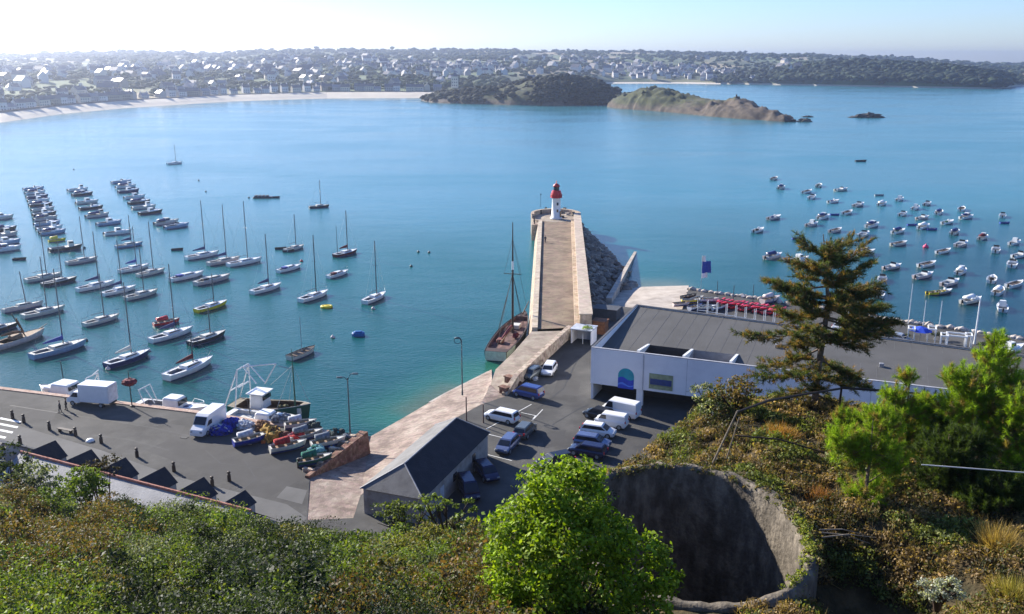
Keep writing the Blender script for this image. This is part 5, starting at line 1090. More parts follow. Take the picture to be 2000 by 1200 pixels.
def motorboat(label, px, py, L=6.5, brg=30, style='cabin', hullm=WHITE, deckm=WHITE, trim=NAVY, canopy=None, group='motor boats', name='motor_boat', cat_='motorboat', engine=True, z=0, pole=0, wellm=INNER):
    p = P(px, py, z); b = R(90-brg); t = thing(name, label, cat_, (p.x, p.y, z), b, group); k = round(L*2)/2; s = L/k; B = .36*k; Fb = .1*k+.12; zd = Fb*1.05; key = ('m', style, k)
    ck = {'cabin': (.06,.45), 'open': (.05,.8), 'console': (.05,.7), 'fisher': (.06,.5), 'cuddy': (.06,.5)}[style]
    add_hull(t, ('m', style, k), k, B, Fb, hullm, deckm, wellm if style != 'open' else M('boat_inside', (.3,.28,.24), .7, var=.2), sw=.86, rise=.6, ck=ck, depth=.45, wc=.8); boot(t, ('m', style, k), k, B, .86, trim)
    if style == 'cabin':
        part('wheelhouse', key+('c',), lambda: trunk(-.08*k,.16*k,B*.34,B*.3,zd-.1,zd+1.15,.35), deckm, t); part('fore_cabin', key+('f',), lambda: trunk(.12*k,.36*k,B*.3,B*.16,zd-.05,zd+.4,.5), deckm, t)
        def wf():
            mb = MB(); 
            for sd in (-1,1): mb.hexa([(-.05*k,sd*B*.335,zd+.5),(.11*k,sd*B*.315,zd+.5),(.11*k,sd*B*.28,zd+.5),(-.05*k,sd*B*.28,zd+.5),(-.05*k,sd*B*.318,zd+.95),(.085*k,sd*B*.285,zd+.95),(.085*k,sd*B*.25,zd+.95),(-.05*k,sd*B*.28,zd+.95)])
            mb.hexa([(.12*k,-B*.27,zd+.5),(.148*k,-B*.27,zd+.5),(.148*k,B*.27,zd+.5),(.12*k,B*.27,zd+.5),(.1*k,-B*.25,zd+.97),(.118*k,-B*.25,zd+.97),(.118*k,B*.25,zd+.97),(.1*k,B*.25,zd+.97)]); return mb
        part('window', key+('w',), wf, DARKG, t)
    elif style == 'cuddy':
        part('fore_cabin', key+('f',), lambda: trunk(0,.36*k,B*.36,B*.16,zd-.05,zd+.5,.6), deckm, t)
        part('windscreen', key+('w',), lambda: trunk(.0*k,.09*k,B*.34,B*.3,zd+.45,zd+.9,.25), DARKG, t)
    elif style == 'console':
        part('console', key+('f',), lambda: MB().box((.02*k,0,zd+.15),(.55,.7,1.0),taper=.8,bev=.08), deckm, t); part('seat', key+('s',), lambda: MB().box((-.14*k,0,zd-.05),(.5,.9,.6),bev=.1), trim, t)
    elif style == 'open':
        def sf():
            mb = MB()
            for x in (-.3,-.05,.2): mb.box((x*k,0,zd-.16),(.28,B*.78,.06))
            return mb
        part('thwart', key+('f',), sf, TEAK, t)
    elif style == 'fisher':
        part('wheelhouse', key+('c',), lambda: trunk(.1*k,.28*k,B*.28,B*.24,zd-.1,zd+1.5,.1), deckm, t)
        part('window', key+('w',), lambda: MB().box((.19*k,0,zd+1.12),(.13*k,B*.56,.4)), DARKG, t)
    if engine: part('outboard', key+('e',), lambda: MB().box((-.53*k,0,Fb*.9),(.4,.35,.75),bev=.1,taper=.8).box((-.55*k,0,.1),(.15,.12,.8)), BLACK, t)
    if canopy: part('canopy', key+('cn',), lambda: MB().loft([[(x, B*.36*math.cos(a), zd+.35+(.75 if x > -.2*k else .6)*math.sin(a)) for a in [q_*math.pi/6 for q_ in range(7)]] for x in (-.36*k,-.2*k,0,.06*k)]), canopy, t, True)
    if pole: part('pole', key+('pl',pole), lambda: MB().tube([(0,0,zd),(0,0,zd+pole)],.05,5), STEEL, t)
    t.scale = (s,)*3; return t
def buoy(px, py, col, label, r_=.35, grp=None):
    p = P(px, py, 0); mb = MB(); mb.lathe([(.02,-r_*.4),(r_*.8,-r_*.2),(r_,r_*.25),(r_*.75,r_*.8),(r_*.2,r_*1.1),(r_*.12,r_*1.5),(.02,r_*1.55)], 14)
    return tag(mb.build('mooring_buoy', col, loc=p, smooth=True), label, 'buoy', grp)
# ---- left harbour: sailing boats with masts
SB = [
 (341,321,8,40,9,WHITE,None,'far sailing boat alone near the bright water, farthest out of all','' ),
 (623,406,7,60,9,DARKHULL,None,'lone dark hulled sailing boat moored far out left of the lighthouse',''),
 (395,503,9.5,40,14,WHITE,NAVY,'white sailing boat with a navy sail cover, left one of the trio with tall masts',''),
 (437,514,9,40,14,PINKW,NAVY,'pale pink decked sailing boat between two white ones in the trio with tall masts',''),
 (478,516,9.5,42,15,WHITE,None,'white sailing boat with a bare boom and dark hatch, right one of the trio',''),
 (575,488,7,30,9,OFFW,None,'cream cabin boat with a short mast and two black tenders beside it',''),
 (675,498,8,35,11,MAROON,MAROON,'dark red hulled sailing boat with two masts right of the centre of the harbour','two'),
 (613,583,8.5,30,13,WHITE,None,'white sailing boat with a tall dark mast just above the yellow float',''),
 (732,586,8.0,24,12,WHITE,None,'rightmost white sailing boat of the harbour, closest to the jetty',''),
 (520,568,8.5,32,12,WHITE,NAVY,'white sailing boat with a navy boom cover in the middle of the harbour',''),
 (565,528,7.5,32,0,WHITE,BLUEC,'mastless white boat with deep blue covers left of the red hulled sailing boat',''),
 (660,539,7.0,30,0,WHITE,MAROON,'mastless white boat with a maroon hatch below the red hulled sailing boat',''),
 (365,544,9,35,0,WHITE,BLUEC,'white boat with a long blue cockpit cover below the trio with tall masts',''),
 (415,551,9.5,35,0,PINKW,DARKHULL,'long pale boat without mast just below the trio with tall masts',''),
 (413,603,8,30,6.5,YELL,None,'sailing boat with a mustard yellow hull and white deck',''),
 (405,665,8,32,5.5,DARKHULL,None,'small dark sailing boat with a short mast right of the blue trimmed sloop',''),
 (335,659,9,34,13,WHITE,NAVY,'long slim white sloop with navy hull bottom and a small red boat behind it',''),
 (250,706,8.5,30,13,NAVY,OFFW,'sailing boat with a bright navy blue hull and two pink buoys',''),
 (370,726,10,26,0,WHITE,MAROON,'big white yacht with a maroon sail cover in front of the trawlers','lowmast'),
 (115,688,10,34,14,LTBLUE,BLUEC,'pale blue yacht with a blue sail cover near the left end of the quay',''),
 (198,630,7.5,32,9,OFFW,None,'cream sailing boat with a white sprayhood alone in the left middle of the harbour',''),
 (187,563,9,34,12,WHITE,NAVY,'white sloop, left one of three in a slanting line at the left of the harbour',''),
 (233,572,8,34,11,WHITE,NAVY,'white sloop, middle one of three in a slanting line at the left of the harbour',''),
 (276,580,8,32,10,OFFW,None,'cream sloop, right one of three in a slanting line at the left of the harbour',''),
 (85,546,8.5,36,13,OFFW,None,'pale sloop with a tall mast moored beside the dark hulled one at the left',''),
 (116,554,8,36,9,DARKHULL,None,'dark hulled sloop next to a pale one at the left of the harbour',''),
 (45,604,8,38,7,PINKW,None,'small pinkish sailing boat with a short leaning mast near the left edge','lean'),
 (85,614,8.5,36,11,OFFW,None,'pale grey sloop right of the small pinkish boat near the left edge',''),
 (160,513,8,38,11,PINKW,None,'blush coloured sloop with a tall thin mast in the upper left of the moorings',''),
 (262,528,8,34,10,WHITE,BLUEC,'white sloop with a blue cover whose stern is left of a pale sloop',''),
 (295,536,7.5,32,12,OFFW,None,'pale sloop with a tall mast touching the bow of the one with blue cover',''),
 (252,482,7.5,42,8,LTBLUE,NAVY,'grey blue sailing boat at the lower end of the second row of moored motor boats',''),
]
for (px, py, L, brg, mh, hm_, cov, lab, fl) in SB:
    sailboat(lab, px, py, L, brg, mast=(mh if mh else (5.0 if fl == 'lowmast' else 0)), hullm=hm_, deckm=WHITE if hm_ in (WHITE, NAVY, YELL, MAROON) else OFFW, cover=cov, mastm=(DARKHULL if px in (613,675) else ALU), two=(fl=='two'), trim=NAVY if hm_ is not YELL else GREENP, lean=(R(-8) if fl == 'lean' else 0))
# ---- rows of motor boats on the trots
rows = {
 'first': ('first slanting row from the left edge', [(66,371),(69,379),(73,387),(76,395),(80,403),(84,412),(87,421),(89,430),(92,440),(97,449),(103,457)], 7.2),
 'second': ('second slanting row from the left', [(152,373),(161,382),(170,398),(178,409),(190,424),(213,439),(230,458)], 7.5),
 'third': ('third slanting row from the left', [(237,358),(246,367),(251,376),(263,388),(272,398),(281,408),(294,418),(325,438),(345,445)], 7.8),
 'edge': ('broken row cut by the left edge', [(0,429),(4,452),(4,463),(9,478),(8,491)], 8),
}
ords = ['farthest','second farthest','third farthest','fourth farthest','fifth farthest','sixth farthest','seventh farthest','eighth farthest','ninth farthest','tenth farthest','nearest']
hc = [(WHITE,'white'),(DARKHULL,'charcoal'),(PINKW,'pinkish'),(NAVY,'navy'),(OFFW,'cream'),(LTBLUE,'grey blue'),(WHITE,'white'),(DARKHULL,'charcoal')]
for key, (rn, pts_, L) in rows.items():
    for i, (px, py) in enumerate(pts_):
        h_, hn = hc[(i*3+len(key)) % 8]; o_ = ords[i] if i < len(pts_)-1 else 'nearest'
        if (px, py) == (103,457): h_, hn = LTBLUE, 'grey blue'
        motorboat(f'{hn} hulled motor boat, {o_} of the {rn}', px, py, L, 48+rng.uniform(-8,8), ['cabin','cuddy','fisher','cabin'][(i+len(key))%4], h_, WHITE if h_ is not PINKW else OFFW, group=f'motor boats moored in the {rn}', canopy=(NAVY if i % 3 == 1 else None))
motorboat('green and white fishing launch right beside a yellow cover, below the first row', 128, 489, 8, 52, 'fisher', DARKHULL, OFFW, group='motor boats')
motorboat('small boat under a bright yellow cover at the foot of the first row', 111, 472, 4.5, 50, 'open', YELL, YELL, group='motor boats', canopy=YELL, engine=False)
motorboat('small dark red covered boat behind the long slim sloop', 325, 633, 5, 50, 'open', RED, OFFW, group='motor boats', canopy=RED, engine=False)
sb = motorboat('open wooden dinghy with a short mast in the lower middle of the harbour', 590, 695, 6.2, 30, 'open', OFFW, DKW, group='small open boats', engine=False, pole=6, name='mast_dinghy', cat_='dinghy')
for px, py, L, c, lab in ((38,508,3.2,BLACK,'small black tender near the left edge above the sloops'),(346,489,3,BLACK,'small black tender alone above the trio with tall masts'),(548,487,3,BLACK,'black tender left of the cream cabin boat'),(563,492,3,BLACK,'black tender close under the stern of the cream cabin boat')):
    motorboat(lab, px, py, L, 80, 'open', c, c, group='small tenders', engine=False, name='tender', cat_='dinghy')
# raft, floats, buoys
p = P(514,387,0); t = thing('oyster_barge', 'long low dark barge lying flat on the water far out', 'barge', (p.x, p.y, 0), R(3)); MB().box((0,0,.25),(7.2,2.4,.6),bev=.15).build('hull', DARKHULL, t); mb = MB()
for x in (-2.6,-1.2,.2,1.6): mb.box((x,0,.8),(1.0,1.6,.5),bev=.08)
mb.build('crates', M('crate_grey', (.1,.11,.13), .8), t); motorboat('small dark launch nosing the right end of the long barge', 537, 387, 3.5, 90, 'open', DARKHULL, DARKHULL, group='small tenders', engine=False, name='tender', cat_='dinghy')
p = P(638,601,0); mb = MB(); n = 20; mb.tube([(1.0*math.cos(k*2*math.pi/n), .75*math.sin(k*2*math.pi/n), .2) for k in range(n+1)], .3, 8); mb.box((0,0,.3),(1.3,.9,.25),bev=.1); tag(mb.build('yellow_float', YELL, loc=p, smooth=True), 'bright yellow float on the water below the white boat with the tall dark mast', 'float')
p = P(700,656,0); mb = MB(); mb.box((0,0,.3),(2.4,1.3,.9),bev=.25); mb.box((0,0,.8),(1.4,.7,.25),bev=.1); tag(mb.build('blue_float', M('float_blue', (.01,.12,.35), .5), loc=p, rz=R(8)), 'square bright blue float in open water left of the lamp post', 'float')
BU = [(388,353,DARKHULL,'tiny dark buoy far out above the long barge, upper one of two'),(402,375,DARKHULL,'tiny dark buoy far out above the long barge, lower one of two'),(486,387,DARKHULL,'small dark buoy just left of the long barge'),(606,407,DARKHULL,'tiny buoy left of the lone dark hulled sailing boat'),
 (803,521,DARKHULL,'dark buoy in open water, lowest of three left of the jetty'),(817,493,DARKHULL,'dark buoy in open water, left upper one of three left of the jetty'),(838,494,DARKHULL,'dark buoy nearest the jetty of three in open water'),(650,660,PINKW,'pink buoy between the mast dinghy and the blue float'),
 (168,666,DARKHULL,'dark buoy off the bow of the pale blue yacht'),(290,686,PINKW,'pink buoy at the bow of the navy hulled boat'),(211,722,PINKW,'pink buoy at the stern of the navy hulled boat'),(165,485,DARKHULL,'tiny dark buoy right of the fishing launch'),(729,604,PINKW,'pale pink buoy under the stern of the rightmost sailing boat'),(144,332,DARKHULL,'faint tiny buoy far out in the glare'),(589,511,RED,'small red buoy off the bow of the blue covered boat'),(19,638,DARKHULL,'dark buoy above the old gaffer near the left edge')]
for px, py, c, lab in BU: buoy(px, py, c, lab, .38 if c is DARKHULL else .42, 'mooring buoys left of the jetty')
# ---- right mooring field
RB = [(1512,351),(1526,369),(1576,377),(1599,365),(1586,388),(1643,373),(1628,396),(1677,403),(1655,418),(1723,401),(1757,392),(1763,421),(1788,409),(1811,401),(1834,418),(1802,428),(1804,446),(1878,411),(1888,427),(1851,437),(1958,424),(1512,428),(1481,453),(1608,427),(1586,441),(1632,453),(1704,443),(1687,461),(1755,455),(1756,479),(1865,457),(1920,467),(1878,480),(1843,494),(1945,491),(1982,477),(1510,504),(1560,511),(1690,497),(1743,525),(1723,549),(1811,520),(1804,542),(1877,534),(1856,556),(1992,502),(1977,519),(1937,549),(1982,559),(1950,573),(1897,591),(1957,604),(1718,578)]
bands = [(0,410,'farthest'),(410,450,'second farthest'),(450,500,'middle'),(500,545,'second nearest'),(545,700,'nearest')]
nums = ['first','second','third','fourth','fifth','sixth','seventh','eighth','ninth','tenth','eleventh','twelfth','thirteenth','fourteenth']
for lo, hi, bn in bands:
    row = sorted([q_ for q_ in RB if lo <= q_[1] < hi])
    for i, (px, py) in enumerate(row):
        st = ['cuddy','cabin','console','open','cuddy','cabin'][(px*7+py) % 6]; d = {'cuddy':'low cabin','cabin':'wheelhouse','console':'centre console','open':'open topped'}[st]
        cn = [None,None,None,WHITE,None,NAVY,None][(px+py) % 7]; 
        if (px,py) == (1920,467): cn = MAROON
        hh = [WHITE,WHITE,OFFW,WHITE,PINKW][(px*3+py) % 5]
        cx_ = 'white covered ' if cn is WHITE else 'navy covered ' if cn is NAVY else 'red covered ' if cn is MAROON else ''
        motorboat(f'{cx_}white {d} boat, {nums[i]} from left in {bn} row beyond the pine', px, py, rng.uniform(5.7,7.0), 44+rng.uniform(-20,16), st, hh, WHITE, wellm=M('white_well', (.5,.5,.48), .6), group='small boats moored right of the jetty', canopy=cn, trim=[NAVY,BLACK,STEEL,GREENP][px % 4])
motorboat('small boat with a yellow stern beside a grey one in the nearest moorings', 1828, 575, 4.6, 75, 'open', YELL, YELL, group='small boats moored right of the jetty')
motorboat('grey open boat rafted to the small yellow one', 1844, 573, 4.8, 60, 'console', STEEL, WHITE, group='small boats moored right of the jetty', trim=BLACK)
for px, py, lab in ((1630,421,'small blue dinghy between white boats left of the field'),(1557,468,'small blue dinghy lying low near the top of the big pine'),(1820,450,'small blue tender tied behind a white boat in mid field'),(1962,437,'small blue tender below the boat at the far right'),(1781,441,'tiny blue tender left of the crowded middle boats')):
    motorboat(lab, px, py, 3, 90, 'open', BLUEC, BLUEC, group='blue tenders right of the jetty', engine=False, name='tender', cat_='dinghy')
motorboat('faint low grey tender near the top of the mooring field', 1717, 383, 3.4, 90, 'open', STEEL, STEEL, group='small boats moored right of the jetty', engine=False, name='tender', cat_='dinghy')
motorboat('small dark launch alone far out above the right mooring field', 1681, 316, 5.5, 88, 'open', DARKHULL, DARKHULL, group=None, engine=False, name='launch', cat_='boat')
buoy(1808, 484, M('buoy_pink', (.65,.05,.15), .5), 'large pink round buoy in the middle of the right mooring field', .8)
# ---- old gaffer with two masts at the left edge
def bigboat(label, name, cat_, stern, bow, B, Fb, hullm, deckm, wellm, ck, rise=.5, sw=.6, depth=.8, wc=.8, zst=0):
    a, b = P(*stern, 0), P(*bow, 0); c = (a+b)/2; L = (b-a).length; rz = math.atan2((b-a).y, (b-a).x); t = thing(name, label, cat_, c, rz); add_hull(t, ('big', name, stern), L, B, Fb, hullm, deckm, wellm, sw=sw, rise=rise, ck=ck, depth=depth, wc=wc, n=21, railm=(BLACK if name == 'old_sailing_ship' else OFFW)); return t, L
t, L = bigboat('old two masted gaffer with brown furled sail at the left edge of the harbour', 'old_gaffer', 'sailboat', (-14,686), (84,654), 3.2, 1.0, PINKW, TEAK, DKW, (.15,.4))
MB().tube([(1.5,0,1),(-.6,0,5.6)], [.12,.07], 7).build('mast', DKW, t); MB().tube([(-1.5,.1,1),(-1.6,.1,4)], [.1,.06], 6).build('mizzen_mast', DKW, t)
mb = MB(); mb.tube([(1.3,0,1.8),(-1,0,2.2),(-3.2,.2,2.2)], [.2,.32,.15], 8); mb.tube([(1.2,0,1.9),(.2,0,4.6)], [.22,.12], 7); mb.build('furled_sail', BROWNC, t)
MB().box((-.5,0,1.35),(2.2,1.4,.6),bev=.1).build('deckhouse', TEAK, t); MB().tube([(L*.45,0,1.4),(L*.62,0,1.9)], [.1,.05], 6).build('bowsprit', DKW, t)
sailboat('bow of a dark boat cut off by the left edge beside the old gaffer', -8, 648, 8, 36, mast=9, hullm=DARKHULL, deckm=OFFW)
# ---- old tall ship alongside the jetty
t, L = bigboat('old sailing ship with pale green stern and dark red deck gear moored against the jetty', 'old_sailing_ship', 'sailing ship', (968,706), (1024,632), 5.2, 1.7, M('ship_black', (.03,.03,.032), .5), M('ship_rail_deck', (.06,.035,.03), .7), M('ship_deck', (.15,.085,.075), .8, var=.5, scale=1.2), (.08,.88), rise=.5, sw=.75, depth=.7, wc=.9)
zt = P(1000,660,0); 
def S_(x, y, z): return (x, y, z)
MB().tube([(1.5,0,1),(1.5,0,13.5),(1.5,0,22.0)], [.24,.18,.07], 8).build('mast', DKW, t)
mb = MB(); mb.tube([(1.5,0,13.2),(1.5,0,14.8)], [.2,.17], 8); mb.build('mast_collar', WHITE, t); mb = MB(); mb.tube([(1.5,-1.6,12.4),(1.5,1.6,12.4)], .07, 5); mb.build('crosstree', DKW, t)
mb = MB()
for sx in (-1,1):
    for dx in (.2,.9,1.6): mb.tube([(1.5-dx,sx*2.5,1.7),(1.5,0,12.4)], .03, 4)
    mb.tube([(1.5,sx*1.6,12.4),(1.5,0,19)], .025, 4)
mb.tube([(L*.6,0,2.6),(1.5,0,18.5)], .03, 4); mb.tube([(-L*.46,0,2),(1.5,0,13)], .03, 4); mb.build('rigging', BLACK, t)
mb = MB(); mb.tube([(1.2,.15,2.6),(-3,0,2.7),(-7.2,0,2.7)], [.22,.3,.14], 9); mb.build('furled_mainsail', MAROON, t); MB().tube([(1.3,0,2.2),(-8.4,0,2.2)], .13, 7).build('boom', TEAK, t); MB().tube([(1.2,.3,3.1),(-4.5,.3,3.2)], .1, 6).build('gaff', DKW, t)
MB().box((4.5,0,1.65),(2.0,1.6,.7),bev=.1).build('deckhouse', OFFW, t); MB().box((-4.6,.9,1.5),(1.6,1.2,.6),bev=.1).build('skylight', M('skylight_brown', (.25,.09,.06), .6), t)
MB().tube([(L*.44,0,2.4),(L*.68,0,3.4)], [.16,.07], 7).build('bowsprit', DKW, t); mb = MB()
for sd in (-1,1): mb.loft([[(-L*.5-.02+.0*x, sd*y, z) for z in (.1,1.75)] for x, y in ((0,0),(0,1.85))], closed=False, cap=False)
for sd in (-1,1): mb.loft([[((x-.5)*L, sd*(hull_w(x,.75)*2.6*k_+.04), z) for k_, z in ((.86,.25),(.97,.9),(1.0,1.72))] for x in (0,.06,.12,.2)], closed=False, cap=False)
mb.build('green_stern', M('pale_green', (.42,.56,.5), .5), t)
mb = MB(); mb.blob((-1.5,-1.2,1.6),(.9,.6,.5),2,.3,2); mb.blob((2.8,1.0,1.6),(.7,.6,.45),2,.3,2,seed=3); mb.build('tarpaulin', MAROON, t)
# ---- working boats along the fishing quay
def quayboat(label, name, cat_, stern, bow, out, B, Fb, lift, *a, **k):
    # stands off the quay edge; its deck rides about level with the coping
    t, L = bigboat(label, name, cat_, stern, bow, B, Fb, *a, **k); e0, e1 = P(*stern, QZ), P(*bow, QZ); c = (e0+e1)/2 + Vector((.31,.95,0))*(B/2+out)
    L2 = (e1-e0).length; t.location = (c.x, c.y, 0); t.rotation_euler.z = math.atan2((e1-e0).y, (e1-e0).x); t['lift'] = lift; s_ = L2/L; t.scale = (s_, min(1, s_*1.05), 1); return t, L
def settle(t):
    for ch in t.children:
        if ch.name.split('.')[0] not in ('hull','deck','cockpit','rubbing_strake'): ch.location.z += t['lift']
    del t['lift']
def lattice(mb, pts, r_=.07):
    for a, b in pts: mb.tube([a, b], r_, 5)
t, L = quayboat('long white workboat with a pipe gantry at its stern behind the box lorry', 'workboat', 'workboat', (172,778), (56,762), .6, 4.0, 2.7, 1.5, WHITE, WHITE, INNER, (.1,.35), rise=.4, sw=.8, depth=.6); 
MB().box((1.2,0,2.0),(3.6,3.0,1.6),bev=.2,taper=.92).build('wheelhouse', WHITE, t); MB().box((-.65,0,2.25),(.1,2.3,.6)).build('window', DARKG, t); MB().box((3.6,0,1.7),(1.6,2.6,.9),bev=.1).build('foredeck_box', WHITE, t)
mb = MB(); lattice(mb, [((-4,-1.7,1.2),(-4.4,-1.2,4.4)),((-4,1.7,1.2),(-4.4,1.2,4.4)),((-4.4,-1.2,4.4),(-4.4,1.2,4.4)),((-4.4,1.2,4.4),(-2.4,1.0,1.4)),((-4.4,-1.2,4.4),(-2.4,-1.0,1.4)),((-4.4,0,4.4),(-5.8,0,5.4))], .1); mb.build('gantry', WHITE, t); MB().tube([(1.4,0,3.4),(1.5,0,6)], .07, 5).build('mast', BLACK, t)
settle(t)
t, L = quayboat('white fishing boat with navy foredeck cover moored right of the red basket pole', 'fishing_boat', 'fishing boat', (244,786), (382,803), .6, 3.6, 2.6, 1.5, WHITE, WHITE, INNER, (.08,.4), rise=.5, sw=.85, depth=.5)
MB().box((.6,0,1.9),(3.0,2.4,1.6),bev=.2,taper=.9).build('wheelhouse', WHITE, t); MB().box((2.1,0,2.1),(.12,2.0,.7)).build('window', DARKG, t); MB().box((3.1,0,1.35),(1.7,1.9,.4),bev=.1,taper=.7).build('foredeck_cover', NAVY, t)
mb = MB()
for sd in (-1,1): mb.tube([(2.6,sd*1.5,1.5),(3.2,sd*1.4,2.2),(5.4,sd*.5,2.4),(5.9,0,2.4)], .05, 5)
mb.build('pulpit', WHITE, t); mb = MB(); lattice(mb, [((-3.6,-1.3,1.2),(-4.6,-1.3,3.6)),((-3.6,1.3,1.2),(-4.6,1.3,3.6)),((-4.6,-1.3,3.6),(-4.6,1.3,3.6)),((-4.6,0,3.6),(-3,0,1.3))], .08); mb.build('gantry', WHITE, t)
settle(t)
t, L = quayboat('trawler with a dark green hull, white bulwark and tall foremast beyond the piled nets', 'trawler', 'trawler', (398,806), (548,824), 4.6, 4.4, 2.5, .5, GREENP, M('trawl_deck', (.2,.17,.12), .8, var=.3), DKW, (.1,.9), rise=.75, sw=.8, depth=.9, wc=.9)
MB().box((-1.6,0,3.0),(2.4,2.6,2.2),bev=.25,taper=.9).build('wheelhouse', WHITE, t); MB().box((-.4,0,3.5),(.12,2.1,.6)).build('window', DARKG, t); MB().box((-1.6,0,4.15),(2.9,3.0,.14)).build('wheelhouse_roof', WHITE, t)
mb = MB(); lattice(mb, [((-4.6,-2.1,1.9),(-4.2,-1.5,7.6)),((-4.6,2.1,1.9),(-4.2,1.5,7.6)),((-4.2,-1.5,7.6),(-4.2,1.5,7.6)),((-6.6,-2,1.9),(-4.2,-1.5,7.6)),((-6.6,2,1.9),(-4.2,1.5,7.6)),((-4.2,0,7.6),(-2,0,5.3)),((-4.2,-1.5,5),(-4.2,1.5,5)),((-5.6,-1.8,4.4),(-5.6,1.8,4.4)),((-4.2,1.5,7.6),(-1.4,1.2,5.2)),((-4.2,0,7.6),(1.6,0,8.6)),((1.6,0,8.6),(-.6,0,5.4))], .1); mb.build('gantry', WHITE, t)
MB().tube([(4.4,0,2),(4.4,0,9.2),(4.4,0,11)], [.14,.08,.04], 7).build('foremast', GREENP, t); mb = MB()
for e in ((6.9,0,3.0),(2.2,1.9,2.2),(2.2,-1.9,2.2),(.4,0,5.3)): mb.tube([e,(4.4,0,8.6)], .03, 4)
mb.tube([(2.0,0,8.3),(4.4,0,8.0)], .06, 4); mb.build('rigging', STEEL, t)
mb = MB()
for i in range(7): mb.blob((rng.uniform(1.5,6),rng.uniform(-1.4,1.4),1.9),(.5,.45,.4),1,.3,2,seed=i)
mb.build('deck_gear', M('gear_olive', (.12,.11,.05), .9, var=.5), t); MB().lathe([(.4,1.8),(.4,2.6)],12,(5.4,-.6)).build('fish_tub', OFFW, t)
settle(t)
t, L = quayboat('broad white fishing launch tied between the quay and the green trawler', 'fishing_launch', 'fishing boat', (424,809), (560,827), .3, 3.9, 2.8, 1.4, WHITE, WHITE, M('launch_well', (.55,.54,.5), .6), (.08,.5), rise=.45, sw=.85, depth=.5)
MB().box((.8,0,1.9),(2.6,2.4,1.0),bev=.2,taper=.9).build('cuddy', WHITE, t); MB().box((2.12,0,1.95),(.1,1.9,.45)).build('window', DARKG, t); mb = MB(); mb.tube([(-2.2,.5,1.4),(-2.6,.6,3.4)], .06, 5); mb.build('davit', DARKHULL, t)
settle(t)
# ================================================================== QUAY FURNITURE
def netpile(label, px, py, w_, d_, h_, mat, mat2=None, seed=0, name='net_pile', cat_='net pile', rz=0):
    w_ *= .88; d_ *= .86; h_ *= .8; p = P(px, py, QZ+.01); t = thing(name, label, cat_, p, R(rz)); mb = MB(); g = np.random.default_rng(seed)
    mb.blob((0,0,.05), (w_/2,d_/2,h_), 4, .32, 2.2, seed=seed, flat=0)
    for k in range(7): a = g.uniform(0,6.28); r_ = g.uniform(.15,.3)*min(w_,d_); mb.blob((math.cos(a)*w_*.3,math.sin(a)*d_*.3,h_*g.uniform(.3,.85)),(r_*1.2,r_,r_*.8),2,.35,2,seed=seed+k,flat=0)
    mb.build('heap', mat, t)
    if mat2:
        mb = MB()
        for k in range(9):
            a0 = g.uniform(0,6.28); pts_ = []
            for q_ in range(8):
                u = q_/7*2-1; x = u*w_*.5; y = math.sin(a0)*d_*.35*(1-u*u)+math.sin(u*5+k)*.12; pts_.append((x*math.cos(k*.35)-y*math.sin(k*.35)*.5, (y+x*.3*math.sin(k))*.8, max(.06, h_*1.06*(max(0,1-(x/(w_*.52))**2-(y/(d_*.52))**2))**.5+.04)))
            mb.tube(pts_, g.uniform(.06,.13), 5)
        mb.build('rope', mat2, t)
    return t
NB = M('net_blue', (.01,.03,.32), .85, var=.5, scale=3, bump=.6); NW = M('net_white', (.5,.52,.55), .85, var=.3, scale=3, bump=.6); NY = M('net_ochre', (.42,.25,.05), .9, var=.4, scale=3, bump=.8); NR = M('net_red', (.4,.03,.03), .9, var=.5, scale=3, bump=.8)
NG = M('net_green', (.01,.13,.09), .9, var=.5, scale=3, bump=.8); NT = M('net_turquoise', (.12,.3,.33), .9, var=.4, scale=3, bump=.8); NS = M('net_slate', (.16,.19,.23), .9, var=.4, scale=3, bump=.8); NK = M('net_dark', (.03,.05,.05), .9, var=.5, scale=3, bump=.8); NP = M('net_pink', (.5,.18,.2), .9, var=.3, scale=3, bump=.8); NBR = M('net_brown', (.12,.05,.035), .9, var=.4, scale=3, bump=.8)
netpile('deep blue heap of net with white rope just right of the white van', 430, 846, 3.2, 2.4, 1.3, NB, NW, 1)
netpile('dark blue heap of net behind the deep blue one beside the van', 452, 832, 2.2, 2.2, 1.2, NB, None, 2)
netpile('pale tarpaulin heap behind the bright blue heap', 482, 838, 2.6, 2.0, 1.2, NW, None, 4)
netpile('ochre yellow heap of net in the centre of the piled gear', 532, 856, 2.8, 3.4, 1.7, NY, NBR, 5)
netpile('tan heap of net behind the ochre one', 512, 838, 1.9, 2.2, 1.3, BROWNC, None, 6)
netpile('light blue and grey heap at the quay edge behind the ochre heap', 548, 824, 2.6, 2.2, 1.3, NS, LTBLUE, 7)
netpile('pink and dark red heap behind the bright red one', 577, 862, 2.4, 2.0, 1.4, NR, NP, 9)
netpile('very dark heap of net at the quay edge under the left lamp post', 613, 838, 2.2, 1.8, 1.1, NK, None, 11)
netpile('turquoise heap of net left of the red sloping wall', 617, 888, 2.6, 2.2, 1.2, NT, NG, 13)
netpile('blue green heap with poles beside the foot of the left lamp post', 658, 852, 2.2, 2.0, 1.1, NK, TEALP, 15)
netpile('dark slate heap of net against the upper end of the red wall', 676, 860, 2.0, 1.6, .9, NK, NS, 16)
netpile('brown heap of net between the ochre and the red ones', 552, 858, 1.6, 1.8, 1.1, NBR, None, 17)
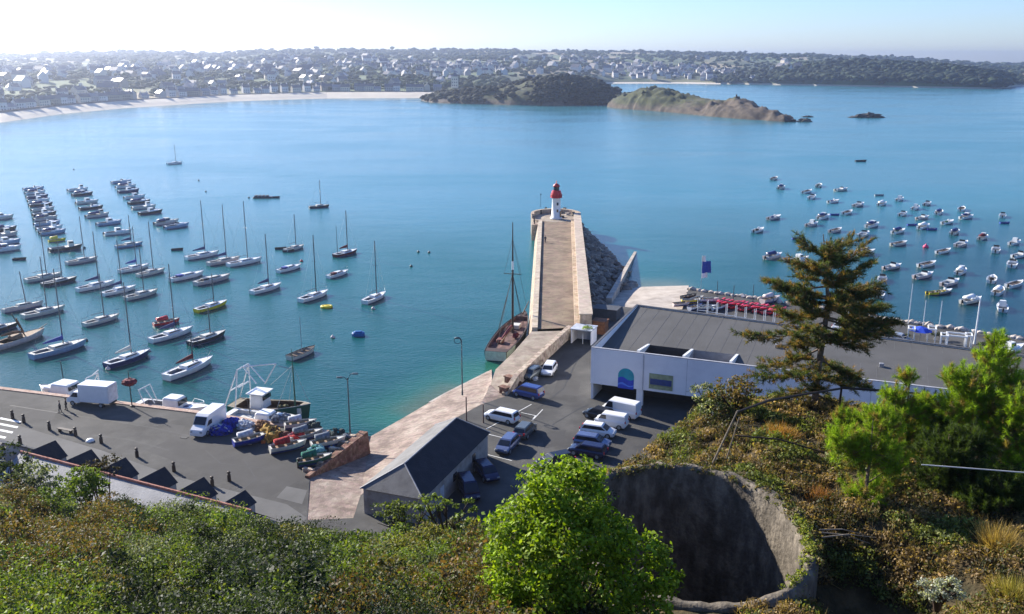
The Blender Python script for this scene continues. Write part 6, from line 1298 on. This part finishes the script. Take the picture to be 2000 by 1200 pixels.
for i in range(22):
    px, py = rng.uniform(455,660), 0; py = 838+(px-455)*.2+rng.uniform(-12,26); p = P(px, py, QZ+.01); c = [M('crate_blue', (.03,.1,.35), .6), OFFW, M('crate_orange', (.5,.15,.04), .6), M('crate_gr', (.05,.2,.12), .6), NS][i % 5]
    t = thing('fish_crate', 'small plastic fish crate lying among the heaps of net', 'crate', p, rng.uniform(0,3), 'fish crates among the net heaps'); mb = MB(); L_, W_, H_ = .8, .5, .32
    mb.box((0,0,.04),(L_,W_,.06)); mb.box((0,W_/2-.02,H_/2+.04),(L_,.04,H_)); mb.box((0,-W_/2+.02,H_/2+.04),(L_,.04,H_)); mb.box((L_/2-.02,0,H_/2+.04),(.04,W_-.09,H_)); mb.box((-L_/2+.02,0,H_/2+.04),(.04,W_-.09,H_)); mb.build('tray', c, t); mb = MB(); mb.blob((0,0,.3),(.3,.18,.1),1,.3,2,seed=i); mb.build('contents', NK if i % 2 else NY, t)
for px, py, L_, hm_, cn_, b_, lab in ((490,862,4.4,NB,NW,58,'bright blue skiff under a white sheet ashore in the middle of the quay corner'),(562,876,4.4,OFFW,NR,62,'white skiff under a red cover ashore between the ochre heap and the red wall'),(597,854,4.2,STEEL,NS,60,'grey covered skiff ashore behind the red covered one'),(640,868,4.2,OFFW,NS,66,'pale skiff under a grey cover near the buttresses of the red wall'),(614,902,4.0,GREENP,NG,64,'dark green covered skiff nearest the foot of the sloping red wall'),(586,832,4.0,OFFW,NW,70,'pale covered skiff at the quay edge beside the light blue heap')):
    motorboat(lab, px, py, L_, b_, 'open', hm_, OFFW, group='skiffs stored ashore on the fishing quay', engine=False, name='skiff', cat_='skiff', z=QZ+.32, canopy=cn_)
# lorry and van
def wheel(t, x, y, r_=.34, w_=.22, z=None):
    key = ('wheel', r_, w_); 
    def f():
        mb = MB(); n = 18
        for rr, a, b, mi in ((r_,-w_/2,w_/2,0),): mb.loft([[(rr*math.cos(k*2*math.pi/n)*q_, yy, rr*math.sin(k*2*math.pi/n)*q_) for k in range(n)] for yy, q_ in ((a,.85),(a*.8,1),(b*.8,1),(b,.85))])
        return mb
    o = part('wheel', key, f, BLACK, t, False); o.location = (x, y, r_)
    r2 = part('rim', key+('rim',), lambda: MB().loft([[(r_*.6*math.cos(k*2*math.pi/12), yy, r_*.6*math.sin(k*2*math.pi/12)) for k in range(12)] for yy in (-w_/2-.012, w_/2+.012)]), STEEL, o)
def quadpanel(P4, inset, off):
    P4 = [Vector(p) for p in P4]; c = sum(P4, Vector())/4; n = (P4[1]-P4[0]).cross(P4[3]-P4[0]).normalized()
    if n.dot(c - Vector((0,0,.8))) < 0: n = -n
    u = [p + (c-p)*inset for p in P4]; a = [x + n*off for x in u]; b = [x - n*.02 for x in u]; mb = MB(); return mb.hexa([*b, *a])
def car(label, rear, front, L=4.1, W=1.72, H=1.45, kind='hatch', paint=WHITE, grp='cars parked on the harbour car park', name='parked_car', cat_='car'):
    a, b = P(*rear, QZ), P(*front, QZ); c = (a+b)/2; c.z = QZ+.006; t = thing(name, label, cat_, c, math.atan2((b-a).y, (b-a).x), grp)
    key = ('car', kind, L, W, H); l2, w2 = L/2, W/2
    if kind in ('hatch','estate','mpv'): bl = .92 if kind != 'mpv' else 1.0; nose = .72; gx = {'hatch': (-l2+.12,-l2+.45,.28*l2,.62*l2), 'estate': (-l2+.1,-l2+.3,.26*l2,.6*l2), 'mpv': (-l2+.08,-l2+.28,.38*l2,.78*l2)}[kind]
    elif kind == 'van': bl = 1.1; nose = .95; gx = (-l2+.04,-l2+.1,.5*l2,.74*l2)
    def bf():
        mb = MB(); st = [(-l2,.5,.86,.42),(-l2+.12,.5,.97,.28),(-l2+.7,bl,1,.24),(0,bl,1,.22),(gx[3]-.1,bl*.99,1,.24),(l2-.5,nose+.12,.97,.24),(l2-.12,nose,.9,.28),(l2,nose*.75,.8,.38)]
        st[0] = (-l2,bl*.8,.86,.42); st[1] = (-l2+.12,bl,.97,.28); rings = []
        for x, zt_, k_, zb in st: w_ = w2*k_; rings.append([(x,-w_*.92,zb),(x,-w_,zb+.15),(x,-w_,zt_-.18),(x,-w_*.9,zt_),(x,w_*.9,zt_),(x,w_,zt_-.18),(x,w_,zb+.15),(x,w_*.92,zb)])
        mb.loft(rings); g0, g1, g2, g3 = gx; wb, wt = w2*.88, w2*(.76 if kind != 'van' else .84); zb = bl-.02
        mb.loft([[(g0,-wb,zb),(g3,-wb,zb),(g3,wb,zb),(g0,wb,zb)], [(g1-.02,-wt*1.02,H-.1),(g2+.08,-wt*1.02,H-.1),(g2+.08,wt*1.02,H-.1),(g1-.02,wt*1.02,H-.1)], [(g1+.1,-wt*.85,H),(g2-.08,-wt*.85,H),(g2-.08,wt*.85,H),(g1+.1,wt*.85,H)]]); return mb
    part('body', key, bf, paint, t, False)
    g0, g1, g2, g3 = gx; wb, wt = w2*.88, w2*(.76 if kind != 'van' else .84)*1.02; zb = bl; zt_ = H-.1
    part('windscreen', key+('ws',), lambda: quadpanel([(g3,-wb,zb),(g3,wb,zb),(g2+.08,wt,zt_),(g2+.08,-wt,zt_)], .1, .015), DARKG, t)
    if kind != 'van': part('rear_window', key+('rw',), lambda: quadpanel([(g0,-wb,zb),(g0,wb,zb),(g1-.02,wt,zt_),(g1-.02,-wt,zt_)], .14, .015), DARKG, t)
    for sd in (-1,1):
        x0, x1 = (g0, g1) if kind != 'van' else (g2-.6, g2-.55)
        part('side_window', key+('sw',sd), lambda: quadpanel([(x0,sd*wb,zb),(g3,sd*wb,zb),(g2+.08,sd*wt,zt_),(x1,sd*wt,zt_)], .14, .015), DARKG, t)
        part('headlight', key+('hl',sd), lambda: MB().box((l2-.1,sd*w2*.66,nose-.1),(.16,.34,.16),bev=.03), STEEL, t)
        part('tail_light', key+('tl',sd), lambda: MB().box((-l2+.06,sd*w2*.76,bl-.1),(.14,.2,.28)), RED, t)
        for x in (-l2*.62, l2*.64): wheel(t, x, sd*(w2-.1))
    t.scale = (1.1,)*3; return t
CW = M('car_white', (.8,.8,.8), .2, var=.01, spec=.6); CS = M('car_silver', (.42,.44,.47), .25, .5, var=.02); CBL = M('car_blue', (.05,.08,.25), .2, .3, var=.02, spec=.6); CSB = M('car_steel_blue', (.16,.2,.32), .22, .5, var=.02); CK = M('car_black', (.015,.016,.02), .2, var=.02); CG = M('car_grey', (.15,.17,.17), .25, .4, var=.02); CN = M('car_midnight', (.02,.025,.07), .2, .2, var=.02)
car('white hatchback nearest the stone parapet wall of the car park', (1082,714), (1062,745), kind='hatch', paint=CW)
car('small grey car behind the white hatchback tight against the parapet wall', (1050,730), (1026,745), L=3.7, kind='hatch', paint=CG)
car('blue compact people carrier with a long shadow below the white hatchback', (1056,781), (1008,770), kind='mpv', H=1.7, paint=CBL)
car('white estate car parked on the painted bay beside the slipway', (1009,828), (951,815), L=4.5, kind='estate', H=1.5, paint=CW)
car('grey green car tucked between the white estate and the steel blue car', (1012,862), (1038,836), kind='hatch', paint=CG)
car('steel blue car pointing down left towards the slate hut', (1006,862), (976,893), kind='hatch', paint=CSB)
car('midnight blue car in the deep shade right of the slate hut', (938,918), (962,944), kind='hatch', paint=CN)
car('dark blue van in the shade of the hut nearest the leafy shrubs', (905,948), (925,985), kind='mpv', H=1.8, paint=CN)
car('white panel van in front of the dark garage openings of the hall', (1240,818), (1184,806), L=4.9, W=1.95, H=2.1, kind='van', paint=CW, name='panel_van', cat_='van')
car('black car just left of the white panel van', (1188,822), (1152,813), L=3.9, kind='hatch', paint=CK)
car('small white van behind the white car in the right row', (1212,836), (1176,830), L=3.9, W=1.7, H=1.75, kind='van', paint=CW, name='small_van', cat_='van')
car('white car in the middle of the right row', (1140,846), (1196,854), L=4.2, kind='hatch', paint=CW)
car('pale steel car below the white one in the right row', (1130,868), (1184,876), L=4.2, kind='estate', paint=CSB)
car('dark blue car nearest the bright leafy tree in the right row', (1176,894), (1120,884), L=4.3, kind='estate', paint=CN)
car('dark car parked in the shade close under the bright leafy tree', (1110,905), (1060,915), L=4.2, kind='hatch', paint=CK)
# box lorry
a, b = P(216,793,QZ), P(150,788,QZ); c = (a+b)/2; t = thing('box_lorry', 'white box lorry facing left on the fishing quay casting a long shadow', 'lorry', c, math.atan2((b-a).y,(b-a).x))
MB().box((-.9,0,2.0),(4.6,2.3,2.5),bev=.05).build('cargo_box', M('lorry_white', (.8,.8,.8), .35, var=.03), t)
mb = MB(); mb.loft([[(1.5,-1,.5),(1.5,1,.5),(1.5,1,2.1),(1.5,-1,2.1)],[(2.3,-1,.5),(2.3,1,.5),(2.3,.95,2.05),(2.3,-.95,2.05)],[(3.0,-.95,.5),(3.0,.95,.5),(3.0,.9,1.3),(3.0,-.9,1.3)],[(3.5,-.9,.5),(3.5,.9,.5),(3.5,.85,1.05),(3.5,-.85,1.05)]]); mb.build('cab', CW, t)
quadpanel([(3.0,-.92,1.32),(3.0,.92,1.32),(2.32,.92,2.03),(2.32,-.92,2.03)],.08,.02).build('windscreen', DARKG, t); MB().box((-.2,0,.62),(6.2,1.2,.25)).build('chassis', BLACK, t)
for sd in (-1,1):
    quadpanel([(1.6,sd*1.0,1.3),(2.9,sd*.96,1.3),(2.3,sd*.95,2.0),(1.6,sd*1.0,2.0)],.12,.02).build('side_window', DARKG, t); MB().box((3.45,sd*.65,.9),(.14,.35,.2)).build('headlight', STEEL, t); wheel(t,-1.9,sd*.98,.38,.3); wheel(t,2.55,sd*.9,.38,.25)
MB().box((-3.22,0,1.95),(.05,2.1,2.3)).build('rear_door', M('lorry_door', (.62,.62,.66), .4), t)
# white van by the nets
a, b = P(432,822,QZ), P(382,858,QZ); c = (a+b)/2; t = thing('delivery_van', 'tall white van with a dark windscreen facing down left beside the blue nets', 'van', c, math.atan2((b-a).y,(b-a).x)); mb = MB(); sec = [(-3.0,2.45,.95),(-2.9,2.6,1),(.9,2.6,1),(1.35,2.4,.98),(2.1,1.45,.97),(2.9,1.1,.9),(3.05,.7,.82)]
mb.loft([[(x,-1.02*k_,.35),(x,-1.02*k_,zt_*.8),(x,-.9*k_,zt_),(x,.9*k_,zt_),(x,1.02*k_,zt_*.8),(x,1.02*k_,.35)] for x, zt_, k_ in sec]); mb.build('body', CW, t)
quadpanel([(2.12,-.86,1.5),(2.12,.86,1.5),(1.38,.84,2.36),(1.38,-.84,2.36)],.06,.03).build('windscreen', DARKG, t)
for sd in (-1,1): quadpanel([(.7,sd*1.03,1.35),(1.95,sd*1.0,1.3),(1.45,sd*.96,1.95),(.7,sd*1.03,2.0)],.1,.03).build('side_window', DARKG, t); MB().box((2.93,sd*.68,.85),(.2,.3,.2)).build('headlight', STEEL, t); wheel(t,-1.9,sd*.92,.36,.24); wheel(t,1.9,sd*.92,.36,.24)
# bollards
BL = [(25,818,'leftmost dark wooden bollard by the zebra crossing'),(47,826,'dark wooden bollard second from the left by the zebra crossing'),(97,840,'dark wooden bollard third from the left along the street'),(148,852,'dark wooden bollard beside the low dark bench'),(198,866,'dark wooden bollard right of the white manhole'),(268,893,'dark wooden bollard above the fourth dark gable'),(340,921,'dark wooden bollard halfway along the street'),(415,950,'dark wooden bollard, lower one of a close pair'),(448,940,'dark wooden bollard, upper one of a close pair'),(584,914,'dark wooden bollard in front of the green nets'),(40,868,'dark bollard close to the first dark gable')]
for px, py, lab in BL:
    p = P(px, py, QZ+.006); mb = MB(); mb.lathe([(.22,0),(.21,.8),(.13,.9),(.13,.96),(.22,1.04),(.16,1.2),(.02,1.25)], 10); tag(mb.build('bollard', DKW, loc=p), lab, 'bollard', 'bollards along the harbour street')
p = P(128,845,QZ+.006); t = thing('bench', 'low dark bench on the street beside the fourth bollard', 'bench', p, R(-22)); MB().box((0,0,.45),(2.4,.5,.08)).build('seat', DKW, t)
for x in (-.95,.95): MB().box((x,0,.2),(.12,.45,.4)).build('leg', DKW, t)
p = P(176,862,QZ+.008); mb = MB(); mb.lathe([(.02,.35),(.35,.3),(.5,.12),(.55,0)], 16); tag(mb.build('dome_marker', WHITE, loc=p, smooth=True), 'round white dome marker on the street beside the fifth bollard', 'road marker')
p = P(360,855,QZ+.006); mb = MB(); mb.box((0,0,.02),(.9,.6,.04)); tag(mb.build('drain_cover', BLACK, loc=p, rz=R(-20)), 'dark drain cover on the quay in front of the white van', 'drain cover')
# red topped pole on the quay
p = P(258,794,QZ); t = thing('basket_post', 'pole on the quay edge carrying a dark red round basket', 'post', p); MB().lathe([(.3,0),(.3,.15),(.08,.2),(.07,3.6),(.05,5.2)], 10).build('pole', DKW, t); mb = MB(); mb.blob((0,0,3.6),(1.0,.9,.55),3,.18,2.5); mb.build('basket', M('deep_red', (.16,.01,.025), .8, var=.5, scale=5, bump=.6), t)
# street lamps
def lamp(px, py, tx, ty, label, heads, mat=STEEL, r_=.1, grp='street lamps'):
    p = P(px, py, QZ); top = PY(tx, ty, p.y); h_ = top.z-QZ; t = thing('street_lamp', label, 'street lamp', p, 0, grp); MB().tube([(0,0,0),(0,0,.8),(0,0,h_)], [r_*1.5,r_,r_*.7], 8).build('pole', mat, t)
    for dx, dz, rz in heads:
        mb = MB(); mb.tube([(0,0,h_-.4),(dx*.5,0,h_+dz*.8),(dx,0,h_+dz)], r_*.5, 6); mb.build('arm', mat, t); MB().box((dx*1.25,0,h_+dz-.05),(.75,.32,.16),bev=.05).build('lamp_head', DARKG if mat is STEEL else mat, t)
    return t
LG = M('lamp_slate', (.07,.1,.12), .5, .3)
lamp(684,848,679,738,'slate grey double headed lamp post at the end of the piled nets',[(.8,.6,0),(-.8,.1,0)],LG)
t = lamp(903,772,900,664,'lamp post with a curled arm at the top of the slipway',[(-.5,.3,0)],LG)
mb = MB(); pz = PY(900,664,t.location.y).z-QZ; mb.tube([(-.55+.5*math.cos(k*math.pi/8),0,pz-.1+.5*math.sin(k*math.pi/8)) for k in range(17)], .05, 5); mb.build('ring', LG, t)
lamp(1903,672,1911,583,'thick white lamp post rising from the promenade at the right',[(-.9,.0,0)],M('lamp_white', (.65,.68,.7), .4),.17)
for px, py, tx, ty, lab in ((1774,632,1786,556,'tallest white flagpole on the promenade right of the big pine'),(1803,636,1809,588,'middle white flagpole on the promenade'),(1834,640,1841,590,'right white flagpole on the promenade before the lamp post')):
    p = P(px, py, QZ); tp = PY(tx, ty, p.y); t = thing('flagpole', lab, 'flagpole', p); MB().tube([(0,0,0),(0,0,tp.z-QZ)], [.09,.05], 7).build('pole', M('lamp_white', (.65,.68,.7), .4), t); MB().lathe([(.02,tp.z-QZ+.16),(.09,tp.z-QZ+.08),(.02,tp.z-QZ)],8).build('finial', STEEL, t)
for i, (px, py, ty) in enumerate(((1400,582,550),(1432,588,558),(1470,590,556),(1510,596,560))):
    p = P(px, py, QZ); tp = PY(px+3, ty, p.y); t = thing('dark_mast', ['leftmost','second from the left','third from the left','rightmost'][i]+' thin dark pole on the sea wall behind the red kayaks', 'pole', p); MB().tube([(0,0,0),(0,0,tp.z-QZ)], .07, 6).build('pole', LG, t); MB().lathe([(.2,0),(.2,.2),(.1,.25)],8).build('base', LG, t)
# stubby posts at walkway foot
for i, (px, py, ty, lab) in enumerate(((911,822,776,'rusty pole standing on the slipway behind the hut, left one of two'),(944,826,790,'rusty pole standing beside the white estate car, right one of two'))):
    p = P(px, py, QZ); tp = PY(px, ty, p.y); mb = MB(); mb.lathe([(.16,0),(.1,.1),(.08,tp.z-QZ-.1),(.12,tp.z-QZ)],8); tag(mb.build('iron_pole', M('rusty_iron', (.16,.1,.08), .8), loc=p), lab, 'pole')
# flag banner (blue and white beach flag)
p = P(1368,580,QZ); tp = PY(1371,500,p.y); h_ = tp.z-QZ; t = thing('beach_banner', 'tall blue and white feather banner flying above the beach slip', 'banner', p, R(10)); MB().tube([(0,0,0),(0,0,h_)], .04, 6).build('pole', STEEL, t)
for nm, z0, z1, w_, m_ in (('white_panel',h_-1.2,h_,.8,WHITE),('blue_panel',h_-3.6,h_-1.1,2.0,BLUEC),('white_panel',h_-4.6,h_-3.5,1.3,WHITE)):
    mb = MB(); r0 = []
    for i in range(7): u = i/6; r0.append([(u*w_, .22*math.sin(u*5+z0), z0+.1*math.sin(u*3)), (u*w_, .22*math.sin(u*5+z0)+.03, z0), (u*w_*.9, .22*math.sin(u*5+z1)+.03, z1), (u*w_*.9, .22*math.sin(u*5+z1), z1)])
    mb.loft(r0); mb.build(nm, m_, t)
# kayaks
kp = [(1408+(i//2)*6.6+rng.uniform(-1,1), 597+(i//2)*1.0+rng.uniform(-1,1)) for i in range(38)]
def kayak_mesh():
    mb = MB(); n = 11; rings = []
    for i in range(n): u = i/(n-1); w_ = max(.02, .36*math.sin(math.pi*u)**.6); x = (u-.5)*4; zz = .28+.12*abs(2*u-1)**2; rings.append([(x,-w_,zz),(x,-w_*.6,.05),(x,w_*.6,.05),(x,w_,zz),(x,0,zz+.06*math.sin(math.pi*u))])
    mb.loft(rings); return mb
km, kc = kayak_mesh(), MB().box((0,0,.36),(.9,.42,.06),bev=.02)
kme, kce = km.mesh('hull', RED, True), kc.mesh('cockpit', BLACK)
KR = M('kayak_red', (.6,.015,.03), .35); KP = M('kayak_crimson', (.5,.02,.08), .35)
for i, (px, py) in enumerate(kp):
    p = P(px, py, QZ+.05); t = thing('kayak', 'red kayak lying in the row on racks behind the grey roof', 'kayak', p, R(40)+rng.uniform(-.35,.35), 'red kayaks in a row'); o = link('hull', kme, t); o.material_slots[0].link = 'OBJECT'; o.material_slots[0].material = KR if i % 3 else KP; link('cockpit', kce, t); t.location.z += .8*(i % 2)
# racks (white frames)
for i in range(9):
    px = 1372+i*18.5; p = P(px, 612+i*3.3, QZ); t = thing('boat_rack', f'white tube rack frame, {nums[i]} from the left in the row behind the hall roof', 'rack', p, R(-22), 'white racks behind the hall')
    w_ = 2.0; mb = MB(); mb.tube([(-w_/2,0,0),(-w_/2,0,2.6)], .07, 6); mb.tube([(w_/2,0,0),(w_/2,0,2.6)], .07, 6); mb.build('upright', WHITE, t); mb = MB(); mb.tube([(-w_/2,0,.5),(w_/2,0,.5)], .06, 6); mb.tube([(-w_/2,0,.05),(-w_/2,-1.4,.05)], .06, 6); mb.build('crossbar', WHITE, t)
# beach boats
for px, py, L, c, d_, lab in ((1345,582,3.6,DARKHULL,BLACK,'dark small craft at the left top corner of the beach gear'),(1347,590,3.2,YELL,OFFW,'yellow dinghy at the left end of the beach gear'),(1362,586,3.4,ORANGE,OFFW,'orange dinghy between the yellow one and the white ones'),(1358,602,3.8,WHITE,NAVY,'white dinghy with a dark inside at the near left of the beach gear'),(1384,588,3.8,WHITE,OFFW,'white dinghy left of the red kayaks'),(1380,603,3.6,OFFW,WHITE,'cream dinghy below the white one left of the kayaks'),(1404,602,3.6,WHITE,BLACK,'white dinghy with a black inside in front of the leftmost kayak'),(1330,596,3.4,PINKW,TEAK,'blush dinghy at the top of the beach slip'),(1505,588,5.0,PINKW,PINKW,'big pale upturned boat behind the right end of the kayaks')):
    motorboat(lab, px, py, L, 70+rng.uniform(-25,25), 'open', c, d_, group='dinghies drawn up beside the beach slip', engine=False, name='dinghy', cat_='dinghy', z=QZ+.32, canopy=(PINKW if px == 1505 else None))
# promenade at right
cs = [(1650,648,WHITE,'white'),(1668,654,CBL,'blue'),(1690,657,CN,'dark'),(1728,665,CK,'black'),(1752,668,CS,'silver')]
for px, py, c, cn in cs: car(f'{cn} car parked on the promenade behind the big pine', (px-12,py-2), (px+14,py+3), kind='hatch', paint=c, grp='cars on the promenade')
p = P(1796,668,QZ); t = thing('blue_parasol', 'bright blue parasol on the promenade terrace', 'parasol', p); MB().tube([(0,0,0),(0,0,2.6)], .05, 6).build('pole', STEEL, t)
mb = MB(); n = 8; mb.loft([[(r_*math.cos(k*2*math.pi/n), r_*math.sin(k*2*math.pi/n), z) for k in range(n)] for r_, z in ((1.9,2.05),(1.0,2.5),(.04,2.8))]); mb.build('canopy', M('parasol_blue', (.02,.07,.5), .7), t)
for px, w_, lab in ((1818,1.2,'narrow white frame right of the blue parasol'),(1866,3.0,'wide white open frame gazebo on the terrace'),(1842,1.0,'small white frame left of the wide gazebo'),(1890,.9,'white panel between the gazebo and the lamp post'),(1778,1.0,'white frame left of the blue parasol')):
    p = P(px, 684 if px > 1830 else 670, QZ); t = thing('white_frame', lab, 'frame', p, R(-22)); h_ = 2.3
    for x in (-w_/2, w_/2):
        mb = MB(); mb.box((x,0,h_/2),(.16,.16,h_)); mb.box((x,2.0,h_/2),(.16,.16,h_)); mb.build('post', WHITE, t)
    mb = MB(); mb.box((0,0,h_+.1),(w_+.2,.2,.22)); mb.box((0,2,h_+.1),(w_+.2,.2,.22)); mb.box((-w_/2,1,h_+.1),(.18,1.7,.2)); mb.box((w_/2,1,h_+.1),(.18,1.7,.2)); mb.build('beam', WHITE, t)
for px, py, lab in ((1736,662,'dark round shrub at the back edge of the terrace'),(1758,668,'dark shrub beside the stone ridge of the promenade'),(1834,664,'low dark hedge plant between parasol and gazebo'),(1925,682,'dark shrub right of the white lamp post')):
    p = P(px, py, QZ); t = thing('terrace_shrub', lab, 'shrub', p); ps = [clump((rng.normal()*.7, rng.normal()*.5, .5+rng.random()*.5), .7, 110, DARKS, .22) for _ in range(4)]; V_, F_, C_ = cat(ps); link('foliage', npmesh('foliage', V_, F_, LEAF, C_), t); MB().tube([(0,0,0),(0,0,1)],.06,5).build('stem', DKW, t)
motorboat('white motor cruiser standing ashore at the right end of the promenade', 1968, 690, 7, 62, 'cabin', WHITE, WHITE, group=None, z=QZ+.7)
# rubbish/boats by walkway wall
for px, py, c, lab in ((1030,756,OFFW,'pale covered heap against the foot of the parapet wall'),(1042,742,NW,'white sack heap at the parapet wall above the pale one'),(1010,752,NBR,'reddish heap on the walkway by the gate pier')): netpile(lab, px, py, 1.5, 1.1, .6, c, None, px, name='covered_heap', cat_='heap')
# painted bay markings
mb = MB(); 
def line(a, b, w_=.12):
    a, b = Vector(a), Vector(b); d = (b-a).normalized(); nn = Vector((-d.y,d.x,0))*w_/2; mb.add([a-nn,b-nn,b+nn,a+nn], [(0,1,2,3)])
for a, b in (((1018,806),(1046,812)),((1046,812),(1030,834)),((1060,800),(1020,842)),((1038,790),(950,838)),((940,845),(1010,862)),((920,880),(1000,900))): line(P(*a,QZ+.01), P(*b,QZ+.01))
tag(mb.build('bay_lines', MARK), 'white painted parking bay lines around the white estate car', 'road marking')
# ================================================================== PEOPLE
def person(label, px, py, z, top, trous, hair, face=0, stride=.12, arm=.15, grp=None, h_=1.75):
    p = P(px, py, z); t = thing('person', label, 'person', p, face, grp); SK = M('skin', (.45,.26,.18), .6)
    J = {'pelvis': (0,0,.95,.13), 'waist': (0,0,1.1,.12), 'chest': (0,0,1.33,.155), 'neck': (0,0,1.48,.06), 'head0': (.01,0,1.57,.075), 'head': (.02,0,1.66,.095), 'head2': (.01,0,1.73,.06)}
    E = [('pelvis','waist'),('waist','chest'),('chest','neck'),('neck','head0'),('head0','head'),('head','head2')]
    for s, n_ in ((1,'l'),(-1,'r')):
        f = stride*s; a = -arm*s
        J.update({n_+'hip': (0,s*.09,.9,.095), n_+'knee': (f*.7+.03,s*.1,.5,.06), n_+'ank': (f*1.3,s*.1,.09,.042), n_+'toe': (f*1.3+.16,s*.11,.035,.035), n_+'sho': (0,s*.19,1.42,.06), n_+'elb': (a*.6-.03,s*.25,1.14,.045), n_+'wri': (a+.05,s*.26,.9,.03), n_+'hand': (a+.08,s*.26,.83,.035)})
        E += [('pelvis',n_+'hip'),(n_+'hip',n_+'knee'),(n_+'knee',n_+'ank'),(n_+'ank',n_+'toe'),('chest',n_+'sho'),(n_+'sho',n_+'elb'),(n_+'elb',n_+'wri'),(n_+'wri',n_+'hand')]
    def skin(nm, names, grow, mat, extra=None):
        idx = [k for k in J if k in names]; ed = [(idx.index(a), idx.index(b)) for a, b in E if a in idx and b in idx]; me = bpy.data.meshes.new(nm); me.from_pydata([J[k][:3] for k in idx], ed, []); o = link(nm, me, t); mo = o.modifiers.new('skin', 'SKIN'); mo.use_smooth_shade = True
        for i, k in enumerate(idx): r_ = J[k][3]+grow; me.skin_vertices[0].data[i].radius = (r_, r_)
        me.skin_vertices[0].data[0].use_root = True; me.materials.append(mat); o.modifiers.new('sub', 'SUBSURF').levels = 1; o.modifiers['sub'].render_levels = 1; return o
    skin('body', list(J), 0, SK); skin('jacket', ['waist','pelvis','chest','lsho','lelb','lwri','rsho','relb','rwri'], .022, top)
    skin('trousers', ['pelvis','lhip','lknee','lank','rhip','rknee','rank'], .02, trous); MB().blob((-.01,0,1.7),(.105,.1,.1),2,.05,2).build('hair', hair, t, smooth=True)
    for s in (-1,1): MB().box((stride*1.3*s+.06,s*.105,.04),(.27,.1,.08),bev=.03).build('shoe', BLACK, t)
    t.scale = (h_/1.75,)*3; return t
CL = M('dark_cloth', (.03,.03,.045), .9); HR_ = M('brown_hair', (.04,.025,.015), .7)
person('left one of two people in dark clothes walking near the box lorry', 118, 806, QZ+.005, CL, CL, HR_, R(200), grp='pair walking on the quay')
person('right one of two people in dark clothes walking near the box lorry', 130, 801, QZ+.005, M('dark_jacket', (.05,.03,.03), .9), CL, HR_, R(190), grp='pair walking on the quay', stride=-.12)
person('lone person in dark clothes walking along the left side of the jetty', 1065, 474, 5.01, CL, CL, HR_, R(80))
# ================================================================== HAZE
hz = bpy.data.materials.new('haze_air'); hz.use_nodes = True; n = hz.node_tree.nodes; l = hz.node_tree.links; n.remove(n['Principled BSDF'])
pv = n.new('ShaderNodeVolumePrincipled'); pv.inputs['Color'].default_value = (.72,.8,1,1); pv.inputs['Density'].default_value = .00014; pv.inputs['Anisotropy'].default_value = .76; l.new(pv.outputs[0], n['Material Output'].inputs['Volume'])
try: hz.cycles.homogeneous_volume = True
except Exception: pass
mb = MB(); mb.box((0,3600,48),(12400,7900,104)); o = mb.build('haze', hz); tag(o, 'pale sea haze that fades the far shore', 'haze', kind='stuff')
o.visible_shadow = True
for o in [x for x in scene.objects if x.type == 'EMPTY' and x.parent is None and not x.children]: bpy.data.objects.remove(o)
